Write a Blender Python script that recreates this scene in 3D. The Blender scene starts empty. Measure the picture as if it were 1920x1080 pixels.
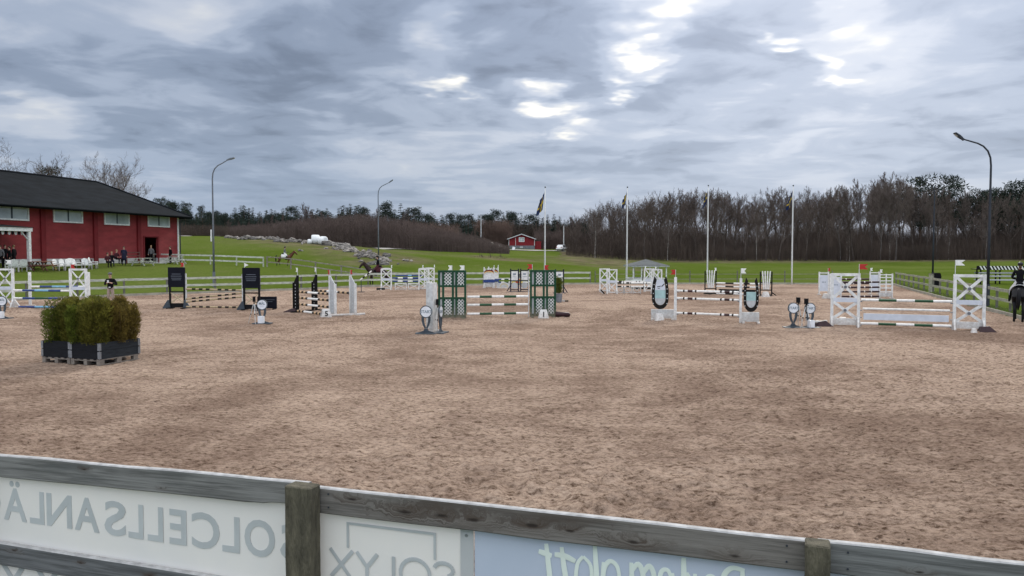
import bpy, bmesh, math, random
import numpy as np
from mathutils import Vector, Matrix, Euler

R = math.radians
SC = bpy.context.scene
COL = SC.collection
PI = math.pi

# ------------------------------------------------------------------ camera, world, sun, exposure
CAM_H = 2.7
FPX = 1500.0
PITCH = math.atan(66 / FPX)
cd = bpy.data.cameras.new('camera')
cd.sensor_width = 36.0
cd.lens = 36.0 * FPX / 1920.0
cd.clip_start = 0.1
cd.clip_end = 3000
cam = bpy.data.objects.new('camera', cd)
cam.location = (0, 0, CAM_H)
cam.rotation_euler = (R(90) - PITCH, 0, 0)
COL.objects.link(cam)
SC.camera = cam

SUN_AZ, SUN_EL = R(22), R(30)
sd = bpy.data.lights.new('sun', 'SUN')
sd.energy = 1.5
sd.angle = R(11)
sd.color = (1.0, 0.93, 0.82)
sun = bpy.data.objects.new('sun', sd)
sdir = Vector((math.sin(SUN_AZ) * math.cos(SUN_EL), math.cos(SUN_AZ) * math.cos(SUN_EL), math.sin(SUN_EL)))
sun.rotation_euler = sdir.to_track_quat('Z', 'Y').to_euler()
sun.location = sdir * 60
COL.objects.link(sun)

SC.view_settings.view_transform = 'Standard'
SC.view_settings.look = 'None'
SC.view_settings.exposure = 0.4
SC.view_settings.gamma = 1.0
SC.view_settings.use_curve_mapping = False


def pdir(px, py):
    a = (px - 960) / FPX
    b = (540 - py) / FPX
    c, s = math.cos(PITCH), math.sin(PITCH)
    return Vector((a, c + b * s, b * c - s))


def make_world():
    w = bpy.data.worlds.new('World')
    SC.world = w
    w.use_nodes = True
    nt = w.node_tree
    N, L = nt.nodes, nt.links
    N.clear()
    out = N.new('ShaderNodeOutputWorld')
    bg = N.new('ShaderNodeBackground')
    bg.inputs['Strength'].default_value = 0.1
    L.new(bg.outputs[0], out.inputs['Surface'])
    sky = N.new('ShaderNodeTexSky')
    sky.sky_type = 'NISHITA'
    sky.sun_disc = False
    sky.sun_elevation = SUN_EL
    sky.sun_rotation = SUN_AZ
    tc = N.new('ShaderNodeTexCoord')
    nrm = N.new('ShaderNodeVectorMath'); nrm.operation = 'NORMALIZE'
    L.new(tc.outputs['Generated'], nrm.inputs[0])
    D = nrm.outputs[0]
    sep = N.new('ShaderNodeSeparateXYZ'); L.new(D, sep.inputs[0])

    def math_(op, a, b=None, c=None, clamp=False):
        n = N.new('ShaderNodeMath'); n.operation = op; n.use_clamp = clamp
        for i, v in enumerate((a, b, c)):
            if v is None: continue
            if isinstance(v, (int, float)): n.inputs[i].default_value = v
            else: L.new(v, n.inputs[i])
        return n.outputs[0]
    zc = math_('MAXIMUM', sep.outputs[2], 0.0)
    den = math_('ADD', zc, 0.11)
    comb = N.new('ShaderNodeCombineXYZ')
    L.new(math_('DIVIDE', sep.outputs[0], den), comb.inputs[0])
    L.new(math_('DIVIDE', sep.outputs[1], den), comb.inputs[1])
    P = comb.outputs[0]

    def noise(scale, detail, rough, dist=0.0, off=(0, 0, 0), vec=None):
        mp = N.new('ShaderNodeMapping'); mp.inputs['Location'].default_value = off
        L.new(vec or P, mp.inputs[0])
        n = N.new('ShaderNodeTexNoise')
        n.inputs['Scale'].default_value = scale
        n.inputs['Detail'].default_value = detail
        n.inputs['Roughness'].default_value = rough
        n.inputs['Distortion'].default_value = dist
        L.new(mp.outputs[0], n.inputs['Vector'])
        return n.outputs['Fac']

    def ramp(v, stops):
        n = N.new('ShaderNodeValToRGB')
        el = n.color_ramp.elements
        while len(el) < len(stops): el.new(0.5)
        for e, (p, c) in zip(el, stops):
            e.position = p; e.color = (c[0], c[1], c[2], 1)
        n.color_ramp.interpolation = 'EASE'
        L.new(v, n.inputs[0])
        return n.outputs[0]

    def mixc(f, a, b):
        n = N.new('ShaderNodeMix'); n.data_type = 'RGBA'
        if isinstance(f, (int, float)): n.inputs[0].default_value = f
        else: L.new(f, n.inputs[0])
        for i, v in ((6, a), (7, b)):
            if isinstance(v, tuple): n.inputs[i].default_value = (*v, 1)
            else: L.new(v, n.inputs[i])
        return n.outputs[2]

    def smooth(v, a, b):
        n = N.new('ShaderNodeMapRange'); n.interpolation_type = 'SMOOTHSTEP'
        n.inputs['From Min'].default_value = a; n.inputs['From Max'].default_value = b
        L.new(v, n.inputs['Value'])
        return n.outputs[0]

    n1 = noise(0.85, 7, 0.5, 0.25, (3.1, 1.7, 0.4))
    n2 = noise(2.6, 6, 0.52, 0.5, (7.3, 2.2, 5.0))
    n3 = noise(0.33, 3, 0.5, 0.0, (1.5, 9.4, 2.0))
    body = math_('ADD', math_('MULTIPLY', n1, 0.54), math_('ADD', math_('MULTIPLY', n2, 0.32), math_('MULTIPLY', n3, 0.14)))

    # openings and thick banks in the cloud sheet (direction, angular size, strength)
    blobs = [(1185, 90, .034, 1.1), (1165, 150, .03, .9), (1005, 160, .034, 1.05), (1045, 195, .032, 1.0), (1220, 12, .05, 1.1),
             (1560, 42, .034, .85), (1590, 12, .036, .6), (1475, 78, .026, .95), (1630, 110, .05, .45), (1480, 125, .022, .8), (1585, 140, .03, .7),
             (825, 50, .05, .6), (815, 155, .03, .75), (780, 140, .06, .35), (370, 40, .06, .55), (60, 205, .06, .65),
             (600, 190, .04, .35), (840, 365, .03, .35)]
    tones = [(1700, 130, .20, .24), (1850, 60, .15, .2), (1560, 60, .16, .2), (1190, 100, .12, .35), (1020, 180, .10, .3), (820, 110, .12, .3), (380, 60, .12, .2),
             (980, 70, .10, -.5), (1320, 60, .09, -.45), (450, 120, .14, -.3), (560, 240, .14, -.25), (1300, 170, .12, -.3),
             (150, 130, .12, -.3), (1700, 20, .05, -.4), (1100, 145, .04, -.3), (700, 70, .08, -.25)]
    acc = None; tone = None
    wob = noise(3.0, 4, 0.45, 0.0, (4.0, 4.0, 8.0))
    wobv = N.new('ShaderNodeTexNoise'); wobv.inputs['Scale'].default_value = 2.6; wobv.inputs['Detail'].default_value = 4
    wobv.inputs['Roughness'].default_value = 0.5
    L.new(P, wobv.inputs['Vector'])
    wsub = N.new('ShaderNodeVectorMath'); wsub.operation = 'SUBTRACT'; wsub.inputs[1].default_value = (.5, .5, .5)
    L.new(wobv.outputs['Color'], wsub.inputs[0])
    wsc = N.new('ShaderNodeVectorMath'); wsc.operation = 'SCALE'; wsc.inputs['Scale'].default_value = 0.16
    L.new(wsub.outputs[0], wsc.inputs[0])
    dw = N.new('ShaderNodeVectorMath'); dw.operation = 'ADD'
    L.new(D, dw.inputs[0]); L.new(wsc.outputs[0], dw.inputs[1])
    aniso = N.new('ShaderNodeVectorMath'); aniso.operation = 'MULTIPLY'; aniso.inputs[1].default_value = (1, 1, 1.9)
    L.new(dw.outputs[0], aniso.inputs[0])
    for i_, (px, py, r, k) in enumerate(blobs + tones):
        d = pdir(px, py).normalized()
        n = N.new('ShaderNodeVectorMath'); n.operation = 'DISTANCE'
        L.new(aniso.outputs[0], n.inputs[0]); n.inputs[1].default_value = (d.x, d.y, d.z * 1.9)
        m = N.new('ShaderNodeMapRange'); m.interpolation_type = 'SMOOTHSTEP'
        m.inputs['From Min'].default_value = 0.0; m.inputs['From Max'].default_value = r * 1.5
        m.inputs['To Min'].default_value = k; m.inputs['To Max'].default_value = 0.0
        L.new(n.outputs['Value'], m.inputs['Value'])
        if i_ < len(blobs): acc = m.outputs[0] if acc is None else math_('ADD', acc, m.outputs[0])
        else: tone = m.outputs[0] if tone is None else math_('ADD', tone, m.outputs[0])
    body2 = math_('ADD', body, math_('ADD', math_('MULTIPLY', acc, 0.17), math_('MULTIPLY', tone, 0.14)))
    base = ramp(body2, [(0.385, (.135, .168, .235)), (0.45, (.205, .250, .337)), (0.515, (.300, .350, .445)), (0.59, (.42, .458, .535)), (0.74, (.64, .64, .63))])
    # real breaks show the bright, thin cloud behind
    gap = smooth(math_('ADD', acc, math_('MULTIPLY', math_('SUBTRACT', wob, 0.5), 1.3)), 0.42, 1.25)
    bright = mixc(gap, base, (.86, .825, .745))
    # paler, bluish band low over the woods
    low = smooth(sep.outputs[2], 0.17, -0.01)
    hor0 = mixc(math_('MULTIPLY', low, 0.8), bright, (.225, .30, .435))
    # overhead the cloud is thinner and whiter
    hor = mixc(math_('MULTIPLY', smooth(sep.outputs[2], 0.27, 0.6), 0.75), hor0, (.40, .395, .385))
    # overcast sky brighter towards the zenith, raised to add light, and around the sun
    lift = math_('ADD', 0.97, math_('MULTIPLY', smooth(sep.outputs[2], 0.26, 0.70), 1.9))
    # sky behind the camera brightened as added fill on camera-facing sides
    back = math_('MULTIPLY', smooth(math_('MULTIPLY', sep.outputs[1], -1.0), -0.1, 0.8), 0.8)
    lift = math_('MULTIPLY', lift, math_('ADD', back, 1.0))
    dotn = N.new('ShaderNodeVectorMath'); dotn.operation = 'DOT_PRODUCT'
    L.new(D, dotn.inputs[0]); dotn.inputs[1].default_value = sdir
    glow = math_('MULTIPLY', smooth(dotn.outputs['Value'], 0.80, 1.0), 0.3)
    lum = N.new('ShaderNodeVectorMath'); lum.operation = 'SCALE'
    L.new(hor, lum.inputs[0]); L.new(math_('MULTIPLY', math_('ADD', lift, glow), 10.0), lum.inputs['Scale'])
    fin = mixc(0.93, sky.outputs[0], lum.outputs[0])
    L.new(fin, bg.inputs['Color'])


make_world()

# ------------------------------------------------------------------ small helpers
_cs, _sn = math.cos(PITCH), math.sin(PITCH)


def at(px, py, z=0.0):
    d = pdir(px, py)
    t = (z - CAM_H) / d.z
    return Vector((d.x * t, d.y * t, z))


def atd(px, py, Y):
    d = pdir(px, py)
    t = Y / d.y
    return Vector((d.x * t, Y, CAM_H + d.z * t))


def atx(px, Y):
    return (px - 960) / FPX * Y


def M(name, col, rough=0.6, var=0.18, scale=5.0, col2=None, bump=0.0, bscale=40.0, metal=0.0, stretch=(1, 1, 1), spec=0.25, spread=(0.35, 0.65)):
    m = bpy.data.materials.new(name)
    m.use_nodes = True
    nt = m.node_tree
    N, L = nt.nodes, nt.links
    b = N['Principled BSDF']
    b.inputs['Roughness'].default_value = rough
    b.inputs['Metallic'].default_value = metal
    b.inputs['Specular IOR Level'].default_value = spec
    tc = N.new('ShaderNodeTexCoord')
    oi = N.new('ShaderNodeObjectInfo')
    mul = N.new('ShaderNodeMath'); mul.operation = 'MULTIPLY'; mul.inputs[1].default_value = 37.0
    L.new(oi.outputs['Random'], mul.inputs[0])
    ad = N.new('ShaderNodeVectorMath'); ad.operation = 'ADD'
    L.new(tc.outputs['Object'], ad.inputs[0]); L.new(mul.outputs[0], ad.inputs[1])
    mp = N.new('ShaderNodeMapping'); mp.inputs['Scale'].default_value = stretch
    L.new(ad.outputs[0], mp.inputs[0])
    n = N.new('ShaderNodeTexNoise'); n.inputs['Scale'].default_value = scale; n.inputs['Detail'].default_value = 6
    n.inputs['Roughness'].default_value = 0.6
    L.new(mp.outputs[0], n.inputs['Vector'])
    mr = N.new('ShaderNodeMapRange'); mr.inputs[1].default_value = spread[0]; mr.inputs[2].default_value = spread[1]
    L.new(n.outputs['Fac'], mr.inputs[0])
    mx = N.new('ShaderNodeMix'); mx.data_type = 'RGBA'
    L.new(mr.outputs[0], mx.inputs[0])
    c2 = col2 or tuple(c * (1 - var) for c in col)
    mx.inputs[6].default_value = (*c2, 1)
    mx.inputs[7].default_value = (*[min(1, c * (1 + (0 if col2 else var * .5))) for c in col], 1)
    L.new(mx.outputs[2], b.inputs['Base Color'])
    if bump:
        bn = N.new('ShaderNodeTexNoise'); bn.inputs['Scale'].default_value = bscale; bn.inputs['Detail'].default_value = 5
        L.new(mp.outputs[0], bn.inputs['Vector'])
        bp = N.new('ShaderNodeBump'); bp.inputs['Strength'].default_value = bump; bp.inputs['Distance'].default_value = 0.02
        L.new(bn.outputs['Fac'], bp.inputs['Height']); L.new(bp.outputs[0], b.inputs['Normal'])
    return m


class MB:
    def __init__(s):
        s.v = []; s.f = []; s.m = []; s.k = 0

    def add(s, vs, fs, mi=None):
        o = len(s.v)
        s.v.extend([tuple(p) for p in vs])
        for f in fs:
            s.f.append(tuple(i + o for i in f)); s.m.append(s.k if mi is None else mi)
        return s

    def box(s, x0, x1, y0, y1, z0, z1, mi=None):
        vs = [(x0, y0, z0), (x1, y0, z0), (x1, y1, z0), (x0, y1, z0), (x0, y0, z1), (x1, y0, z1), (x1, y1, z1), (x0, y1, z1)]
        return s.add(vs, [(0, 3, 2, 1), (4, 5, 6, 7), (0, 1, 5, 4), (1, 2, 6, 5), (2, 3, 7, 6), (3, 0, 4, 7)], mi)

    def beam(s, p0, p1, w, d, up=(0, 1, 0), mi=None, w1=None):
        p0, p1 = Vector(p0), Vector(p1)
        t = (p1 - p0).normalized()
        u = Vector(up)
        a = t.cross(u)
        if a.length < 1e-4: a = t.cross(Vector((1, 0, 0)))
        a.normalize(); b = a.cross(t).normalized()
        w1 = w if w1 is None else w1
        vs = []
        for p, ww in ((p0, w), (p1, w1)):
            for sa, sb in ((-1, -1), (1, -1), (1, 1), (-1, 1)):
                vs.append(p + a * (sa * ww / 2) + b * (sb * d / 2))
        return s.add(vs, [(0, 1, 2, 3), (7, 6, 5, 4), (0, 4, 5, 1), (1, 5, 6, 2), (2, 6, 7, 3), (3, 7, 4, 0)], mi)

    def tube(s, pts, rs, n=8, mi=None, caps=True):
        pts = [Vector(p) for p in pts]
        if isinstance(rs, (int, float)): rs = [rs] * len(pts)
        vs = []; fs = []
        a = None
        for i, p in enumerate(pts):
            t = (pts[min(i + 1, len(pts) - 1)] - pts[max(i - 1, 0)])
            t = t.normalized() if t.length > 1e-9 else Vector((0, 0, 1))
            if a is None:
                a = t.cross(Vector((0.3, 0.9, 0.1)))
                if a.length < 1e-3: a = t.cross(Vector((1, 0, 0)))
            a = (a - t * a.dot(t)).normalized()
            b = t.cross(a)
            for k in range(n):
                q = 2 * PI * k / n
                vs.append(p + (a * math.cos(q) + b * math.sin(q)) * rs[i])
        for i in range(len(pts) - 1):
            for k in range(n):
                k2 = (k + 1) % n
                fs.append((i * n + k, i * n + k2, (i + 1) * n + k2, (i + 1) * n + k))
        if caps:
            fs.append(tuple(range(n))[::-1]); fs.append(tuple(range((len(pts) - 1) * n, len(pts) * n)))
        return s.add(vs, fs, mi)

    def poly(s, pts, y0, y1, mi=None):
        n = len(pts)
        vs = [(p[0], y0, p[1]) for p in pts] + [(p[0], y1, p[1]) for p in pts]
        fs = [tuple(range(n)), tuple(range(2 * n - 1, n - 1, -1))]
        for i in range(n):
            j = (i + 1) % n
            fs.append((i, i + n, j + n, j))
        return s.add(vs, fs, mi)

    def ball(s, c, r, nu=10, nv=6, mi=None, jit=0, rng=None):
        if isinstance(r, (int, float)): r = (r, r, r)
        vs = [(c[0], c[1], c[2] - r[2])]
        for j in range(1, nv):
            ph = -PI / 2 + PI * j / nv
            for i in range(nu):
                th = 2 * PI * i / nu
                q = 1 + (rng.uniform(-jit, jit) if jit else 0)
                vs.append((c[0] + r[0] * q * math.cos(ph) * math.cos(th), c[1] + r[1] * q * math.cos(ph) * math.sin(th), c[2] + r[2] * q * math.sin(ph)))
        vs.append((c[0], c[1], c[2] + r[2]))
        fs = []
        for i in range(nu):
            fs.append((0, 1 + (i + 1) % nu, 1 + i))
            fs.append((len(vs) - 1, 1 + (nv - 2) * nu + i, 1 + (nv - 2) * nu + (i + 1) % nu))
        for j in range(nv - 2):
            for i in range(nu):
                a = 1 + j * nu + i; b = 1 + j * nu + (i + 1) % nu
                fs.append((a, b, b + nu, a + nu))
        return s.add(vs, fs, mi)

    def mesh(s, name, mats, smooth=False):
        me = bpy.data.meshes.new(name)
        me.from_pydata(s.v, [], s.f)
        if not isinstance(mats, (list, tuple)): mats = [mats]
        for m in mats: me.materials.append(m)
        me.polygons.foreach_set('material_index', s.m)
        if smooth: me.polygons.foreach_set('use_smooth', [True] * len(s.f))
        me.update()
        return me


def link(name, me, parent=None, loc=None, rz=None):
    o = bpy.data.objects.new(name, me)
    COL.objects.link(o)
    if parent: o.parent = parent
    if loc is not None: o.location = loc
    if rz is not None: o.rotation_euler = (0, 0, rz)
    return o


def tag(o, label, cat, group=None, kind=None):
    if label: o['label'] = label
    if cat: o['category'] = cat
    if group: o['group'] = group
    if kind: o['kind'] = kind
    return o


def thing(name, label, cat, loc, rz=0.0, group=None):
    o = bpy.data.objects.new(name, None)
    COL.objects.link(o)
    o.empty_display_size = 0.2
    o.location = loc; o.rotation_euler = (0, 0, rz)
    return tag(o, label, cat, group)


def part(parent, name, mb, mat, label=None, smooth=False, loc=None):
    o = link(name, mb.mesh(name, mat, smooth), parent, loc)
    if label: o['label'] = label
    return o


def pieces(parent, name, items, mat):
    for mb in items: part(parent, name, mb, mat)


def copy_tree(o, parent=None):
    c = o.copy(); COL.objects.link(c)
    if parent: c.parent = parent
    for ch in list(o.children): copy_tree(ch, c)
    return c


def text_mesh(s, size, ext=0.002, off=0.0, mirror=False, align='CENTER', wid=1.0):
    cu = bpy.data.curves.new('txt', 'FONT')
    cu.body = s; cu.size = size; cu.extrude = ext; cu.offset = off; cu.align_x = align; cu.resolution_u = 4
    ob = bpy.data.objects.new('txt', cu); COL.objects.link(ob)
    dg = bpy.context.evaluated_depsgraph_get()
    me = bpy.data.meshes.new_from_object(ob.evaluated_get(dg))
    bpy.data.objects.remove(ob); bpy.data.curves.remove(cu)
    k = -wid if mirror else wid
    me.transform(Matrix(((k, 0, 0, 0), (0, 0, -1, 0), (0, 1, 0, 0), (0, 0, 0, 1))))  # lie in the XZ plane, face -Y
    if mirror: me.flip_normals()
    return me


# numpy value noise
def _hash(ix, iy, seed):
    h = (ix.astype(np.int64) * 374761393 + iy.astype(np.int64) * 668265263 + seed * 1274126177) & 0xffffffff
    h = ((h ^ (h >> 13)) * 1274126177) & 0xffffffff
    return ((h ^ (h >> 16)) & 0xffff) / 65535.0


def vnoise(x, y, seed=0):
    ix = np.floor(x); iy = np.floor(y)
    fx = x - ix; fy = y - iy
    fx = fx * fx * fx * (fx * (fx * 6 - 15) + 10); fy = fy * fy * fy * (fy * (fy * 6 - 15) + 10)
    a = _hash(ix, iy, seed); b = _hash(ix + 1, iy, seed); c = _hash(ix, iy + 1, seed); d = _hash(ix + 1, iy + 1, seed)
    return (a * (1 - fx) + b * fx) * (1 - fy) + (c * (1 - fx) + d * fx) * fy


def fbm(x, y, oct=4, seed=0, gain=0.5):
    t = 0; a = 1.0; s = 0
    for i in range(oct):
        t = t + a * (vnoise(x + 17.3 * i, y - 9.1 * i, seed + i) - 0.5); s += a
        x = x * 2.03; y = y * 1.97; a *= gain
    return t / s


def grid_mesh(name, X, Y, Z, mat, smooth=True):
    ny, nx = Z.shape
    co = np.stack([np.broadcast_to(X[None, :], Z.shape), np.broadcast_to(Y[:, None], Z.shape), Z], -1).reshape(-1, 3)
    i = np.arange((ny - 1) * (nx - 1)); r = i // (nx - 1); c = i % (nx - 1)
    a = r * nx + c
    q = np.stack([a, a + 1, a + nx + 1, a + nx], -1)
    me = bpy.data.meshes.new(name)
    me.vertices.add(len(co)); me.vertices.foreach_set('co', co.ravel().astype(np.float32))
    me.loops.add(q.size); me.loops.foreach_set('vertex_index', q.ravel().astype(np.int32))
    me.polygons.add(len(q)); me.polygons.foreach_set('loop_start', (np.arange(len(q)) * 4).astype(np.int32))
    me.update(calc_edges=True)
    if smooth: me.polygons.foreach_set('use_smooth', [True] * len(q))
    me.materials.append(mat)
    return me


def tri_mesh(name, V, F, mat, smooth=False):
    V = np.asarray(V, np.float32); F = np.asarray(F, np.int32)
    k = F.shape[1]
    me = bpy.data.meshes.new(name)
    me.vertices.add(len(V)); me.vertices.foreach_set('co', V.ravel())
    me.loops.add(F.size); me.loops.foreach_set('vertex_index', F.ravel())
    me.polygons.add(len(F)); me.polygons.foreach_set('loop_start', (np.arange(len(F)) * k).astype(np.int32))
    me.update(calc_edges=True)
    me.materials.append(mat)
    return me

# ------------------------------------------------------------------ materials
MAT = {}


def mk(name, *a, **k):
    MAT[name] = M(name, *a, **k)
    return MAT[name]


mk('white', (.72, .73, .72), .5, .22, 7)
mk('white_dull', (.56, .58, .58), .6, .25, 6)
mk('black', (.009, .009, .010), .7, .3, 8, spec=.12)
mk('navy', (.012, .014, .032), .6, .25, 8, spec=.15)
mk('board_black', (.006, .007, .013), .6, .2, 4, spec=.12)
mk('green', (.010, .058, .028), .5, .25, 8)
mk('pole_green', (.02, .075, .035), .45, .25, 9)
mk('pole_white', (.78, .77, .74), .45, .2, 9)
mk('pole_black', (.012, .011, .010), .6, .3, 9, spec=.15)
mk('pole_tan', (.55, .38, .22), .5, .25, 9)
mk('pole_gold', (.42, .33, .2), .5, .25, 9)
mk('pole_blue', (.03, .06, .2), .45, .2, 9)
mk('pole_sky', (.2, .42, .6), .45, .2, 9)
mk('pole_brown', (.035, .014, .018), .5, .25, 9)
mk('pole_red', (.42, .05, .03), .5, .2, 9)
mk('pole_yellow', (.7, .55, .2), .5, .2, 9)
mk('natural_wood', (.45, .38, .25), .65, .3, 9)
mk('teal', (.36, .53, .53), .5, .12, 6)
mk('pale_grey', (.46, .48, .49), .5, .15, 6)
mk('panel_blue', (.58, .62, .69), .45, .1, 4)
mk('disc_white', (.7, .73, .77), .4, .08, 5)
mk('sign_grey', (.055, .07, .085), .5, .25, 7)
mk('print_grey', (.22, .27, .31), .6, .1, 5)
mk('print_dim', (.10, .115, .14), .6, .1, 5)
mk('flag_red', (.42, .035, .03), .7, .2, 9)
mk('flag_white', (.78, .8, .76), .7, .15, 9)
mk('flag_blue', (.012, .026, .085), .7, .2, 9)  # blue darkened, with the backlit look put into the colour
mk('flag_yellow', (.42, .31, .04), .7, .2, 9)  # yellow dulled likewise, backlight put into the colour
mk('hall_red', (.235, .034, .038), .75, .22, .6, stretch=(1, 1, 3), bump=.15, bscale=14)
mk('hall_red_deep', (.155, .012, .016), .7, .2, 1.2)
mk('roof_black', (.010, .0125, .0155), .95, .35, .5, stretch=(1, 3, 1), bump=.3, bscale=8, spec=.08)
mk('gazebo_roof', (.085, .095, .10), .85, .2, 2, spec=.15)
mk('plinth', (.5, .5, .5), .8, .2, 2)
mk('interior', (.03, .026, .025), .9, .2, 2)
mk('cottage_red', (.2, .016, .022), .75, .2, 2)
mk('cottage_roof', (.12, .1, .1), .8, .25, 2)
mk('stone_wall', (.17, .18, .2), .85, .3, 3)
mk('steel', (.15, .165, .19), .5, .2, 6)
mk('steel_dark', (.035, .04, .052), .55, .25, 6)
mk('flagpole', (.62, .63, .62), .4, .08, 3)
mk('rail_pale', (.47, .49, .42), .8, .35, 3, stretch=(1, 4, 4))
mk('rail_white', (.56, .58, .53), .8, .3, 3)
mk('rail_brown', (.27, .24, .215), .85, .35, 3)
mk('rail_green', (.36, .36, .28), .85, .35, 3, stretch=(1, 4, 4))
mk('post_grey', (.15, .145, .12), .85, .35, 6)
mk('kerb', (.36, .34, .28), .85, .3, 2)
mk('rock', (.29, .265, .24), .9, .45, 2.5, bump=.6, bscale=6)
mk('rock_dark', (.15, .14, .13), .9, .45, 2.5, bump=.6, bscale=6)
mk('bale', (.75, .77, .78), .35, .12, 3)
mk('glass_dark', (.02, .025, .03), .08, .1, 3, spec=.6)
mk('hall_glass', (.40, .45, .45), .1, .3, .35, spec=.8)  # reflected sky and pale curtains put into the base colour of the glass
mk('car_white', (.74, .75, .76), .25, .06, 3)
mk('car_dark', (.022, .025, .03), .25, .1, 3)
mk('car_silver', (.4, .42, .44), .3, .08, 3)
mk('car_teal', (.06, .11, .11), .3, .08, 3)
mk('rubber', (.016, .016, .016), .85, .2, 8)
mk('skin', (.5, .31, .23), .55, .1, 12)
mk('cloth_black', (.007, .007, .009), .9, .3, 10, spec=.1)
mk('cloth_navy', (.014, .016, .04), .85, .3, 10)
mk('cloth_wine', (.055, .012, .018), .85, .3, 10)
mk('cloth_grey', (.13, .13, .14), .85, .3, 10)
mk('cloth_khaki', (.34, .27, .23), .85, .2, 10)
mk('cloth_white', (.7, .7, .7), .8, .15, 10)
mk('hair_brown', (.06, .035, .02), .7, .3, 30)
mk('hair_blond', (.3, .2, .1), .7, .3, 30)
mk('helmet', (.015, .015, .017), .3, .1, 8)
mk('horse_black', (.007, .0065, .0085), .55, .3, 3, spec=.18)
mk('horse_bay', (.12, .042, .02), .5, .35, 3)
mk('horse_dark', (.03, .014, .013), .5, .35, 3)
mk('bark', (.08, .065, .057), .95, .4, 1.5)
mk('bark_grey', (.095, .085, .08), .95, .4, 1.5)
mk('bark_pale', (.26, .24, .22), .9, .6, 3)
mk('twig', (.11, .086, .074), .95, .35, .5)
mk('twig_grey', (.14, .112, .10), .95, .35, .5)
mk('thicket', (.118, .088, .079), .95, .35, .25)
mk('thicket_red', (.16, .11, .09), .95, .3, .3)
mk('undergrowth', (.098, .074, .061), .95, .45, .12)
mk('needles', (.022, .036, .024), .8, .5, .35)
mk('needles_far', (.026, .042, .032), .8, .5, .25)
mk('pine_bark', (.11, .07, .05), .95, .4, 2)
mk('thuja_green', (.12, .15, .022), .75, .5, 7, spread=(.4, .6))
mk('thuja_olive', (.155, .15, .026), .75, .5, 7, spread=(.4, .6))
mk('thuja_brown', (.165, .125, .03), .8, .5, 7, spread=(.4, .6))
mk('twig_tan', (.2, .13, .07), .9, .3, 8)
mk('collar', (.007, .0085, .012), .75, .4, 5, stretch=(1, 1, 6), bump=.3, bscale=20)
mk('collar_lit', (.022, .027, .033), .75, .4, 5, stretch=(1, 1, 6), bump=.3, bscale=20)  # paler copy of the collar paint, lit side put into the colour
mk('galv', (.3, .32, .34), .45, .3, 14, metal=.6)
mk('pallet', (.21, .185, .16), .85, .3, 10)
mk('soil', (.05, .035, .025), .95, .4, 12)
mk('grass_blade', (.12, .17, .04), .8, .4, .8)
mk('grass_dry', (.16, .145, .07), .85, .4, 1.5)


def muddied(name):
    # splashes of arena sand on the lower half metre of the jump stands
    m = MAT[name]; nt = m.node_tree; N, L = nt.nodes, nt.links
    b = N['Principled BSDF']; src = b.inputs['Base Color'].links[0].from_socket
    tc = N.new('ShaderNodeTexCoord'); sp = N.new('ShaderNodeSeparateXYZ'); L.new(tc.outputs['Object'], sp.inputs[0])
    n = N.new('ShaderNodeTexNoise'); n.inputs['Scale'].default_value = 14; n.inputs['Detail'].default_value = 7; n.inputs['Roughness'].default_value = .7
    geo = N.new('ShaderNodeNewGeometry'); L.new(geo.outputs['Position'], n.inputs['Vector'])
    h = N.new('ShaderNodeMapRange'); h.inputs[1].default_value = .75; h.inputs[2].default_value = 0; L.new(sp.outputs[2], h.inputs[0])
    a = N.new('ShaderNodeMath'); a.operation = 'MULTIPLY_ADD'; a.inputs[1].default_value = .42; L.new(h.outputs[0], a.inputs[0]); L.new(n.outputs['Fac'], a.inputs[2])
    r = N.new('ShaderNodeMapRange'); r.inputs[1].default_value = .64; r.inputs[2].default_value = .95; r.inputs[4].default_value = .5; L.new(a.outputs[0], r.inputs[0])
    mx = N.new('ShaderNodeMix'); mx.data_type = 'RGBA'; L.new(r.outputs[0], mx.inputs[0]); L.new(src, mx.inputs[6]); mx.inputs[7].default_value = (.33, .245, .19, 1)
    L.new(mx.outputs[2], b.inputs['Base Color'])


for _n in ('white', 'white_dull', 'green'): muddied(_n)


def leafy(name, k=.45):
    m = MAT[name]; nt = m.node_tree; N, L = nt.nodes, nt.links
    b = N['Principled BSDF']; src = b.inputs['Base Color'].links[0].from_socket
    tr = N.new('ShaderNodeBsdfTranslucent'); L.new(src, tr.inputs['Color'])
    mx = N.new('ShaderNodeMixShader'); mx.inputs[0].default_value = k
    L.new(b.outputs[0], mx.inputs[1]); L.new(tr.outputs[0], mx.inputs[2]); L.new(mx.outputs[0], N['Material Output'].inputs['Surface'])


for _n in ('thuja_green', 'thuja_olive', 'thuja_brown', 'grass_blade', 'grass_dry' ): leafy(_n)


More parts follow.
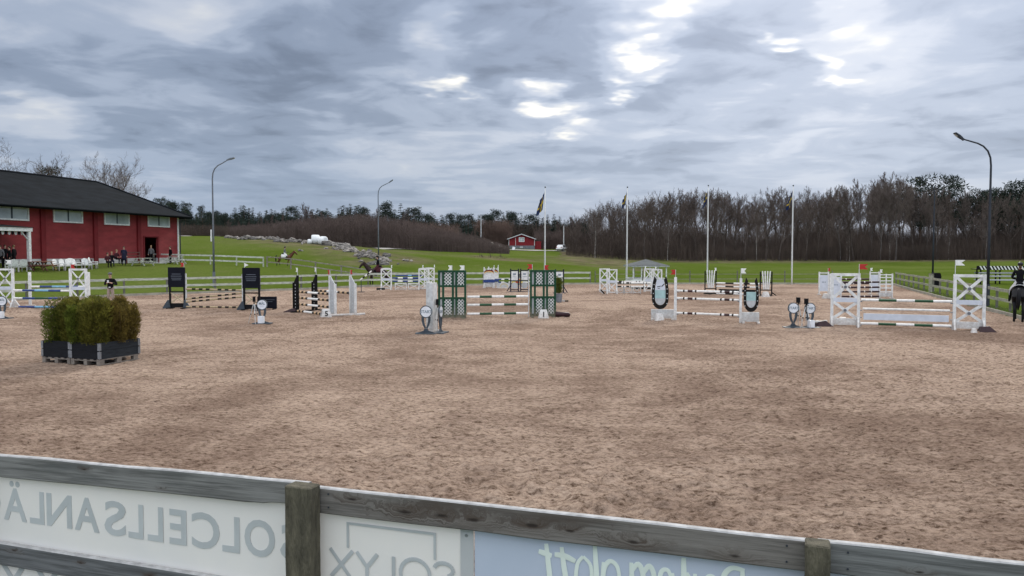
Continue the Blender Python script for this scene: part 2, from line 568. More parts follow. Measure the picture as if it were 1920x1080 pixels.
def sand_material():
    m = bpy.data.materials.new('arena_sand'); m.use_nodes = True
    nt = m.node_tree; N, L = nt.nodes, nt.links
    b = N['Principled BSDF']; b.inputs['Roughness'].default_value = 1.0; b.inputs['Specular IOR Level'].default_value = 0.0
    geo = N.new('ShaderNodeNewGeometry')

    def nz(scale, det, rough=.55, st=(1, 1, 1), dist=0, rot=0):
        mp = N.new('ShaderNodeMapping'); mp.inputs['Scale'].default_value = st; mp.inputs['Rotation'].default_value = (0, 0, rot)
        L.new(geo.outputs['Position'], mp.inputs[0])
        n = N.new('ShaderNodeTexNoise'); n.inputs['Scale'].default_value = scale; n.inputs['Detail'].default_value = det
        n.inputs['Roughness'].default_value = rough; n.inputs['Distortion'].default_value = dist
        L.new(mp.outputs[0], n.inputs['Vector'])
        return n.outputs['Fac']

    def mrange(v, a, b_, c=0, d=1):
        n = N.new('ShaderNodeMapRange'); n.interpolation_type = 'SMOOTHSTEP'
        for i, x in zip((1, 2, 3, 4), (a, b_, c, d)): n.inputs[i].default_value = x
        L.new(v, n.inputs[0]); return n.outputs[0]

    def mix(f, a, c, mode='MIX'):
        n = N.new('ShaderNodeMix'); n.data_type = 'RGBA'; n.blend_type = mode
        if isinstance(f, float): n.inputs[0].default_value = f
        else: L.new(f, n.inputs[0])
        for i, v in ((6, a), (7, c)):
            if isinstance(v, tuple): n.inputs[i].default_value = (*v, 1)
            else: L.new(v, n.inputs[i])
        return n.outputs[2]

    def op(o, a, c):
        n = N.new('ShaderNodeMath'); n.operation = o
        for i, v in enumerate((a, c)):
            if isinstance(v, (int, float)): n.inputs[i].default_value = v
            else: L.new(v, n.inputs[i])
        return n.outputs[0]
    big = nz(.14, 4, .55, dist=.6)
    mid = nz(.9, 5, .6)
    # slightly damper where the harrow and the hooves turned the footing over
    damp = op('ADD', op('MULTIPLY', big, .6), op('MULTIPLY', mid, .4))
    dry = mix(mrange(damp, .38, .60), (.240, .171, .131), (.412, .312, .242))
    clod = nz(13, 6, .65)
    gr = N.new('ShaderNodeValToRGB')
    for e, (p, c) in zip([gr.color_ramp.elements[0], gr.color_ramp.elements[1]] + [gr.color_ramp.elements.new(.4) for _ in range(3)], ((.33, (.09, .07, .06)), (.70, (1.8, 1.82, 1.88)), (.415, (.33, .285, .26)), (.48, (.82, .80, .79)), (.56, (1.24, 1.24, 1.25)))):
        e.position = p; e.color = (*c, 1)
    # loose footing: dry crumbs over damp ones, with crevice shade painted into the darks
    L.new(op('ADD', op('MULTIPLY', nz(12, 10, .80, (.7, 1.1, 1)), .78), op('ADD', op('MULTIPLY', nz(2.6, 5, .65, (.7, 1.1, 1)), .12), op('MULTIPLY', nz(3.2, 4, .6, (.16, 2.2, 1), .3, R(10)), .10))), gr.inputs[0])
    c2 = mix(1.0, dry, gr.outputs[0], 'MULTIPLY')
    fib = nz(55, 5, .7)
    c3 = mix(mrange(fib, .60, .74, 0, .6), c2, (.58, .47, .375))
    c4 = mix(mrange(nz(38, 3), .36, .26, 0, .5), c3, (.15, .10, .075))
    L.new(c4, b.inputs['Base Color'])
    h = op('ADD', op('MULTIPLY', nz(9, 7, .62), 1.0), op('ADD', op('MULTIPLY', nz(30, 6, .7), .5), op('MULTIPLY', nz(3, 4), .8)))
    bp = N.new('ShaderNodeBump'); bp.inputs['Strength'].default_value = 1.0; bp.inputs['Distance'].default_value = .09
    L.new(h, bp.inputs['Height']); L.new(bp.outputs[0], b.inputs['Normal'])
    return m


def field_material():
    m = bpy.data.materials.new('field_grass'); m.use_nodes = True
    nt = m.node_tree; N, L = nt.nodes, nt.links
    b = N['Principled BSDF']; b.inputs['Roughness'].default_value = 1.0; b.inputs['Specular IOR Level'].default_value = 0.0
    geo = N.new('ShaderNodeNewGeometry')

    def nz(scale, det, rough=.55, st=(1, 1, 1)):
        mp = N.new('ShaderNodeMapping'); mp.inputs['Scale'].default_value = st
        L.new(geo.outputs['Position'], mp.inputs[0])
        n = N.new('ShaderNodeTexNoise'); n.inputs['Scale'].default_value = scale; n.inputs['Detail'].default_value = det
        n.inputs['Roughness'].default_value = rough
        L.new(mp.outputs[0], n.inputs['Vector'])
        return n.outputs['Fac']

    def mrange(v, a, b_, c=0, d=1):
        n = N.new('ShaderNodeMapRange'); n.interpolation_type = 'SMOOTHSTEP'
        for i, x in zip((1, 2, 3, 4), (a, b_, c, d)): n.inputs[i].default_value = x
        L.new(v, n.inputs[0]); return n.outputs[0]

    def mix(f, a, c):
        n = N.new('ShaderNodeMix'); n.data_type = 'RGBA'
        L.new(f, n.inputs[0])
        for i, v in ((6, a), (7, c)):
            if isinstance(v, tuple): n.inputs[i].default_value = (*v, 1)
            else: L.new(v, n.inputs[i])
        return n.outputs[2]
    g = mix(mrange(nz(.05, 5), .4, .62), (.070, .102, .0145), (.094, .123, .027))
    g = mix(mrange(nz(.5, 6, .65), .48, .75, 0, .6), g, (.125, .13, .05))
    g = mix(mrange(nz(4, 5, .7), .52, .36, 0, .55), g, (.05, .078, .015))
    # rough tussocky ground on the banks and in front of the woods (painted by a mesh attribute)
    at_ = N.new('ShaderNodeAttribute'); at_.attribute_name = 'rough_ground'
    rg = mix(mrange(nz(.35, 6, .7), .35, .65), (.085, .07, .045), (.16, .135, .085))
    fac = N.new('ShaderNodeMath'); fac.operation = 'MULTIPLY'
    L.new(at_.outputs['Fac'], fac.inputs[0]); L.new(mrange(nz(.22, 5, .7), .3, .55), fac.inputs[1])
    g = mix(fac.outputs[0], g, rg)
    L.new(g, b.inputs['Base Color'])
    bp = N.new('ShaderNodeBump'); bp.inputs['Strength'].default_value = .8; bp.inputs['Distance'].default_value = .1
    L.new(nz(6, 6, .7), bp.inputs['Height']); L.new(bp.outputs[0], b.inputs['Normal'])
    return m


MAT['sand'] = sand_material()
MAT['field'] = field_material()
MAT['gravel'] = M('gravel', (.33, .31, .29), .95, .3, 3)

# ------------------------------------------------------------------ ground: sand arena and grass field
FU = Vector((math.cos(R(-19)), math.sin(R(-19)), 0))     # direction of the near fence
FN = Vector((-FU.y, FU.x, 0))                            # across it, into the arena
FP = Vector((-3.33, 5.2, 0))


def fpt(s, n=0.0, z=0.0):
    p = FP + FU * s + FN * n
    return Vector((p.x, p.y, z))


NEAR_L, NEAR_R = fpt(-22, -.5), fpt(13.6, -.5)
ARENA = [(NEAR_L.x, NEAR_L.y), (NEAR_R.x, NEAR_R.y), (21.1, 33.5), (27.6, 54.0), (32.6, 68.6), (6.9, 68.9), (-11.4, 64.0), (-15.2, 58.6), (-22.3, 52.1), (-27.7, 45.8), (-38, 36)]


def arena_sd(x, y):
    x = np.asarray(x, float); y = np.asarray(y, float)
    d2 = np.full(x.shape, 1e18); ins = np.zeros(x.shape, bool)
    n = len(ARENA)
    for i in range(n):
        ax, ay = ARENA[i]; bx, by = ARENA[(i + 1) % n]
        ex, ey = bx - ax, by - ay
        t = np.clip(((x - ax) * ex + (y - ay) * ey) / (ex * ex + ey * ey), 0, 1)
        d2 = np.minimum(d2, (x - ax - ex * t) ** 2 + (y - ay - ey * t) ** 2)
        c = ((ay > y) != (by > y)) & (x < (bx - ax) * (y - ay) / (by - ay + 1e-12) + ax)
        ins ^= c
    d = np.sqrt(d2)
    return np.where(ins, -d, d)


CTRL = []
for px, py, d in [(0, 493, 65), (170, 493, 75), (335, 492, 87), (60, 490, 95), (250, 470, 115), (340, 444, 145), (420, 446, 140), (500, 449, 135), (600, 460, 130), (650, 468, 122),
                  (720, 469, 150), (800, 470, 170), (900, 469, 205), (980, 467, 215), (1060, 470, 212), (1100, 484, 188), (1200, 487, 195), (1300, 488, 198),
                  (1500, 488, 200), (1700, 488, 200), (1900, 488, 196), (2100, 488, 190), (535, 500, 100), (705, 541, 67.5), (709, 503, 88), (640, 480, 108),
                  (760, 489, 108), (900, 492, 112), (1000, 494, 112), (1080, 497, 112), (291, 494, 84), (492, 500, 80), (440, 472, 110), (800, 478, 140), (1000, 480, 150),
                  (233, 522, 62), (400, 523, 62), (110, 512, 66)]:
    p = atd(px, py, d); CTRL.append((p.x, p.y, p.z))
CTRL += [(0, 78, -.45), (10, 80, -.6), (20, 82, -.6), (30, 82, -.5), (40, 75, -.3), (36, 50, -.05), (28, 30, -.05), (60, 60, -.1), (50, 20, 0), (60, 110, -.1), (20, 120, -.2), (-45, 42, .6), (-60, 50, 1.6), (-50, 15, .1),
         (-100, 90, 3), (-200, 150, 8), (-100, 250, 7), (-30, 260, 5), (60, 260, 3), (150, 250, 2), (250, 200, 1), (250, 60, 0), (150, -40, 0), (0, -40, 0), (-150, -40, 1), (-250, 40, 4),
         (0, 450, 6), (-250, 400, 10), (250, 420, 5), (0, 900, 6), (-700, 500, 10), (700, 500, 5), (700, 0, 2), (-700, 0, 6), (-600, 900, 8), (600, 900, 5)]
_C = np.array(CTRL)
_S = 100.0


def _phi(r2):
    return np.where(r2 > 1e-12, 0.5 * r2 * np.log(np.maximum(r2, 1e-12)), 0)


_xy = _C[:, :2] / _S
_K = _phi(((_xy[:, None] - _xy[None]) ** 2).sum(-1)) + np.eye(len(_C)) * 2e-4
_Pm = np.hstack([np.ones((len(_C), 1)), _xy])
_W = np.linalg.solve(np.block([[_K, _Pm], [_Pm.T, np.zeros((3, 3))]]), np.concatenate([_C[:, 2], np.zeros(3)]))


def height(x, y):
    x = np.asarray(x, float); y = np.asarray(y, float)
    sh = x.shape
    q = np.stack([x.ravel(), y.ravel()], -1) / _S
    z = np.zeros(len(q))
    for i in range(0, len(q), 20000):
        qq = q[i:i + 20000]
        k = _phi(((qq[:, None] - _xy[None]) ** 2).sum(-1))
        z[i:i + 20000] = k @ _W[:len(_C)] + _W[len(_C)] + qq @ _W[len(_C) + 1:]
    z = z.reshape(sh)
    d = arena_sd(x, y)
    t = np.clip(d / 9.0, 0, 1); t = t * t * (3 - 2 * t)
    z = z * t
    far = np.clip((np.hypot(x, y) - 60) / 100, 0, 1)
    z = z + t * (.10 + .25 * far) * fbm(x * .16, y * .16, 4, 5) + t * .5 * far * fbm(x * .035, y * .035, 3, 9)
    return z + np.clip(d * .25, -.18, .03)


def hz(x, y):
    return float(height(np.array([x]), np.array([y]))[0])


def spread_axis(lo, hi, dlo, dhi, step, grow):
    v = list(np.arange(dlo, dhi, step))
    s = step
    while v[-1] < hi: s *= grow; v.append(v[-1] + s)
    s = step; w = []
    x = dlo
    while x > lo: s *= grow; x -= s; w.append(x)
    return np.array(w[::-1] + v)


def build_ground():
    X = spread_axis(-900, 900, -62, 52, 1.1, 1.045)
    Y = spread_axis(-120, 1300, -6, 125, 1.1, 1.03)
    gx, gy = np.meshgrid(X, Y)
    Z = height(gx, gy)
    me = grid_mesh('field', X, Y, Z, MAT['field'])
    # rough ground: dry banks below the stones, a strip before the woods, mounds by the cottage
    px = 960 + gx / np.maximum(gy, 1) * FPX
    rough = np.zeros_like(gx)

    def blob(cpx, cd, rpx, rd, k=1.0):
        return k * np.clip(1.4 - np.hypot((px - cpx) / rpx, (gy - cd) / rd), 0, 1)
    for a in [(560, 131, 130, 14, .8), (690, 112, 70, 16, 1), (760, 108, 60, 7, .9), (900, 140, 45, 9, 1), (960, 130, 60, 8, 1), (1120, 150, 110, 30, .9), (1180, 122, 70, 9, .8), (640, 118, 60, 12, 1), (720, 148, 130, 12, .6)]:
        rough = np.maximum(rough, blob(*a))
    rough = np.maximum(rough, np.where(px > 1050, np.clip((gy - 178) / 14, 0, 1), np.clip((gy - 215) / 10, 0, 1)))
    at_ = me.attributes.new('rough_ground', 'FLOAT', 'POINT')
    at_.data.foreach_set('value', rough.ravel().astype(np.float32))
    tag(link('field', me), None, None, kind='structure')
    # sand
    xs = [0.0]; s = .032
    while xs[-1] < 48:
        if xs[-1] > 6.5: s *= 1.02
        xs.append(xs[-1] + s)
    X = np.array([-x for x in xs[:0:-1]] + xs)
    ys = [-6.0]
    while ys[-1] < 72:
        y = ys[-1]; ys.append(y + (.25 if y < 1.5 else max(.03, .0052 * y)))
    Y = np.array(ys)
    gx, gy = np.meshgrid(X, Y)
    big = fbm(gx * .25, gy * .25, 3, 21)
    turned = np.clip(.55 + 2.2 * fbm(gx * .18 + 3, gy * .18, 3, 33), .15, 1.2)
    cl = fbm(gx * 4.2, gy * 4.2, 5, 3, .58)
    rid = 1 - np.abs(fbm(gx * 2.3, gy * 2.9, 3, 8)) * 4
    c3 = fbm(gx * 8.5 + 4, gy * 10.5, 4, 61, .6)
    pits = np.clip(fbm(gx * 3.1 + 9, gy * 3.1, 2, 14) - .16, 0, 1)
    u = gx * FU.x + gy * FU.y; v = gx * FN.x + gy * FN.y
    harrow = np.sin((u * .93 + v * .36) * 2 * PI / .11 + 6 * fbm(gx * .5, gy * .5, 2, 50)) * .0045
    Z = .035 * big + turned * (.135 * cl + .085 * c3 + .007 * rid - .12 * pits) + harrow * np.clip(1.3 - turned, 0, 1) + .022 * fbm(gx * 13, gy * 13, 3, 40)
    d = arena_sd(gx, gy)
    Z = np.where(d > 0, -.03 - np.clip(d, 0, 4) * .5, Z * np.clip(-d / .6, .3, 1))
    keep = d < 4
    me = grid_mesh('arena_sand', X, Y, Z, MAT['sand'])
    tag(link('arena_sand', me), None, None, kind='structure')


build_ground()


def sand_clods():
    rng = np.random.default_rng(5)
    n = 3500
    d = 3.6 * (26 / 3.6) ** rng.random(n)
    a = (rng.random(n) - .5) * 1.5
    x = d * a; y = d
    ok = arena_sd(x, y) < -.6
    x, y = x[ok], y[ok]
    n = len(x)
    clump = fbm(x * .8, y * .8, 3, 77) + .5
    r = (.004 + .010 * rng.random(n) ** 3) * (.6 + 1.2 * clump)
    base = np.array([(1, 0, 0), (0, 1, 0), (-1, 0, 0), (0, -1, 0), (0, 0, 1), (0, 0, -1)], float)
    fc = np.array([(0, 1, 4), (1, 2, 4), (2, 3, 4), (3, 0, 4), (1, 0, 5), (2, 1, 5), (3, 2, 5), (0, 3, 5)])
    V = base[None] * r[:, None, None] * (.6 + .8 * rng.random((n, 6, 1))) * np.array([1.3, 1.1, .75])
    V = V + np.stack([x, y, np.full(n, .006) + r * .3], -1)[:, None]
    F = fc[None] + (np.arange(n) * 6)[:, None, None]
    tag(link('sand_clods', tri_mesh('sand_clods', V.reshape(-1, 3), F.reshape(-1, 3), MAT['sand'])), None, None, kind='stuff')


sand_clods()


def kerbs():
    t = tag(bpy.data.objects.new('arena_kerb', None), None, None, kind='structure'); COL.objects.link(t)
    cache = {}
    for i in range(1, len(ARENA) - 1):
        a, b = Vector((*ARENA[i], 0)), Vector((*ARENA[i + 1], 0))
        L_ = (b - a).length; n = max(1, round(L_ / 4.0)); l = L_ / n
        ang = math.atan2(b.y - a.y, b.x - a.x)
        for k in range(n):
            key = round(l, 3)
            if key not in cache:
                cache[key] = MB().box(.005, l - .005, -.03, .03, -.15, .13).mesh('kerb_board', MAT['kerb'])
            p = a.lerp(b, k / n)
            link('kerb_board', cache[key], t, (p.x, p.y, random.uniform(-.012, .012)), ang + random.uniform(-.004, .004))


random.seed(3)
kerbs()


def gravel_track():
    # farm road at the left, where it comes over the rise, and the track in front of the cottage
    for pts, w, nm in (([(325, 152), (380, 148), (430, 150), (480, 158)], 3.6, 'gravel_road'), ([(690, 152), (760, 172), (830, 190), (900, 206), (960, 208), (1060, 208)], 3.0, 'gravel_track')):
        P = [Vector((atx(px, d), d, 0)) for px, d in pts]
        Q = []
        for a, b in zip(P, P[1:]):
            for k in range(12): Q.append(a.lerp(b, k / 12))
        Q.append(P[-1])
        V = []; F = []
        for i, p in enumerate(Q):
            t = (Q[min(i + 1, len(Q) - 1)] - Q[max(i - 1, 0)]).normalized(); n = Vector((-t.y, t.x, 0))
            for k in range(5):
                q = p + n * w * (k / 4 - .5)
                V.append((q.x, q.y, hz(q.x, q.y) + .12))
        for i in range(len(Q) - 1):
            for k in range(4):
                a = i * 5 + k; F.append((a, a + 1, a + 6, a + 5))
        tag(link(nm, tri_mesh(nm, V, F, MAT['gravel'])), None, None, kind='structure')


gravel_track()


def grass_tufts():
    rng = np.random.default_rng(11)
    n = 160000
    d = 33 + 42 * rng.random(n) ** 1.2
    px = rng.uniform(-60, 2000, n)
    x = (px - 960) / FPX * d
    sd = arena_sd(x, d)
    ok = (sd > .12) & (sd < 1.1)
    x, y, sd = x[ok], d[ok], sd[ok]
    n = len(x)
    z = height(x, y) - .02
    V = np.zeros((n, 3, 3)); h = .03 + .10 * rng.random(n) ** 2
    az = rng.random(n) * 6.28
    w = .03 + .04 * rng.random(n)
    V[:, 0] = np.stack([x - w * np.cos(az), y - w * np.sin(az), z], -1)
    V[:, 1] = np.stack([x + w * np.cos(az), y + w * np.sin(az), z], -1)
    V[:, 2] = np.stack([x + rng.normal(0, .06, n), y + rng.normal(0, .06, n), z + h], -1)
    F = np.arange(n * 3).reshape(-1, 3)
    k = rng.random(n) < .86
    for nm, kk, mt in (('grass', k, 'grass_blade'), ('dry_grass', ~k, 'grass_dry')):
        vv = V[kk].reshape(-1, 3)
        tag(link(nm, tri_mesh(nm, vv, np.arange(len(vv)).reshape(-1, 3), MAT[mt])), None, None, kind='stuff')


grass_tufts()

# ------------------------------------------------------------------ the riding hall
HB = Vector((-36.2, 87.0, 1.55))
HROT = math.atan2(-.971, -.2384)


def hall_to_world(x, y, z=0):
    return HB + Vector((math.cos(HROT) * x - math.sin(HROT) * y, math.sin(HROT) * x + math.cos(HROT) * y, z))


def build_hall():
    t = thing('riding_hall', 'large dark red riding hall with a black hipped roof', 'hall', HB, HROT)
    Ln, Wd, EV = 46.0, 11.0, 5.2
    w = MB()
    dx0, dx1, dh = 3.4, 5.45, 2.75
    w.box(0, dx0, -.2, 0, .62, EV); w.box(dx1, Ln, -.2, 0, .62, EV); w.box(dx0, dx1, -.2, 0, dh, EV)
    w.box(0, .2, -Wd, -.2, .62, EV); w.box(Ln - .2, Ln, -Wd, -.2, .62, EV); w.box(.2, Ln - .2, -Wd, -Wd + .2, .62, EV)
    wall = part(t, 'wall', w, MAT['hall_red'])
    p = MB()
    p.box(-.03, dx0, -.24, .04, -.6, .62); p.box(dx1, Ln + .03, -.24, .04, -.6, .62); p.box(dx0, dx1, -.24, .04, -.6, .14)
    p.box(-.03, .24, -Wd, -.24, -.6, .62); p.box(Ln - .24, Ln + .03, -Wd, -.24, -.6, .62)
    part(t, 'plinth', p, MAT['plinth'])
    part(t, 'floor', MB().box(.24, Ln - .24, -Wd + .2, -.24, -.1, .1), MAT['interior'])
    # roof: hipped shell with thickness
    o = 1.0; RZ = 8.45; rx0, rx1 = 5.5, Ln - 5.5
    ez = EV - .12
    vs = []
    for dz in (0, -.22):
        vs += [(-o, o, ez + dz), (Ln + o, o, ez + dz), (Ln + o, -Wd - o, ez + dz), (-o, -Wd - o, ez + dz), (rx0, -Wd / 2, RZ + dz), (rx1, -Wd / 2, RZ + dz)]
    top = [(0, 4, 5, 1), (1, 5, 2), (2, 5, 4, 3), (3, 4, 0)]
    fs = top + [tuple(i + 6 for i in f[::-1]) for f in top] + [(0, 1, 7, 6), (1, 2, 8, 7), (2, 3, 9, 8), (3, 0, 6, 9)]
    rf = part(t, 'roof', MB().add(vs, fs), MAT['roof_black'])
    # ridge caps along hips and ridge
    rc = MB()
    rc.tube([(rx0, -Wd / 2, RZ + .02), (rx1, -Wd / 2, RZ + .02)], .11, 6)
    rc.tube([(-o, o, ez + .02), (rx0, -Wd / 2, RZ + .02)], .1, 6)
    part(rf, 'ridge_cap', rc, MAT['roof_black'])
    part(rf, 'gutter', MB().tube([(-o - .05, o + .07, ez - .06), (Ln + o, o + .07, ez - .06)], .085, 8), MAT['roof_black'])
    for x in (6.3, 12.2, 18.3, 24.4, 30.5, 36.6):
        part(t, 'pilaster', MB().box(x - .24, x + .24, .003, .16, .3, EV - .05), MAT['hall_red_deep'])
    part(t, 'corner_board', MB().box(-.035, .2, .002, .05, .0, EV - .05), MAT['white'])
    part(t, 'downpipe', MB().tube([(-.2, .9, ez - .1), (-.12, .12, EV - .7), (-.12, .12, .1)], .06, 8), MAT['steel_dark'])
    # windows high under the eave
    for x in (3.2, 9.3, 15.4, 21.4, 27.5, 33.6, 39.7):
        f = MB(); hw, z0, z1 = 1.7, 3.84, 5.02
        f.box(x - hw, x + hw, .004, .09, z0, z0 + .13); f.box(x - hw, x + hw, .004, .09, z1 - .1, z1)
        f.box(x - hw, x - hw + .13, .004, .09, z0 + .13, z1 - .1); f.box(x + hw - .13, x + hw, .004, .09, z0 + .13, z1 - .1)
        wn = part(t, 'window', f, MAT['white'])
        part(wn, 'mullion', MB().box(x - .06, x + .06, .004, .07, z0 + .13, z1 - .1), MAT['sign_grey'])
        for s in (0, 1):
            a, b = (x - hw + .13, x - .06) if s == 0 else (x + .06, x + hw - .13)
            part(wn, 'pane', MB().box(a, b, .004, .03, z0 + .13, z1 - .1), MAT['hall_glass'])
    # door casing and a low wooden ramp
    d = MB(); d.box(dx0 - .12, dx0, .002, .07, .14, dh + .12); d.box(dx1, dx1 + .12, .002, .07, .14, dh + .12); d.box(dx0, dx1, .002, .07, dh, dh + .12)
    part(t, 'door_frame', d, MAT['hall_red_deep'])
    part(t, 'door_step', MB().box(dx0 - .2, dx1 + .2, .045, .9, -.3, .1), MAT['plinth'])
    # canopy over the cafe corner
    cx0, cx1, cy = 22.6, 36.0, 3.0
    c = MB(); c.box(cx0 - .25, cx1, cy - .12, cy, 2.86, 3.16); c.box(cx0 - .25, cx0 - .13, .06, cy - .12, 2.86, 3.16)
    part(t, 'canopy_fascia', c, MAT['white'])
    part(t, 'canopy_roof', MB().add([(cx0 - .3, cy + .06, 3.17), (cx1, cy + .06, 3.17), (cx1, .06, 3.42), (cx0 - .3, .06, 3.42), (cx0 - .3, cy + .06, 3.2), (cx1, cy + .06, 3.2), (cx1, .06, 3.46), (cx0 - .3, .06, 3.46)],
                                    [(0, 1, 2, 3), (7, 6, 5, 4), (0, 4, 5, 1), (1, 5, 6, 2), (2, 6, 7, 3), (3, 7, 4, 0)]), MAT['roof_black'])
    for x in (cx0, 26.8, 31.0, 35.2):
        part(t, 'canopy_post', MB().box(x - .11, x + .11, cy - .26, cy - .02, -.35, 2.86), MAT['white'])
        part(t, 'canopy_brace', MB().beam((x + .1, cy - .14, 2.2), (x + .75, cy - .14, 2.84), .07, .07), MAT['white_dull'])
    sc = MB()
    n = 44
    for k in range(n):
        x = cx0 + .15 + k * .3
        sc.poly([(x, 2.86), (x + .26, 2.86), (x + .25, 2.64), (x + .18, 2.56), (x + .08, 2.56), (x + .01, 2.64)], cy - .2, cy - .19, mi=k % 2)
    part(t, 'scalloped_valance', sc, [MAT['black'], MAT['white_dull']])
    part(t, 'dark_doorway_sheet', MB().box(24.6, 27.4, .003, .02, .62, 2.5), MAT['interior'])  # dark sheet on the wall stands in for the unlit opening
    return t


build_hall()


def build_cottage():
    d = 215.0
    p = atd(953, 466, d); z = hz(p.x, d)
    t = thing('cottage', 'small red wooden cottage with white trim at the wood edge', 'house', (p.x + 3.6, d, z), R(-4))
    W, Dp, st, EV, RG = 6.9, 8.0, .75, 2.55, 3.75
    part(t, 'foundation', MB().box(-W / 2 - .04, W / 2 + .04, -.04, Dp, -1.2, st), MAT['stone_wall'])
    wl = MB().poly([(-W / 2, st), (W / 2, st), (W / 2, EV), (0, RG), (-W / 2, EV)], 0, Dp - .05)
    part(t, 'wall', wl, MAT['cottage_red'])
    slope = (RG - EV) / (W / 2)
    for s in (-1, 1):
        e = W / 2 + .45
        r = MB().poly([(0, RG + .03), (s * e, EV - slope * .45 + .03), (s * e, EV - slope * .45 + .2), (0, RG + .2)], -.5, Dp + .3)
        part(t, 'roof_slope', r, MAT['cottage_roof'])
        part(t, 'bargeboard', MB().beam((0, -.53, RG + .06), (s * e, -.53, EV - slope * .45 + .06), .2, .04), MAT['white_dull'])
        part(t, 'corner_board', MB().box(s * W / 2 - .08, s * W / 2 + .08, -.06, -.003, st, EV), MAT['white_dull'])
    part(t, 'door_post', MB().box(-W / 2 + 1.75, -W / 2 + 1.87, -.06, -.003, st, EV + .3), MAT['white_dull'])
    f = MB(); x0, x1, z0, z1 = -.75, .75, 1.75, 2.95
    f.box(x0, x1, -.08, -.004, z0, z0 + .12); f.box(x0, x1, -.08, -.004, z1 - .12, z1); f.box(x0, x0 + .12, -.08, -.004, z0 + .12, z1 - .12); f.box(x1 - .12, x1, -.08, -.004, z0 + .12, z1 - .12)
    f.box(-.05, .05, -.08, -.004, z0 + .12, z1 - .12); f.box(x0 + .12, -.05, -.08, -.004, 2.3, 2.38); f.box(.05, x1 - .12, -.08, -.004, 2.3, 2.38)
    w = part(t, 'window', f, MAT['white'])
    part(w, 'pane', MB().box(x0 + .12, x1 - .12, -.03, -.004, z0 + .12, z1 - .12), MAT['hall_glass'])
    part(t, 'cellar_window', MB().box(-.5, .35, -.08, -.045, .1, .5), MAT['pale_grey'])
    part(t, 'side_porch', MB().box(W / 2 + .01, W / 2 + 1.7, .4, 3.4, -.8, 1.9), MAT['cottage_red'])


build_cottage()


def build_gazebo():
    d = 79.0
    x = atx(1211, d); z = hz(x, d)
    t = thing('gazebo', 'white judges gazebo with a grey pyramid roof beside the far edge', 'gazebo', (x, d, z), R(4))
    w = 1.62; h = 1.95
    part(t, 'floor', MB().box(-w, w, -w, w, -.3, .12), MAT['white_dull'])
    for sx in (-1, -.5, 0, .5, 1):
        for sy in (-1, 1):
            if sx in (-1, -.5, 0, .5, 1): part(t, 'post', MB().box(sx * w - .05, sx * w + .05, sy * w - .05, sy * w + .05, .12, h), MAT['white'])
    for a, b in (((-w, -w), (w, -w)), ((-w, w), (w, w)), ((-w, -w), (-w, w)), ((w, -w), (w, w))):
        part(t, 'parapet', MB().box(min(a[0], b[0]) - .03, max(a[0], b[0]) + .03, min(a[1], b[1]) - .03, max(a[1], b[1]) + .03, .13, .85), MAT['white'])
    e = w + .25
    part(t, 'eave_beam', MB().box(-e, e, -e, e, h, h + .1), MAT['white_dull'])
    part(t, 'roof', MB().add([(-e - .05, -e - .05, h + .102), (e + .05, -e - .05, h + .102), (e + .05, e + .05, h + .102), (-e - .05, e + .05, h + .102), (0, 0, h + .72)], [(0, 1, 4), (1, 2, 4), (2, 3, 4), (3, 0, 4), (3, 2, 1, 0)]), MAT['gazebo_roof'])


build_gazebo()


def build_pole_rack():
    d = 74.0
    x = atx(1871, d); z = hz(x, d)
    t = thing('pole_rack', 'low storage rack with a black and white striped roof edge beyond the fence', 'rack', (x, d, z), R(-12))
    W = 1.85
    zt = 1.32
    for s in (-1, 0, 1):
        for yy in (-.5, .5):
            part(t, 'post', MB().box(s * (W - .25) - .05, s * (W - .25) + .05, yy - .05, yy + .05, -.4, zt), MAT['black'])
    for zz in (.35, .7, 1.0):
        part(t, 'shelf_rail', MB().tube([(-W + .05, -.57, zz), (W - .05, -.57, zz)], .07, 8), MAT['pale_grey'])
        part(t, 'shelf_rail', MB().tube([(-W + .05, .57, zz), (W - .05, .57, zz)], .07, 8), MAT['pale_grey'])
    part(t, 'roof_sheet', MB().box(-W - .2, W + .2, -.75, .75, zt, zt + .06), MAT['black'])
    fb = MB().box(-W - .2, W + .2, -.8, -.753, zt - .02, zt + .34)
    part(t, 'roof_edge', fb, MAT['black'])
    st = MB()
    n = 13
    for k in range(n):
        xx = -W + .02 + k * .285
        st.poly([(xx, zt + .33), (xx + .13, zt + .33), (xx + .33, zt - .01), (xx + .2, zt - .01)], -.812, -.8)
    part(t, 'stripes', st, MAT['flag_white'])


build_pole_rack()

# ------------------------------------------------------------------ trees
class Tubes:
    """many thin tapering tubes collected into one mesh"""
    def __init__(s):
        s.V = []; s.F3 = []; s.o = 0

    def add(s, pts, rs, n):
        pts = np.asarray(pts); k = len(pts)
        t = np.empty_like(pts); t[1:-1] = pts[2:] - pts[:-2]; t[0] = pts[1] - pts[0]; t[-1] = pts[-1] - pts[-2]
        t /= np.linalg.norm(t, axis=1, keepdims=True) + 1e-9
        ref = np.array([.31, .77, .12]) if abs(t[0][1]) < .8 else np.array([.9, .1, .2])
        a = np.cross(t, ref); a /= np.linalg.norm(a, axis=1, keepdims=True) + 1e-9
        b = np.cross(t, a)
        q = np.arange(n) * 2 * PI / n
        ring = pts[:, None] + (a[:, None] * np.cos(q)[None, :, None] + b[:, None] * np.sin(q)[None, :, None]) * np.asarray(rs)[:, None, None]
        s.V.append(ring.reshape(-1, 3))
        i = np.arange(k - 1)[:, None] * n; j = np.arange(n)[None]; j2 = (j + 1) % n
        f = np.stack([i + j, i + j2, i + n + j2, i + n + j], -1).reshape(-1, 4) + s.o
        s.F3.append(f); s.o += k * n

    def mesh(s, name, mat, smooth=False):
        return tri_mesh(name, np.concatenate(s.V), np.concatenate(s.F3), mat)


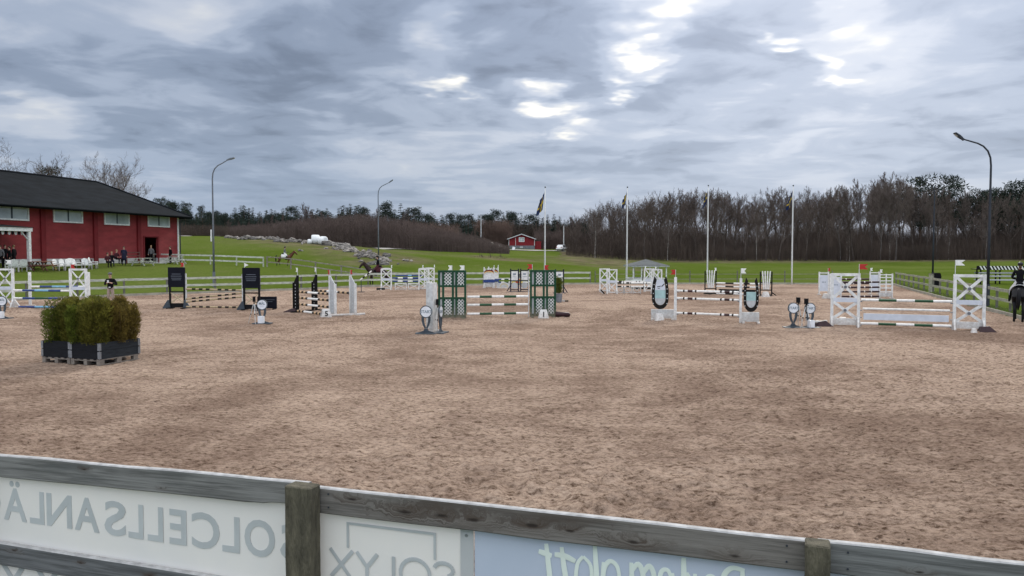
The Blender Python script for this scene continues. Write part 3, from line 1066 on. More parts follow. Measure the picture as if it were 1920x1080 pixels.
def bare_tree(seed, H, r0, first=.28, nb=11, spread=.9, counts=(6, 6, 4), up=.05, levels=4, twig_r=.014, lens=(.5, .52, .5, .5), fork=False, jit=1.0, deep=None):
    rng = random.Random(seed)
    T, C = Tubes(), Tubes()
    ks = (8, 6, 5, 4, 3); ns = (7, 5, 4, 3, 3)

    def rot_out(d, ang):
        d = Vector(d).normalized()
        a = d.orthogonal().normalized()
        a.rotate(Matrix.Rotation(rng.uniform(0, 2 * PI), 3, d))
        return (d * math.cos(ang) + a * math.sin(ang)).normalized()

    def grow(p, d, L_, r, lvl):
        k = ks[lvl]
        pts = [Vector(p)]; d = Vector(d)
        jj = (.05, .15, .2, .24, .3)[lvl] * jit
        for i in range(k):
            d = d + Vector((rng.gauss(0, jj), rng.gauss(0, jj), rng.gauss(0, jj * .7))) + Vector((0, 0, up if lvl else .02))
            d.normalize()
            pts.append(pts[-1] + d * (L_ / k))
        tip = (.18, .25, .3, .4, .5)[lvl]
        rs = [max(twig_r * .6, r * (1 - (1 - tip) * (i / k) ** .9)) for i in range(k + 1)]
        (T if lvl == 0 else C).add([tuple(q) for q in pts], rs, ns[lvl])
        if lvl >= levels: return
        cnt = nb if lvl == 0 else counts[lvl - 1]
        for c in range(cnt):
            lo = first if lvl == 0 else .22
            tt = lo + (1 - lo) * ((c + rng.random()) / cnt)
            if c == cnt - 1: tt = .99
            f = tt * k; i = min(int(f), k - 1)
            q = pts[i].lerp(pts[i + 1], f - i)
            dd = (pts[i + 1] - pts[i]).normalized()
            ang = rng.uniform(.5, 1.0) * spread if tt < .95 else rng.uniform(.1, .35)
            nd = rot_out(dd, ang)
            shape = (1.15 - .65 * tt) if lvl == 0 else (1.1 - .5 * tt)
            ll = L_ * lens[lvl] * shape * rng.uniform(.75, 1.2)
            grow(q, nd, ll, max(twig_r, rs[i] * rng.uniform(.45, .62)), lvl + 1)
    grow((0, 0, -.3), (rng.gauss(0, .03), rng.gauss(0, .03), 1), H * (.72 if not fork else fork), r0, 0)
    return T, C


def make_bare(name, seed, H, r0, bark, twig, label, cat, loc, group=None, **k):
    T, C = bare_tree(seed, H, r0, **k)
    t = thing(name, label, cat, loc, 0, group)
    # scale to the asked height
    V = np.concatenate(C.V); h = V[:, 2].max()
    for X in (T, C): X.V = [v * (H / h) for v in X.V]
    link('trunk', T.mesh('trunk', MAT[bark]), t)
    link('crown', C.mesh('crown', MAT[twig]), t)
    return t


def conifer(seed, H, kind):
    rng = np.random.default_rng(seed)
    T = Tubes()
    r0 = H * .014 + .04
    wob = rng.normal(0, .12, (7, 2)).cumsum(0) * .5; wob[0] = 0
    zs = np.linspace(-.3, H * .97, 7)
    T.add(np.column_stack([wob, zs]), np.linspace(r0, .03, 7), 6)
    V = []
    def tx(z):
        return np.array([np.interp(z, zs, wob[:, 0]), np.interp(z, zs, wob[:, 1])])
    if kind == 'spruce':
        z = H * .1
        while z < H * .985:
            f = (z - H * .1) / (H * .9)
            R_ = (1 - f) ** .8 * H * .23 + .15
            nbr = 7 if f < .8 else 5
            for b in range(nbr):
                az = rng.random() * 6.283; L_ = R_ * rng.uniform(.6, 1.2)
                m = max(5, int(L_ * 9))
                t = rng.random(m) ** .8
                c = tx(z)
                px_ = c[0] + np.cos(az) * L_ * t; py_ = c[1] + np.sin(az) * L_ * t
                pz = z - L_ * .28 * t + .12 * L_ * t * t
                s = (.34 - .12 * t) * (.6 + .8 * rng.random(m)) * (H / 12) ** .5
                for i in range(m):
                    o = rng.normal(0, .16, 3)
                    a = rng.normal(0, 1, 3); a[2] *= .35; a /= np.linalg.norm(a)
                    e = np.array([np.cos(az), np.sin(az), -.35]) * s[i] * 1.5
                    p = np.array([px_[i], py_[i], pz[i]]) + o * L_ * .3
                    V += [p - a * s[i] * .6, p + a * s[i] * .6, p + e]
            z += H * .036 * rng.uniform(.8, 1.2)
    else:
        n = int(15 + rng.integers(0, 6))
        for b in range(n):
            f = (b + rng.random()) / n
            z = H * (.38 + .6 * f)
            R_ = H * .20 * math.sin(min(1, .25 + (1 - f) * 1.1) * PI / 2) * rng.uniform(.6, 1.15)
            az = b * 2.4 + rng.normal(0, .5)
            c = tx(z)
            tip = np.array([c[0] + math.cos(az) * R_, c[1] + math.sin(az) * R_, z + R_ * .22])
            T.add(np.array([[c[0], c[1], z - .2], (np.array([c[0], c[1], z]) + tip) / 2, tip]), [r0 * .3, r0 * .22, .02], 4)
            sz = H * .075 * rng.uniform(.7, 1.3)
            for cl in range(3):
                cc = np.array([c[0], c[1], z]) + (tip - np.array([c[0], c[1], z])) * (.55 + .25 * cl) + rng.normal(0, sz * .3, 3)
                for i in range(84):
                    u = rng.normal(0, 1, 3); u /= np.linalg.norm(u)
                    p = cc + u * sz * np.array([1.25, 1.25, .6]) * rng.random() ** .4
                    a = rng.normal(0, 1, 3); a /= np.linalg.norm(a)
                    e = u + np.array([0, 0, .5]) + rng.normal(0, .4, 3)
                    s = sz * rng.uniform(.13, .27)
                    V += [p - a * s * .5, p + a * s * .5, p + e * s]
    V = np.array(V)
    return T, V


def make_conifer(name, seed, H, kind, label, loc, group, mat='needles'):
    T, V = conifer(seed, H, kind)
    t = thing(name, label, 'tree', loc, 0, group)
    link('trunk', T.mesh('trunk', MAT['pine_bark']), t)
    link('crown', tri_mesh('crown', V, np.arange(len(V)).reshape(-1, 3), MAT[mat]), t)
    return t


def place_copy(src, loc, rz, sc, state):
    o = src if id(src) not in state else copy_tree(src)
    state.add(id(src))
    o.location = loc; o.rotation_euler = (0, 0, rz); o.scale = (sc[0], sc[0], sc[1]) if isinstance(sc, tuple) else (sc, sc, sc)
    return o


def right_wood():
    rng = random.Random(8)
    G = 'bare deciduous trees of the wood behind the field'
    Lb = 'bare leafless deciduous tree standing in the dark wood behind the green field'
    z0 = (0, 0, 0)
    oak = [make_bare('bare_tree', 100 + i, 16, .27, 'bark', 'twig', 'broad crowned bare deciduous tree in the dark wood behind the green field', 'tree', z0, G, fork=.5, first=.5, nb=9, spread=.72, counts=(7, 6, 5), up=.09, twig_r=.015, lens=(.95, .5, .5, .5)) for i in range(4)]
    tall = [make_bare('bare_tree', 120 + i, 18, .22, 'bark', 'twig', 'tall narrow bare deciduous tree in the dark wood behind the green field', 'tree', z0, G, first=.38, nb=13, spread=.62, counts=(7, 6, 5), up=.10, twig_r=.015, lens=(.42, .5, .5, .5)) for i in range(4)]
    brush = [make_bare('bare_tree', 140 + i, 17, .14, 'bark_grey', 'twig_grey', 'fine twigged upright bare tree in the higher right part of the dark wood', 'tree', z0, G, first=.28, nb=15, spread=.5, counts=(7, 7, 5), up=.14, twig_r=.015, lens=(.42, .55, .5, .55)) for i in range(3)]
    prof = [(1040, 425), (1075, 408), (1105, 388), (1150, 374), (1200, 364), (1260, 346), (1300, 352), (1340, 346), (1392, 368), (1440, 352), (1480, 349), (1530, 352), (1560, 346), (1610, 336), (1650, 326), (1690, 324), (1730, 345), (1800, 352), (1860, 352), (1920, 350), (2100, 345)]
    st = set()

    def top(px):
        return float(np.interp(px, [p[0] for p in prof], [p[1] for p in prof]))
    for d0, step, k0, k1 in ((199, 27, .70, .98), (214, 21, .86, 1.02), (232, 19, .9, 1.03), (252, 26, .85, 1.0)):
        px = 1078 + rng.uniform(0, 12)
        while px < 2080:
            d = d0 + rng.uniform(-5, 6)
            x = atx(px, d); z = hz(x, d)
            Ht = max(6.0, (CAM_H + (474 - top(px)) / FPX * d - z) * rng.uniform(k0 if px < 1555 else .9, k1))
            if px > 1555: src = rng.choice(brush + brush + brush + tall)
            elif px > 1780: src = rng.choice(tall + oak)
            else: src = rng.choice(oak + tall)
            h0 = 16 if src in oak else 18 if src in tall else 17
            s = Ht / h0
            place_copy(src, (x, d, z - .1), rng.uniform(0, 6.28), (s * rng.uniform(.85, 1.1), s), st)
            px += step * rng.uniform(.6, 1.4)
    # a few pale trunks near the edge
    Gb = 'pale birches at the edge of the wood'
    bs = make_bare('birch', 160, 13, .11, 'bark_pale', 'twig_grey', 'slender birch with a pale trunk at the edge of the dark wood', 'tree', z0, Gb, first=.35, nb=14, spread=.6, counts=(6, 5, 4), up=.08, twig_r=.015)
    for px in (1116, 1252, 1418, 1587, 1592, 1668, 1778, 1848, 1512):
        d = 195 + rng.uniform(-2, 3); x = atx(px, d)
        s = rng.uniform(.75, 1.05)
        place_copy(bs, (x, d, hz(x, d) - .1), rng.uniform(0, 6), s, st)
    # evergreen crowns that rise out of the wood at the right
    Gp = 'dark pines among the bare trees at the right end of the wood'
    Lp = 'dark green pine rising out of the bare wood beside the tall lamp posts'
    pines = [make_conifer('pine_tree', 200 + i, 18, 'pine', Lp, z0, Gp) for i in range(3)]
    for px, yt, d in ((1724, 334, 216), (1777, 330, 214), (1838, 354, 216), (1862, 352, 222), (1890, 346, 216), (1918, 342, 214), (1945, 338, 222), (1905, 372, 210), (1975, 345, 226), (2010, 340, 225)):
        x = atx(px, d); z = hz(x, d)
        Ht = CAM_H + (474 - yt) / FPX * d - z
        s = Ht / 18
        place_copy(rng.choice(pines), (x, d, z - .2), rng.uniform(0, 6), (s * 1.05, s), st)


def thin_stems(name, n, pxr, dr, hfun, mat, seed, rw=(.012, .03), branches=5, lean=.1):
    """undergrowth nobody could count: upright twigs with side shoots"""
    rng = np.random.default_rng(seed)
    d = rng.uniform(*dr, n); px = rng.uniform(*pxr, n)
    x = (px - 960) / FPX * d
    z = height(x, d) - .1
    h = hfun(px, d, z) * rng.uniform(.55, 1.05, n)
    w = rng.uniform(*rw, n)
    base = np.stack([x, d, z], -1)
    tip = base + np.stack([rng.normal(0, lean, n) * h, rng.normal(0, lean, n) * h, h], -1)
    A = [base]; B = [tip]; W = [w]; W2 = [w * .3]
    for b in range(branches):
        t = rng.uniform(.15, .95, n)[:, None]
        p = base + (tip - base) * t
        l = h * rng.uniform(.15, .38, n) * (1.1 - .5 * t[:, 0])
        a = rng.uniform(0, 6.283, n)
        q = p + np.stack([np.cos(a) * l * .55, np.sin(a) * l * .55, l * rng.uniform(.4, .95, n)], -1)
        A.append(p); B.append(q); W.append(w * .6); W2.append(w * .25)
    A = np.concatenate(A); B = np.concatenate(B); W = np.concatenate(W); W2 = np.concatenate(W2)
    m = len(A)
    ang = np.arange(3) * 2 * PI / 3
    ring = np.stack([np.cos(ang), np.sin(ang), np.zeros(3)], -1)
    V = np.concatenate([A[:, None] + ring[None] * W[:, None, None], B[:, None] + ring[None] * W2[:, None, None]], 1).reshape(-1, 3)
    f = np.array([(0, 1, 4, 3), (1, 2, 5, 4), (2, 0, 3, 5)])
    F = (f[None] + (np.arange(m) * 6)[:, None, None]).reshape(-1, 4)
    tag(link(name, tri_mesh(name, V, F, MAT[mat])), None, None, kind='stuff')


def undergrowth():
    thin_stems('undergrowth', 26000, (1062, 2100), (193, 250), lambda px, d, z: 5.0 + 1.6 * np.sin(px * .021) + 6 * fbm(px * .012, d * .02, 3, 3) + (d - 193) * .07, 'undergrowth', 31, (.02, .05), 6, .14)
    thin_stems('wood_saplings', 5200, (1070, 2100), (205, 258), lambda px, d, z: np.full_like(px, 9.0), 'twig', 32, (.03, .07), 6, .06)
    tops = lambda px, d, z: np.maximum(1.0, CAM_H + (474 - np.interp(px, [345, 400, 440, 520, 560, 620, 680, 720, 790, 840, 900, 950], [436, 434, 424, 418, 412, 408, 402, 408, 420, 432, 444, 460])) / FPX * d - z)
    thin_stems('thicket', 21000, (395, 955), (166, 208), tops, 'thicket', 33, (.012, .03), 6, .07)
    thin_stems('thicket', 2600, (730, 860), (185, 210), lambda px, d, z: np.full_like(px, 6.5), 'thicket_red', 34, (.012, .028), 6, .1)
    thin_stems('thicket', 2400, (895, 955), (218, 226), lambda px, d, z: np.full_like(px, 7.5), 'thicket_red', 35, (.02, .04), 6, .1)
    thin_stems('thicket', 2600, (1005, 1100), (217, 232), lambda px, d, z: np.full_like(px, 5.0), 'thicket', 36, (.02, .04), 6, .12)
    thin_stems('thicket', 2200, (300, 430), (158, 180), lambda px, d, z: np.full_like(px, 2.6), 'undergrowth', 37, (.015, .03), 6, .12)
    thin_stems('thicket', 5000, (925, 1095), (232, 262), lambda px, d, z: np.full_like(px, 7.0), 'undergrowth', 39, (.03, .06), 6, .1)
    thin_stems('distant_wood', 7000, (285, 1095), (256, 275), lambda px, d, z: 7.5 + 3 * fbm(px * .03, d * .02, 3, 12), 'needles_far', 44, (.06, .13), 6, .06)
    thin_stems('roadside_scrub', 70, (888, 950), (134, 142), lambda px, d, z: .3 + .5 * (np.sin(px * .35) > .2), 'undergrowth', 38, (.02, .04), 6, .2)


def left_wood():
    rng = random.Random(21)
    G = 'conifers of the far wood at the left'
    Lc = 'dark conifer in the far wood behind the brown thicket'
    z0 = (0, 0, 0)
    protos = [make_conifer('conifer', 220 + i, 14, 'pine' if i > 4 else 'spruce', ('open crowned dark pine in the far wood behind the brown thicket' if i > 4 else 'pointed dark spruce in the far wood behind the brown thicket'), z0, G, 'needles_far') for i in range(6)]
    prof = [(290, 378), (330, 380), (360, 392), (385, 396), (420, 398), (455, 382), (500, 392), (545, 388), (600, 392), (640, 386), (665, 380), (700, 384), (750, 380), (800, 398), (850, 402), (905, 402), (940, 396), (985, 398), (1040, 402), (1080, 408)]
    st = set()
    for d0, step, k0, k1 in ((221, 17, .6, .98), (238, 9.5, .72, 1.07), (262, 8.5, .8, 1.04)):
        px = 282
        while px < 1100:
            d = d0 + rng.uniform(-7, 8)
            if not (d < 230 and 930 < px < 1070):
                x = atx(px, d); z = hz(x, d)
                yt = float(np.interp(px, [p[0] for p in prof], [p[1] for p in prof]))
                Ht = max(5, (CAM_H + (474 - yt) / FPX * d - z) * rng.uniform(k0, k1))
                s = Ht / 14
                place_copy(rng.choice(protos), (x, d, z - .2), rng.uniform(0, 6), (s * rng.uniform(.85, 1.1), s), st)
            px += step * rng.uniform(.6, 1.4)
    # bare tree tops that stand out of the conifers
    G2 = 'bare trees among the far conifers'
    b = [make_bare('bare_tree', 240 + i, 14, .18, 'bark_grey', 'thicket', 'fine brown bare tree top among the far conifers', 'tree', z0, G2, first=.3, nb=13, spread=.55, counts=(6, 6, 4), up=.12, twig_r=.02, lens=(.4, .5, .5, .5)) for i in range(2)]
    extra = [(px, float(np.interp(px, [430, 560, 680, 800, 900], [412, 398, 392, 410, 432])) + rng.uniform(-4, 10), rng.uniform(176, 212)) for px in np.linspace(432, 905, 26)]
    for px, yt, d in extra + [(575, 378, 216)] + list(((575, 384, 216), (590, 392, 214), (340, 408, 200), (715, 388, 218), (765, 392, 214), (845, 420, 214), (912, 418, 228), (938, 424, 224), (1012, 418, 232), (1050, 412, 230), (1075, 404, 222))):
        x = atx(px, d); z = hz(x, d)
        s = (CAM_H + (474 - yt) / FPX * d - z) / 14
        place_copy(rng.choice(b), (x, d, z - .1), rng.uniform(0, 6), (s * 1.1, s), st)


def near_trees():
    # behind the riding hall
    d = 112
    specs = [('bare_tree', 48, 258, 304, .36, 14, .95, 'bark', 'twig', 'spreading bare tree behind the black roof, beside the dark pine'),
             ('bare_tree', 205, 284, 301, .18, 12, .75, 'bark_grey', 'twig_grey', 'fine twigged rounded bare tree behind the middle of the black roof'),
             ('bare_tree', 246, 322, 302, .13, 10, .75, 'bark_grey', 'twig_grey', 'smaller bare tree behind the hip of the black roof')]
    for nm, px, yt, seed, r, nb, sp, bk, tw, lb in specs:
        x = atx(px, d); z = hz(x, d)
        Ht = CAM_H + (474 - yt) / FPX * d - z
        make_bare(nm, seed, Ht, r, bk, tw, lb, 'tree', (x, d, z), None, fork=.46, first=.45, nb=nb, spread=sp, counts=(8, 7, 5), up=.07, twig_r=.008 if tw == 'twig_grey' else .015, lens=(1.3, .55, .5, .5) if seed == 304 else (1.0, .55, .5, .5))
    x = atx(-8, 116); make_bare('bare_tree', 303, 12.5, .2, 'bark', 'twig', 'low bare tree cut off by the frame above the black roof', 'tree', (x, 116, hz(x, 116)), None, fork=.45, first=.45, nb=8, spread=.9, counts=(8, 7, 5), twig_r=.010, lens=(1.1, .55, .5, .5))
    G = 'pines beside the end of the riding hall'
    x = atx(93, 118)
    make_conifer('pine_tree', 310, 11.6, 'pine', 'dark pine showing just above the black hall roof', (x, 118, hz(x, 118)), None)
    st = set()
    p = [make_conifer('pine_tree', 311, 10, 'pine', 'open crowned pine beside the gable end of the red hall', (0, 0, 0), G), make_conifer('pine_tree', 312, 10, 'pine', 'open crowned pine beside the gable end of the red hall', (0, 0, 0), G)]
    for i, (px, yt, dd) in enumerate(((305, 371, 172), (323, 379, 176), (350, 380, 168), (381, 386, 166), (366, 412, 172), (335, 404, 172))):
        x = atx(px, dd); z = hz(x, dd)
        s = (CAM_H + (474 - yt) / FPX * dd - z) / 10
        place_copy(p[i % 2], (x, dd, z), i * 1.3, (s * .85, s), st)


right_wood(); undergrowth(); left_wood(); near_trees()

# ------------------------------------------------------------------ stones and bales on the rise
def stones():
    rng = random.Random(4)
    G = 'field stones heaped along the rise'
    Lb = 'grey field stone in the heaps along the grassy rise'
    protos = []
    for i in range(4):
        b = MB().ball((0, 0, .25), (.5 + .1 * i, .45, .38), 9, 6, jit=.28, rng=rng)
        o = link('field_stone', b.mesh('field_stone', MAT['rock' if i % 3 else 'rock_dark'])); tag(o, Lb, 'stone', G); protos.append(o)
    used = set()
    spots = []
    for k in range(60):
        px = 425 + 150 * (k + rng.random()) / 60
        spots.append((px, 134 + rng.gauss(0, 2.0) - (px - 425) * .02, rng.uniform(.4, 1.0)))
    for k in range(16):
        spots.append((rng.uniform(612, 650), 128 + rng.gauss(0, 1.2), rng.uniform(.7, 1.4)))
    for k in range(75):
        u = (k + rng.random()) / 75
        spots.append((628 + 100 * u + rng.gauss(0, 10), 124 - 22 * u + rng.gauss(0, 3), rng.uniform(.4, .95)))
    spots += [(758, 107, .6), (764, 106.5, .5), (771, 107, .5), (562, 112, .5), (567, 112, .4)]
    for px, d, s in spots:
        o = rng.choice(protos)
        if o.name in used: o = copy_tree(o)
        else: used.add(o.name)
        x = atx(px, d)
        o.location = (x, d, hz(x, d) - .06 * s); o.rotation_euler = (rng.uniform(-.3, .3), rng.uniform(-.3, .3), rng.uniform(0, 6)); o.scale = (s, s * rng.uniform(.8, 1.2), s * rng.uniform(.7, 1.1))


stones()


def bales():
    G = 'white wrapped bales by the stone heap'
    for px, d, r, l, a, lb in ((592, 130, .78, 1.3, .3, 'white plastic wrapped bale beside the stone heap, the larger on the left'), (606, 129.5, .72, 1.2, -.5, 'white plastic wrapped bale beside the stone heap, touching the stones'), (581, 129, .4, .6, .6, 'small white plastic bundle at the foot of the wrapped bales')):
        x = atx(px, d)
        b = MB()
        pts = [(-l / 2, 0, r), (-l / 2 + .02, 0, r), (-l / 2 + .12, 0, r), (0, 0, r), (l / 2 - .12, 0, r), (l / 2 - .02, 0, r), (l / 2, 0, r)]
        b.tube(pts, [r * .6, r * .86, r * .98, r * 1.02, r * .98, r * .86, r * .6], 16)
        o = link('wrapped_bale', b.mesh('wrapped_bale', MAT['bale'], True), None, (x, d, hz(x, d) - .05), a)
        tag(o, lb, 'bale', G)


bales()

# ------------------------------------------------------------------ lamps, flagpoles, utility poles
def lamp(px, d, H, arm, label, mat='steel', head_tilt=.3, kind=0):
    x = atx(px, d); z = hz(x, d)
    t = thing('street_lamp', label, 'lamp post', (x, d, z), 0, 'tall lamp posts around the arena')
    s = 1 if arm > 0 else -1
    a = abs(arm)
    part(t, 'base', MB().tube([(0, 0, -.3), (0, 0, 1.1)], [.105, .1], 10), MAT[mat])
    pts = [(0, 0, 1.0), (0, 0, H * .5), (0, 0, H - 1.1), (s * .04, 0, H - .7), (s * .17, 0, H - .38), (s * .4, 0, H - .14), (s * .68, 0, H)]
    rise = .28 if arm > 0 else .22
    pts += [(s * (.68 + (a - .68) * .6), 0, H + rise * .6), (s * a, 0, H + rise)]
    part(t, 'pole', MB().tube(pts, [.078, .062, .048, .045, .043, .041, .039, .036, .034], 10), MAT[mat], smooth=True)
    h = MB(); e = Vector((s * a, 0, H + rise)); dr = Vector((s, 0, head_tilt)).normalized(); n = Vector((-dr.z, 0, dr.x)) if s > 0 else Vector((dr.z, 0, -dr.x))
    L_ = .5
    ps = [e - dr * .08, e + dr * .06, e + dr * .25, e + dr * L_]
    for i in range(3):
        pass
    h.beam(ps[0], ps[1], .1, .1); h.beam(ps[1], ps[2], .1, .16, w1=.13); h.beam(ps[2], ps[3], .09, .24, w1=.05)
    hd = part(t, 'lamp_head', h, MAT[mat])
    part(hd, 'lens', MB().beam(e + dr * .28 - n * .066, e + dr * .45 - n * .05, .012, .16), MAT['pale_grey'])
    return t


l1 = lamp(401, 58, 8.9, 1.15, 'tall grey lamp post with a curved arm behind the black board fence jump')
part(l1, 'notice', MB().box(-.16, -.07, -.12, -.09, 3.3, 4.15), MAT['white'])
lamp(710, 88, 9.1, 1.25, 'lamp post with a curved arm standing before the stone heap', head_tilt=.75)
lamp(1853, 40, 8.1, -1.45, 'tall dark lamp post with its arm bent left beside the horse rider', 'steel_dark', .75)
lamp(1749, 67, 8.6, -1.15, 'dark lamp post half lost against the wood behind the fence corner', 'steel_dark', .5)


def flagpole(px, d, ytop, label, lean, seed):
    x = atx(px, d); z = hz(x, d) if d > 69 else 0
    H = CAM_H + (474 - ytop) / FPX * d - z
    t = thing('flagpole', label, 'flagpole', (x, d, z), 0, 'white flagpoles along the far edge')
    part(t, 'pole', MB().tube([(0, 0, -.3), (0, 0, .7), (0, 0, H * .6), (0, 0, H - .1)], [.06, .058, .048, .03], 10), MAT['flagpole'], smooth=True)
    part(t, 'finial', MB().ball((0, 0, H - .03), .07, 8, 6), MAT['sign_grey'])
    # limp flag: hanging folds, blue with a yellow cross
    rng = np.random.default_rng(seed)
    b = MB(); n = 30; m = 15
    zt = H - .45; fl, fh = lean
    for i in range(n):
        v = i / (n - 1)
        for j in range(m):
            u = j / (m - 1)
            # the cloth falls from the hoist and gathers into folds
            zz = zt - v * fh * (1 - .25 * u) - u * fh * .62
            xx = -.05 - (u * .34 + v * .12) * fl
            yy = .16 * math.sin(u * 9 + v * 2.5 + seed) * (.2 + .8 * u)
            xx += .07 * math.sin(u * 13 + v * 3 + seed * 2) * u
            b.v.append((xx, yy, zz))
    for i in range(n - 1):
        for j in range(m - 1):
            a = i * m + j
            cross = (.30 < (j + .5) / (m - 1) < .46) or (.4 < (i + .5) / (n - 1) < .6)
            b.f.append((a, a + 1, a + m + 1, a + m)); b.m.append(1 if cross else 0)
    part(t, 'flag', b, [MAT['flag_blue'], MAT['flag_yellow']], smooth=True)
    part(t, 'halyard', MB().tube([(-.09, -.03, 1.2), (-.06, -.03, H - .4)], .008, 4), MAT['white_dull'])


flagpole(1022, 70.0, 351, 'white flagpole with a flag blown out to the side, above the green lattice wing', (1.5, 1.55), 1)
flagpole(1175.5, 72, 351, 'white flagpole with a limp blue and yellow flag beside the gazebo', (1.0, 1.15), 2)
flagpole(1326.5, 72, 348, 'white flagpole with a limp blue and yellow flag above the black slatted wing', (1.0, 1.2), 3)
flagpole(1485, 68, 348, 'white flagpole with a limp blue and yellow flag, nearest to the white panel jump', (1.0, 1.25), 4)
for px, yt, yb, d, lb in ((902, 404, 464, 207, 'thin bare utility pole by the parked cars'), (1057, 424, 462, 211, 'thin utility pole beside the dark scrub right of the cottage')):
    p = atd(px, yb, d); z = hz(p.x, d)
    H = CAM_H + (474 - yt) / FPX * d - z
    t = thing('utility_pole', lb, 'pole', (p.x, d, z), 0)
    part(t, 'pole', MB().tube([(0, 0, -.3), (0, 0, H)], [.16, .1], 8), MAT['white_dull'])
    part(t, 'cap', MB().tube([(0, 0, H), (0, 0, H + .12)], [.12, .03], 8), MAT['steel'])


# ------------------------------------------------------------------ fences
def rail_fence(name, label, pts, post_gap, rails, rail_h, mat, post_mat, post_h, group=None, post_w=.1, side=1, wob=.012, rail_t=.035, ground=True, cat='fence', post_r=None):
    rng = random.Random(len(label) * 7 + len(pts))
    p0 = pts[0]
    t = thing(name, label, cat, (p0[0], p0[1], 0), 0, group)
    O = Vector((p0[0], p0[1], 0))
    P = []
    for a, b in zip(pts, pts[1:]):
        a, b = Vector((*a, 0)), Vector((*b, 0)); n = max(1, round((b - a).length / post_gap))
        for k in range(n): P.append(a.lerp(b, k / n))
    P.append(Vector((*pts[-1], 0)))
    Z = [hz(p.x, p.y) if ground else 0.0 for p in P]
    cache = {}
    for i, (p, z) in enumerate(zip(P, Z)):
        if i < len(P) - 1:
            q = P[i + 1]
            dr = (q - p).normalized(); nn = Vector((-dr.y, dr.x, 0)) * side
        m = cache.setdefault('p', MB().box(-post_w / 2, post_w / 2, -post_w / 2, post_w / 2, -.4, post_h).mesh('post', MAT[post_mat]) if not post_r else
                             MB().tube([(0, 0, -.4), (0, 0, post_h)], post_r, 7).mesh('post', MAT[post_mat]))
        link('post', m, t, Vector((p.x, p.y, z)) - O, math.atan2(dr.y, dr.x) + rng.uniform(-.05, .05))
        if i == len(P) - 1: break
        off = -nn * (post_w / 2 + rail_t / 2 + .003)
        for rz_ in rails:
            a = p + off - O; b = q + off - O
            a.z = z + rz_ + rng.uniform(-wob, wob); b.z = Z[i + 1] + rz_ + rng.uniform(-wob, wob)
            L_ = (b - a).length
            mid = a
            mb = MB().box(.004, L_ - .004, -rail_t / 2, rail_t / 2, -rail_h / 2, rail_h / 2)
            o = link('rail', mb.mesh('rail', MAT[mat]), t, mid)
            dv = b - a
            o.rotation_euler = (0, -math.atan2(dv.z, math.hypot(dv.x, dv.y)), math.atan2(dv.y, dv.x))
    return t


def off_poly(i0, i1, d):
    # offset the arena edge outwards
    out = []
    for i in range(i0, i1 + 1):
        p = Vector(ARENA[i])
        a = Vector(ARENA[max(i - 1, i0)]); b = Vector(ARENA[min(i + 1, i1)])
        dr = (b - a).normalized(); n = Vector((dr.y, -dr.x))
        q = p + n * d; out.append((q.x, q.y))
    return out


rail_fence('arena_fence', 'pale two rail fence along the far left edge of the arena', off_poly(5, 10, .45)[::-1], 3.2, (.97, .5), .15, 'rail_pale', 'post_grey', 1.05, side=1)
rail_fence('arena_fence', 'weathered two rail fence along the right side of the arena', [(22.0, 34.2), (28.35, 53.8)], 2.2, (.93, .47), .14, 'rail_green', 'post_grey', 1.02, side=-1)
rail_fence('arena_fence', 'far part of the right hand rail fence beyond the gate post', [(28.75, 55.0), (33.1, 68.9)], 2.2, (.93, .47), .13, 'rail_green', 'post_grey', 1.02, side=-1)
rail_fence('arena_fence', 'near part of the right hand rail fence behind the black horse', [(17.3, 20.0), (21.8, 33.6)], 2.2, (.93, .47), .14, 'rail_green', 'post_grey', 1.02, side=-1)
rail_fence('wire_fence', 'low grey wire fence along the far edge below the flagpoles', [(7.3, 70.2), (32.2, 70.0)], 4.0, (.42, .85), .035, 'rail_brown', 'post_grey', 1.15, post_w=.08)
rail_fence('paddock_fence', 'white two rail paddock fence running right from the red hall', [(atx(289, 84.5), 84.5), (atx(395, 82.5), 82.5), (atx(494, 80), 80)], 4.2, (.92, .42), .15, 'rail_white', 'rail_pale', 1.0)
rail_fence('paddock_fence', 'brown grey paddock fence running downhill in front of the bay horse', [(atx(501, 80), 80), (atx(640, 75), 75), (atx(760, 71.5), 71.5)], 3.4, (1.0, .5), .1, 'rail_brown', 'rail_brown', 1.05)
g = Vector((28.55, 54.4, 0))
t = thing('gate_post', 'thick greenish gate post in the right hand fence with a dark jacket on it', 'post', (g.x, g.y, 0), 0)
part(t, 'post', MB().box(-.13, .13, -.13, .13, -.3, 1.25), MAT['rail_green'])
part(t, 'cap', MB().box(-.15, .15, -.15, .15, 1.25, 1.29), MAT['post_grey'])
j = MB()
j.poly([(-.2, 1.32), (.22, 1.32), (.3, 1.1), (.26, .75), (.3, .45), (.05, .38), (-.22, .5), (-.26, .9)], -.2, -.135)
j.poly([(-.16, 1.325), (.18, 1.325), (.24, 1.0), (.1, .8), (-.2, .85)], .135, .19)
j.box(-.16, .18, -.2, .19, 1.295, 1.335)
tag(link('jacket', j.mesh('jacket', MAT['cloth_black']), None, (g.x + .25, g.y - .02, 0), .2), 'black jacket hung over the greenish gate post', 'jacket')

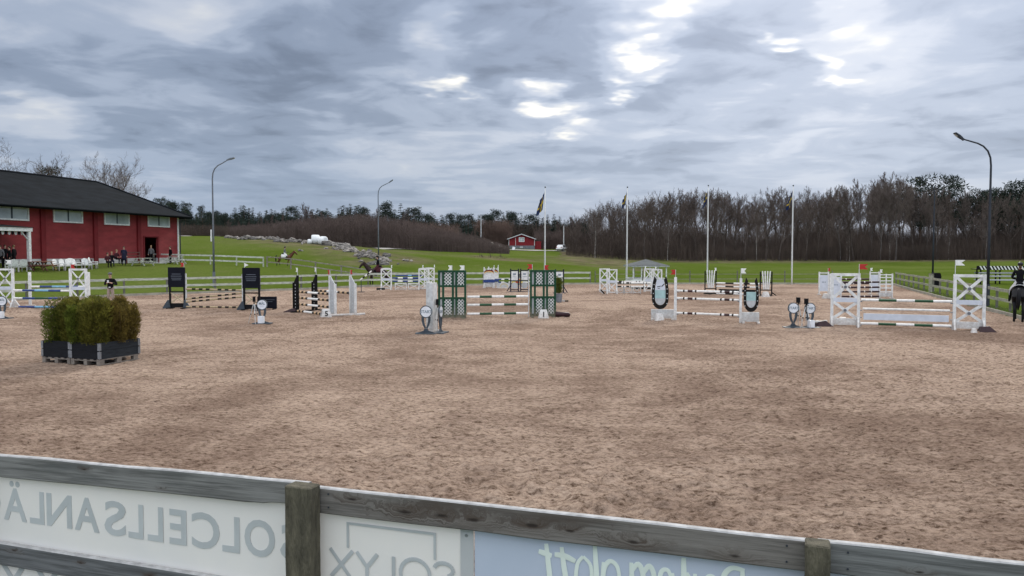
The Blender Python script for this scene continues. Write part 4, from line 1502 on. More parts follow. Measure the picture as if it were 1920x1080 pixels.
# ------------------------------------------------------------------ the near fence with its banners
def board_material(name, base, dark, knots, seed):
    m = bpy.data.materials.new(name); m.use_nodes = True
    nt = m.node_tree; N, L = nt.nodes, nt.links
    b = N['Principled BSDF']; b.inputs['Roughness'].default_value = .8; b.inputs['Specular IOR Level'].default_value = .25
    tc = N.new('ShaderNodeTexCoord')
    oi = N.new('ShaderNodeObjectInfo')

    def op(o, a, c=None, clamp=False):
        n = N.new('ShaderNodeMath'); n.operation = o; n.use_clamp = clamp
        for i, v in enumerate((a, c)):
            if v is None: continue
            if isinstance(v, (int, float)): n.inputs[i].default_value = v
            else: L.new(v, n.inputs[i])
        return n.outputs[0]
    ad = N.new('ShaderNodeVectorMath'); ad.operation = 'ADD'
    L.new(tc.outputs['Object'], ad.inputs[0]); L.new(op('MULTIPLY', oi.outputs['Random'], 9.0 + seed), ad.inputs[1])
    sp = N.new('ShaderNodeSeparateXYZ'); L.new(tc.outputs['Object'], sp.inputs[0])
    # knots bend the grain round them: elongated cells
    kn = N.new('ShaderNodeTexNoise'); kn.inputs['Scale'].default_value = 22.0; kn.inputs['Detail'].default_value = 4
    L.new(tc.outputs['Object'], kn.inputs['Vector'])
    wobk = op('ADD', op('MULTIPLY', kn.outputs['Fac'], 1.6), .25)
    acc = sp.outputs[2]; core = None; halo = None
    for kx, kz, r, a in knots:
        dx = op('MULTIPLY', op('SUBTRACT', sp.outputs[0], kx), .28); dz = op('SUBTRACT', sp.outputs[2], kz)
        d = op('MULTIPLY', op('SQRT', op('ADD', op('MULTIPLY', dx, dx), op('MULTIPLY', dz, dz))), wobk)
        n = N.new('ShaderNodeMapRange'); n.interpolation_type = 'SMOOTHSTEP'
        n.inputs[1].default_value = 0; n.inputs[2].default_value = r * 2.4; n.inputs[3].default_value = a; n.inputs[4].default_value = 0
        L.new(d, n.inputs[0])
        acc = op('ADD', acc, n.outputs[0])
        n2 = N.new('ShaderNodeMapRange'); n2.interpolation_type = 'SMOOTHSTEP'
        n2.inputs[1].default_value = r * .1; n2.inputs[2].default_value = r * .62; n2.inputs[3].default_value = .85; n2.inputs[4].default_value = 0
        L.new(d, n2.inputs[0])
        core = n2.outputs[0] if core is None else op('MAXIMUM', core, n2.outputs[0])
        n3 = N.new('ShaderNodeMapRange'); n3.interpolation_type = 'SMOOTHSTEP'
        n3.inputs[1].default_value = 0; n3.inputs[2].default_value = r * 3.2; n3.inputs[3].default_value = .8; n3.inputs[4].default_value = 0
        L.new(d, n3.inputs[0])
        halo = n3.outputs[0] if halo is None else op('MAXIMUM', halo, n3.outputs[0])
    cb = N.new('ShaderNodeCombineXYZ')
    L.new(op('MULTIPLY', sp.outputs[0], 1.1), cb.inputs[0]); L.new(op('MULTIPLY', sp.outputs[1], 30), cb.inputs[1]); L.new(op('MULTIPLY', acc, 34), cb.inputs[2])
    g = N.new('ShaderNodeTexNoise'); g.inputs['Scale'].default_value = 1.6; g.inputs['Detail'].default_value = 8; g.inputs['Roughness'].default_value = .65; g.inputs['Distortion'].default_value = .25
    L.new(cb.outputs[0], g.inputs['Vector'])
    pt = N.new('ShaderNodeTexNoise'); pt.inputs['Scale'].default_value = 2.2; pt.inputs['Detail'].default_value = 5
    mp = N.new('ShaderNodeMapping'); mp.inputs['Scale'].default_value = (.6, 1, 3.5); L.new(ad.outputs[0], mp.inputs[0]); L.new(mp.outputs[0], pt.inputs['Vector'])

    def mr(v, a, c, d=0, e=1):
        n = N.new('ShaderNodeMapRange'); n.interpolation_type = 'SMOOTHSTEP'
        for i, x in zip((1, 2, 3, 4), (a, c, d, e)): n.inputs[i].default_value = x
        L.new(v, n.inputs[0]); return n.outputs[0]

    def mix(f, a, c):
        n = N.new('ShaderNodeMix'); n.data_type = 'RGBA'; L.new(f, n.inputs[0])
        for i, v in ((6, a), (7, c)):
            if isinstance(v, tuple): n.inputs[i].default_value = (*v, 1)
            else: L.new(v, n.inputs[i])
        return n.outputs[2]
    col = mix(mr(g.outputs['Fac'], .36, .62), tuple(c * .62 for c in base), tuple(c * 1.25 for c in base))
    col = mix(mr(pt.outputs['Fac'], .52, .72, 0, .75), col, tuple(c * 1.35 for c in base))
    col = mix(mr(pt.outputs['Fac'], .47, .3, 0, .7), col, dark)
    if halo is not None:
        col = mix(op('MULTIPLY', halo, mr(g.outputs['Fac'], .35, .6, 1.0, .35)), col, (.062, .040, .028))
        col = mix(core, col, (.018, .013, .011))
    L.new(col, b.inputs['Base Color'])
    bp = N.new('ShaderNodeBump'); bp.inputs['Strength'].default_value = .5; bp.inputs['Distance'].default_value = .006
    L.new(g.outputs['Fac'], bp.inputs['Height']); L.new(bp.outputs[0], b.inputs['Normal'])
    return m


GREYW = (.17, .17, .165)
BMAT = [board_material('weathered_board', GREYW, (.085, .09, .09), [(1.0, .03, .010, .02), (1.6, -.04, .008, .02), (.2, .02, .008, .015)], 0),
        board_material('knotty_board', (.15, .14, .13), (.075, .06, .05), [(.28, .025, .018, .05), (.60, -.012, .030, .09), (.82, -.008, .024, .07), (1.0, -.012, .028, .06), (1.32, -.005, .024, .05), (1.52, -.012, .018, .03), (1.84, -.03, .024, .06), (2.32, -.04, .018, .03)], 2),
        board_material('weathered_board', (.15, .155, .155), (.085, .085, .085), [(.42, -.015, .012, .03), (1.4, .02, .012, .03)], 5)]
BMAT_LOW = board_material('weathered_board', (.12, .125, .13), (.07, .072, .075), [(.38, .04, .012, .03), (.95, .03, .008, .02), (1.5, .02, .01, .02)], 7)
POSTM = M('mossy_post', (.135, .122, .088), .9, .5, 6, col2=(.062, .057, .042), bump=.8, bscale=30, stretch=(3, 3, .8))
MAT['board_top'] = M('pale_edge', (.40, .40, .40), .8, .3, 14)  # paler colour on the top faces of the boards


def board(L_, h, t, seed, notch=None):
    rng = np.random.default_rng(seed)
    n = max(8, int(L_ / .06))
    b = MB()
    c = .006
    prof = [(-t / 2, -h / 2 + c), (-t / 2 + c, -h / 2), (t / 2 - c, -h / 2), (t / 2, -h / 2 + c), (t / 2, h / 2 - c), (t / 2 - c, h / 2), (-t / 2 + c, h / 2), (-t / 2, h / 2 - c)]
    w1 = np.interp(np.linspace(0, 1, n + 1), np.linspace(0, 1, 9), rng.normal(0, .0022, 9))
    w2 = np.interp(np.linspace(0, 1, n + 1), np.linspace(0, 1, 9), rng.normal(0, .0022, 9))
    for i in range(n + 1):
        x = .003 + (L_ - .006) * i / n
        for k, (y, z) in enumerate(prof):
            zz = z + (w1[i] if z > 0 else w2[i])
            if notch and z < 0:
                f = (x - notch[0]) / (notch[1] - notch[0])
                if 0 < f <= 1.001: zz += notch[2] * min(1, f * 1.6) * (.8 + .25 * math.sin(f * 17))
            b.v.append((x, y, zz))
    m = len(prof)
    for i in range(n):
        for k in range(m):
            k2 = (k + 1) % m
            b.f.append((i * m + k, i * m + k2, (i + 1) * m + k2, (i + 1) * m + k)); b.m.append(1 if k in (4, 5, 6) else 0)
    b.f.append(tuple(range(m - 1, -1, -1))); b.m.append(0)
    b.f.append(tuple(range(n * m, n * m + m))); b.m.append(0)
    return b


def near_fence():
    rot = R(-19)
    t = thing('near_fence', 'weathered grey timber fence across the foreground carrying banners', 'fence', FP, rot)
    S = [-2.97, -.33, 2.307, 4.987, 7.62]
    ztops = [1.40, 1.40, 1.412, 1.408, 1.41]
    for i, (s, zt) in enumerate(zip(S, ztops)):
        hw = .083 if i != 3 else .053
        b = bmesh.new()
        bmesh.ops.create_cube(b, size=1)
        for v in b.verts:
            v.co.x *= 2 * hw; v.co.y *= .105; v.co.z = v.co.z * 1.7 + zt - .85
        bmesh.ops.subdivide_edges(b, edges=[e for e in b.edges if abs(e.verts[0].co.z - e.verts[1].co.z) > 1], cuts=24)
        rng = random.Random(40 + i)
        bmesh.ops.bevel(b, geom=[e for e in b.edges if max(abs(e.verts[0].co.x - e.verts[1].co.x), abs(e.verts[0].co.y - e.verts[1].co.y)) < .001 or min(e.verts[0].co.z, e.verts[1].co.z) > zt - .01], offset=.007, segments=1, affect='EDGES')
        for v in b.verts: v.co += Vector((rng.gauss(0, .0009), rng.gauss(0, .0009), rng.gauss(0, .0006)))
        me = bpy.data.meshes.new('post'); b.to_mesh(me); b.free(); me.materials.append(POSTM)
        link('post', me, t, (s, -.055, 0), rng.uniform(-.02, .02))
    th = .042
    for i in range(4):
        a, b_ = S[i], S[i + 1]
        z0 = (1.325, 1.318, 1.316, 1.3175)[i]; z1 = (1.323, 1.328, 1.318, 1.318)[i]
        if i == 1: z0, z1 = 1.29, 1.331
        if i == 2: z0, z1 = 1.314, 1.3175
        mt = BMAT[(0, 0, 1, 2)[i]]
        bd = board(b_ - a, .148, th, 60 + i, (b_ - a - .42, b_ - a, .022) if i == 1 else None)
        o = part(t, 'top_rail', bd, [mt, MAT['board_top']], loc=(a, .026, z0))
        o.rotation_euler = (0, -math.atan2(z1 - z0, b_ - a), 0)
        bd = board(b_ - a, .15, th, 70 + i)
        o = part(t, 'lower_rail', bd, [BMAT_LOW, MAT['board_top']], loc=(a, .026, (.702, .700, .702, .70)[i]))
        # screws at the posts
        sc = MB()
        for s in (a + .13, b_ - .13):
            for dz in (-.04, .035): sc.tube([(s, .0045, 1.32 + dz), (s, .001, 1.32 + dz)], .005, 8)
        part(t, 'screw', sc, MAT['steel_dark'])


near_fence()


def banner_mat(name, col, col2, tk=.14):
    m = M(name, col, .45, .1, 1.6, col2=col2, bump=.12, bscale=3.0)
    nt = m.node_tree; N, L = nt.nodes, nt.links
    b = N['Principled BSDF']; b.inputs['Specular IOR Level'].default_value = .3
    # thin printed cloth: daylight from the arena side comes through it
    tr = N.new('ShaderNodeBsdfTranslucent'); tr.inputs['Color'].default_value = (*[min(.95, c * 1.25) for c in col], 1)
    mx = N.new('ShaderNodeMixShader'); mx.inputs[0].default_value = tk
    L.new(b.outputs[0], mx.inputs[1]); L.new(tr.outputs[0], mx.inputs[2])
    L.new(mx.outputs[0], N['Material Output'].inputs['Surface'])
    return m


MAT['banner_white'] = banner_mat('banner_white', (.68, .68, .66), (.62, .635, .635))
MAT['banner_blue'] = banner_mat('banner_blue', (.47, .53, .635), (.42, .49, .60), .06)
MAT['banner_hem'] = banner_mat('banner_hem', (.54, .56, .57), (.47, .49, .5))
MAT['banner_grey'] = M('banner_grey', (.47, .50, .51), .5, .1, 3)
MAT['banner_script'] = M('banner_script', (.74, .82, .76), .5, .08, 3)


def banners():
    rot = R(-19)

    def sheet(nm, label, s0, s1, z0, z1, mat, seed):
        t = thing(nm, label, 'banner', fpt(s0), rot, 'banners tied to the near fence')
        b = MB(); n = max(8, int((s1 - s0) / .06)); m = 14
        for i in range(n + 1):
            for j in range(m + 1):
                x = (s1 - s0) * i / n; z = z0 + (z1 - z0) * j / m
                y = .0555 + .0016 * math.sin(x * 2.7 + seed) * math.sin((z - z0) * 4) + .0006 * math.sin(x * 9 + z * 7)
                b.v.append((x, y, z))
        for i in range(n):
            for j in range(m):
                a = i * (m + 1) + j
                b.f.append((a, a + m + 1, a + m + 2, a + 1)); b.m.append(0)
        part(t, 'cloth', b, mat, smooth=True)
        return t

    def letters(t, name, s, x, z, h, mat, wid=1.0, off=.0, y=.0525, align='CENTER', rot_=0.0):
        me = text_mesh(s, h / .72, .0008, off, True, align, wid)
        me.materials.append(mat)
        o = link(name, me, t, (x, y, z)); o.rotation_euler = (0, rot_, 0)
        return o
    # first banner: large grey capitals, seen from behind
    s0 = -2.4
    t = sheet('banner', 'white banner with grey capitals seen reversed from behind, left of the mossy post', s0, 2.325, .05, 1.36, MAT['banner_white'], 1)
    cap = [('S', 2.08, 2.297), ('O', 1.834, 2.046), ('L', 1.675, 1.80), ('C', 1.452, 1.656), ('E', 1.284, 1.413), ('L', 1.116, 1.236), ('L', .965, 1.083), ('S', .773, .945),
           ('A', .526, .73), ('N', .29, .504), ('L', .142, .268), ('Ä', -.09, .115), ('G', -.33, -.12), ('G', -.57, -.36), ('N', -.82, -.61), ('I', -.9, -.86), ('N', -1.16, -.95), ('G', -1.4, -1.19), ('A', -1.65, -1.43), ('R', -1.86, -1.69)]
    for ch, xa, xb in cap:
        me = text_mesh(ch, .30, .0008, .006, True, 'CENTER', 1.0)
        xs = [v.co.x for v in me.vertices]; cw = (min(xs) + max(xs)) / 2; k = (xb - xa) / (max(xs) - min(xs))
        for v in me.vertices: v.co.x = (v.co.x - cw) * k
        me.materials.append(MAT['banner_grey'])
        link('letter', me, t, ((xa + xb) / 2 - s0, .0525, .926))
    # second line, partly below the frame
    x = .98
    for ch in 'XYLOS':
        me = text_mesh(ch, .42, .0008, .0, True, 'CENTER', 1.0)
        me.materials.append(MAT['banner_grey'])
        link('letter', me, t, (x - s0 - 1.0, .0525, .36)); x += .3
    # second banner: bracket logo and the name
    s0 = 2.33
    t = sheet('banner', 'white banner with a grey bracket emblem between the mossy post and the blue banner', s0, 3.289, .05, 1.36, MAT['banner_white'], 3)
    br = MB()
    br.box(2.523 - s0, 3.071 - s0, .049, .0515, 1.178, 1.192)
    br.box(2.523 - s0, 2.537 - s0, .049, .0515, 1.045, 1.178); br.box(3.057 - s0, 3.071 - s0, .049, .0515, 1.045, 1.178)
    part(t, 'bracket', br, MAT['banner_grey'])
    for ch, cx in zip('XYLOS', (2.49, 2.65, 2.815, 2.945, 3.115)):
        st = MB(); y0, y1 = .049, .0515; zt = 1.03; zb = .87; r = .012

        def stroke(pts):
            for a, c in zip(pts, pts[1:]): st.tube([(a[0] - s0, .0505, a[1]), (c[0] - s0, .0505, c[1])], r, 8)
        if ch == 'X': stroke([(cx - .075, zt), (cx + .06, zb)]); stroke([(cx + .07, zt), (cx - .07, zb)])
        if ch == 'Y': stroke([(cx - .065, zt), (cx, .95)]); stroke([(cx + .065, zt), (cx, .95), (cx, zb)])
        if ch == 'L': stroke([(cx, zt), (cx, zb), (cx - .08, zb)])
        if ch == 'O': stroke([(cx + .088 * math.cos(q * PI / 12), .95 + .082 * math.sin(q * PI / 12)) for q in range(25)])
        if ch == 'S':
            stroke([(cx - .055 * math.cos(q), .995 + .037 * math.sin(q)) for q in [PI * .05 + k * PI * 1.3 / 14 for k in range(15)]])
            stroke([(cx + .058 * math.cos(q), .91 + .04 * math.sin(q)) for q in [PI * .5 - k * PI * 1.3 / 14 + .2 for k in range(15)]])
        me_o = part(t, 'letter', st, MAT['banner_grey'])
        for v in me_o.data.vertices: v.co.y = .0505 + (v.co.y - .0505) * .08
    part(t, 'hem', MB().box(3.215 - s0, 3.288 - s0, .047, .0505, .06, 1.355), MAT['banner_hem'])
    ey = MB()
    for z in (1.2, .95, .6): ey.tube([(3.25 - s0, .0465, z), (3.25 - s0, .044, z)], .009, 10)
    part(t, 'eyelet', ey, MAT['galv'])
    # third banner: pale blue with a handwritten word
    s0 = 3.292
    t = sheet('banner', 'pale blue banner with pale handwritten lettering under the knotty rail', s0, 6.6, .05, 1.36, MAT['banner_blue'], 5)

    def script(strokes, r=.0145):
        st = MB()
        for pts in strokes:
            # rounded brush strokes
            P = [Vector((p[0], 0, p[1])) for p in pts]
            Q = []
            for i in range(len(P) - 1):
                a, b, c, d = P[max(i - 1, 0)], P[i], P[i + 1], P[min(i + 2, len(P) - 1)]
                for k in range(6):
                    u = k / 6
                    Q.append(.5 * ((2 * b) + (c - a) * u + (2 * a - 5 * b + 4 * c - d) * u * u + (3 * b - a - 3 * c + d) * u ** 3))
            Q.append(P[-1])
            n = len(Q)
            st.tube([(q.x - s0, .051, q.z) for q in Q], [r * (.75 + .3 * math.sin(PI * (i + .5) / n)) for i in range(n)], 8)
        o = part(t, 'letter', st, MAT['banner_script'])
        for v in o.data.vertices: v.co.y = .0505 + (v.co.y - .051) * .06
    B = .93   # baseline of the word
    script([[(3.69, 1.208), (3.70, 1.12), (3.712, 1.0), (3.705, B)], [(3.65, 1.164), (3.72, 1.148)]])                                   # t
    script([[(3.772, 1.20), (3.785, 1.10), (3.80, 1.0), (3.79, B)], [(3.735, 1.157), (3.79, 1.155), (3.845, 1.135)]])                   # t
    script([[(3.885, 1.165), (3.855, 1.12), (3.85, 1.02), (3.885, .96), (3.925, 1.02), (3.925, 1.12), (3.885, 1.165)]], .011)            # o
    script([[(3.945, 1.232), (3.952, 1.12), (3.96, 1.0), (3.965, B)]], .014)                                                            # l
    script([[(4.075, 1.05), (4.06, 1.135), (4.02, 1.158), (3.99, 1.10), (3.995, .99), (4.03, .96), (4.07, 1.02)], [(3.99, 1.15), (3.985, 1.0), (3.99, .82)]], .012)   # p
    script([[(4.13, 1.165), (4.135, 1.05), (4.14, B)], [(4.13, 1.12), (4.165, 1.162), (4.19, 1.1), (4.19, B)], [(4.19, 1.12), (4.22, 1.16), (4.245, 1.1), (4.245, B)]], .013)   # m
    script([[(4.33, 1.10), (4.31, 1.15), (4.275, 1.13), (4.27, 1.0), (4.3, .95), (4.335, 1.0), (4.33, 1.14), (4.34, B)]], .012)          # a
    script([[(4.385, 1.222), (4.388, 1.1), (4.392, B)]], .014)                                                                          # l
    script([[(4.44, 1.15), (4.445, 1.05), (4.445, B)], [(4.4, 1.15), (4.44, 1.06), (4.41, B)]], .012)                                   # k
    script([[(4.5, 1.06), (4.54, 1.08), (4.53, 1.14), (4.495, 1.13), (4.48, 1.0), (4.52, B)]], .012)                                     # e
    script([[(4.66, 1.2), (4.665, 1.05), (4.67, B)], [(4.67, 1.195), (4.61, 1.2), (4.575, 1.15), (4.61, 1.08), (4.66, 1.07)], [(4.63, 1.07), (4.58, B)]], .013)   # R


banners()

# ------------------------------------------------------------------ planters with thujas
def thuja(seed, H, mat):
    rng = np.random.default_rng(seed)
    T = Tubes(); n = 5600
    stems = []
    for k in range(7):
        a = rng.random() * 6.28; r = .12 * rng.random() ** .5
        b = np.array([r * .5 * math.cos(a), r * .5 * math.sin(a), 0]); tip = np.array([r * 1.6 * math.cos(a), r * 1.6 * math.sin(a), H * rng.uniform(.75, 1.0)])
        stems.append((b, tip)); mid = (b + tip) / 2 + rng.normal(0, .02, 3)
        T.add(np.array([b, mid, tip]), [.009, .006, .003], 4)
    V = []
    for i in range(n):
        b, tip = stems[rng.integers(0, 7)]
        t = .04 + .96 * rng.random() ** .85
        c = b + (tip - b) * t
        R_ = .20 * (math.sin(PI * min(.98, (.25 + .5 * t))) ** .7) * (1 if t < .82 else 1.0 - (t - .82) * 2.6)
        a = rng.random() * 6.28; rr = R_ * rng.random() ** .45
        if rng.random() < .07: rr *= 1.25
        out = np.array([math.cos(a), math.sin(a), 0])
        p = c + out * rr
        d = out * .6 + np.array([0, 0, rng.uniform(.4, 1.2)]) + rng.normal(0, .3, 3); d /= np.linalg.norm(d)
        s = np.cross(d, rng.normal(0, 1, 3)); s /= np.linalg.norm(s)
        L_ = rng.uniform(.035, .085); w = rng.uniform(.006, .014)
        V += [p - s * w, p + s * w, p + d * L_]
    V = np.array(V)
    return T, V


def planters():
    corner = at(187, 686)
    U = -FU; Vv = FN            # box: width along -FU, length along FN
    rng = random.Random(2)
    protos = {}
    for bi, (off, lb) in enumerate(((0.0, 'black pallet collar planter box on a pallet, the one nearest to the jumps'), (.955, 'black pallet collar planter box on a pallet, its left neighbour'))):
        o = corner + U * off + Vv * (0.0 if bi == 0 else .03)
        ang = math.atan2(-FU.y, -FU.x)
        # local frame: x along FU, y along FN, origin at front right corner
        t = thing('planter_box', lb, 'planter', (o.x, o.y, 0), R(-19), 'black planter boxes with thujas')
        W, Lg, zp = .9, 1.25, .144
        for k in range(5):
            x = -W + k * (W - .1) / 4
            part(t, 'deck_board', MB().box(x, x + .1, 0, Lg, .122, .144), MAT['pallet'])
        for y in (.0, .53, 1.055):
            part(t, 'stringer', MB().box(-W, 0, y, y + .145, .1, .121), MAT['pallet'])
            for x in (-W + .0, -W / 2 - .05, -.1):
                part(t, 'block', MB().box(x, x + .1, y + .003, y + .142, .022, .099), MAT['pallet'])
        for x in (-W, -W / 2 - .05, -.1):
            part(t, 'runner', MB().box(x, x + .1, .0, Lg, 0, .021), MAT['pallet'])
        th = .02
        for k in range(2):
            z0 = zp + .004 + k * .2; z1 = z0 + .195
            e = rng.uniform(-.004, .004)
            part(t, 'side_board', MB().box(-W, 0, .0 + e, th + e, z0, z1), MAT['collar'])
            part(t, 'side_board', MB().box(-W, 0, Lg - th, Lg, z0, z1), MAT['collar'])
            part(t, 'side_board', MB().box(-th, 0, th + .004, Lg - th - .003, z0, z1), MAT['collar_lit'])
            part(t, 'side_board', MB().box(-W, -W + th, th + .004, Lg - th - .003, z0, z1), MAT['collar'])
            for (cx, cy, sx, sy) in ((0, 0, -1, 1), (-W, 0, 1, 1), (0, Lg, -1, -1), (-W, Lg, 1, -1)):
                h = MB()
                zz0, zz1 = z0 + .012, z1 - .012
                h.box(min(cx, cx + sx * .055), max(cx, cx + sx * .055), cy - sy * .009, cy - sy * .0045, zz0, zz1) if False else None
                y_ = sorted((cy - sy * .0105, cy - sy * .0055)); x_ = sorted((cx, cx + sx * .05))
                h.box(x_[0], x_[1], y_[0], y_[1], zz0, zz1)
                x2 = sorted((cx - sx * .008, cx - sx * .003)); y2 = sorted((cy, cy + sy * .05))
                h.box(x2[0], x2[1], y2[0], y2[1], zz0, zz1)
                h.tube([(cx - sx * .008, cy - sy * .008, z0 + .004), (cx - sx * .008, cy - sy * .008, z1 - .004)], .009, 8)
                part(t, 'hinge', h, MAT['galv'])
        part(t, 'soil', MB().box(-W + th + .004, -th - .004, th + .004, Lg - th - .004, zp + .3, zp + .345), MAT['soil'])
        G = 'thujas in the %s planter box' % ('right' if bi == 0 else 'left')
        k = 0
        for iy in range(3):
            for ix in range(2 if bi else 3):
                nx = 2 if bi else 3
                x = -W * (ix + .5) / nx + rng.uniform(-.05, .05); y = Lg * (iy + .5) / 3 + rng.uniform(-.06, .06)
                if bi == 0: mt = 'thuja_brown' if (ix == 0 and iy > 0) or (iy == 2 and ix == 1) else ('thuja_olive' if ix < 2 else 'thuja_green')
                else: mt = 'thuja_green' if (ix + iy) % 2 else 'thuja_olive'
                key = (mt, k % 2)
                p = o + FU * x + FN * y
                lb2 = {'thuja_brown': 'browned thuja bush growing in the right hand planter box', 'thuja_olive': 'olive green thuja bush growing in the %s planter box', 'thuja_green': 'fresh green thuja bush growing in the %s planter box'}[mt]
                if '%s' in lb2: lb2 = lb2 % ('right hand' if bi == 0 else 'left hand')
                if key not in protos:
                    T, V = thuja(400 + len(protos), 1.1, mt)
                    protos[key] = (T.mesh('stem', MAT['twig_tan']), tri_mesh('foliage', V, np.arange(len(V)).reshape(-1, 3), MAT[mt]))
                ms, mf = protos[key]
                q = thing('thuja', lb2, 'bush', (p.x, p.y, zp + .3), rng.uniform(0, 6), G)
                s = rng.uniform(.93, 1.1); q.scale = (s * 1.05, s * 1.05, s * (1.0 if not bi else .97))
                link('stem', ms, q); link('foliage', mf, q)
                k += 1


planters()

# ------------------------------------------------------------------ show jumping fences
def flag(t, x, z, col, w=.26, side=1, pole=.32, shape='swallow'):
    s = part(t, 'flag_staff', MB().tube([(x, 0, z - .15), (x, 0, z + pole)], .012, 6), MAT['white_dull'])
    b = MB(); a = z + pole - .19; c = z + pole
    if shape == 'swallow': pts = [(x, a), (x + side * w, a), (x + side * w * .62, (a + c) / 2), (x + side * w, c), (x, c)]
    else: pts = [(x, a), (x + side * w, (a + c) / 2), (x, c)]
    if side < 0: pts = pts[::-1]
    b.poly(pts, -.006, .006)
    part(s, 'flag', b, MAT['flag_' + col], '%s flag on top of the wing' % col)


def pole(p0, p1, pattern, label, group, r=.05, cat='jump pole'):
    p0, p1 = Vector(p0), Vector(p1)
    mats = []; b = MB()
    d = p1 - p0; tot = sum(f for f, _ in pattern); u = 0
    for f, m in pattern:
        if m not in mats: mats.append(m)
        a = d * (u / tot); u += f; c = d * (u / tot)
        b.tube([a, c], r, 12, mi=mats.index(m))
    o = link('jump_pole', b.mesh('jump_pole', [MAT[m] for m in mats]), None, p0)
    return tag(o, label, cat, group)


def bands(*seq):
    return list(seq)


GW = [(1, 'pole_white'), (1, 'pole_green')] * 2 + [(1, 'pole_white')]


def wing_root(name, label, px, py, rot, group, loc=None):
    p = loc or at(px, py)
    return thing(name, label, 'jump wing', (p.x, p.y, 0), rot, group)


def cup(t, x, z, side):
    b = MB(); b.box(min(x, x + side * .07), max(x, x + side * .07), -.055, .055, z - .085, z - .055)
    part(t, 'pole_cup', b, MAT['steel'])


def wing_x(t, w, h, mat='white', pw=.1, base=.2, knob=True, foot=.62, double=True, bw=.08, brw=.065, flare=True):
    for s in (-1, 1):
        x = s * (w / 2 - pw / 2)
        part(t, 'post', MB().box(x - pw / 2, x + pw / 2, -pw / 2, pw / 2, .0, h), MAT[mat])
        f = MB()
        f.poly([(x - pw / 2 - .025, .0), (x + pw / 2 + .025, .0), (x + pw / 2 + .004, .42), (x - pw / 2 - .004, .42)], -pw / 2 - .012, -pw / 2 - .002)
        f.add([(x - .03, -foot / 2, .0), (x + .03, -foot / 2, .0), (x + .03, foot / 2, .0), (x - .03, foot / 2, .0), (x - .03, -.052, .4), (x + .03, -.052, .4), (x + .03, .052, .4), (x - .03, .052, .4)],
              [(0, 3, 2, 1), (4, 5, 6, 7), (0, 1, 5, 4), (1, 2, 6, 5), (2, 3, 7, 6), (3, 0, 4, 7)])
        part(t, 'foot', f, MAT[mat])
    xi = w / 2 - pw
    part(t, 'top_bar', MB().box(-xi, xi, -.035, .035, h - bw, h), MAT[mat])
    zb0, zb1 = .06, .06 + base
    part(t, 'base_board', MB().box(-xi, xi, -.02, .02, zb0, zb1), MAT[mat])
    secs = [(zb1, h - bw)]
    if double:
        m0 = h * .50 - .08; m1 = m0 + .16
        part(t, 'middle_board', MB().box(-xi, xi, -.022, .022, m0, m1), MAT['panel_blue' if mat == 'white' else mat])
        secs = [(zb1, m0), (m1, h - bw)]
    for z0, z1 in secs:
        part(t, 'brace', MB().beam((-xi, .012, z0), (xi, .012, z1), brw, .022), MAT[mat])
        part(t, 'brace', MB().beam((-xi, -.014, z1), (xi, -.014, z0), brw, .022), MAT[mat])
        if knob: part(t, 'knob', MB().tube([(0, -.03, (z0 + z1) / 2), (0, -.05, (z0 + z1) / 2)], .055, 12), MAT['steel'])


def marker(label, px, py, digit, rot=0.0, s=.34, side_digit=None):
    p = at(px, py)
    t = thing('number_marker', label, 'number marker', (p.x, p.y, 0), rot, 'white number markers beside the jumps')
    a, b, h = s * .62, s * .36, s * .95
    vs = [(-a, -a, 0), (a, -a, 0), (a, a, 0), (-a, a, 0), (-b, -b, h), (b, -b, h), (b, b, h), (-b, b, h)]
    part(t, 'body', MB().add(vs, [(0, 3, 2, 1), (4, 5, 6, 7), (0, 1, 5, 4), (1, 2, 6, 5), (2, 3, 7, 6), (3, 0, 4, 7)]), MAT['white'])
    tilt = math.atan2(a - b, h)
    for dg, rz in ((digit, 0), (side_digit, -PI / 2)):
        if not dg: continue
        me = text_mesh(dg, s * .82, .002, .008); me.materials.append(MAT['pole_black'])
        me.transform(Matrix.Translation((0, 0, h * .19)))
        me.transform(Matrix.Rotation(-tilt, 4, 'X'))
        me.transform(Matrix.Translation((0, -a - .004, 0)))
        me.transform(Matrix.Rotation(rz, 4, 'Z'))
        link('digit', me, t)
    return t


def seg(a, b, f0, f1, z0, z1=None):
    """end points of a pole between two ground points"""
    z1 = z0 if z1 is None else z1
    p, q = a.lerp(b, f0), a.lerp(b, f1)
    return Vector((p.x, p.y, z0)), Vector((q.x, q.y, z1))


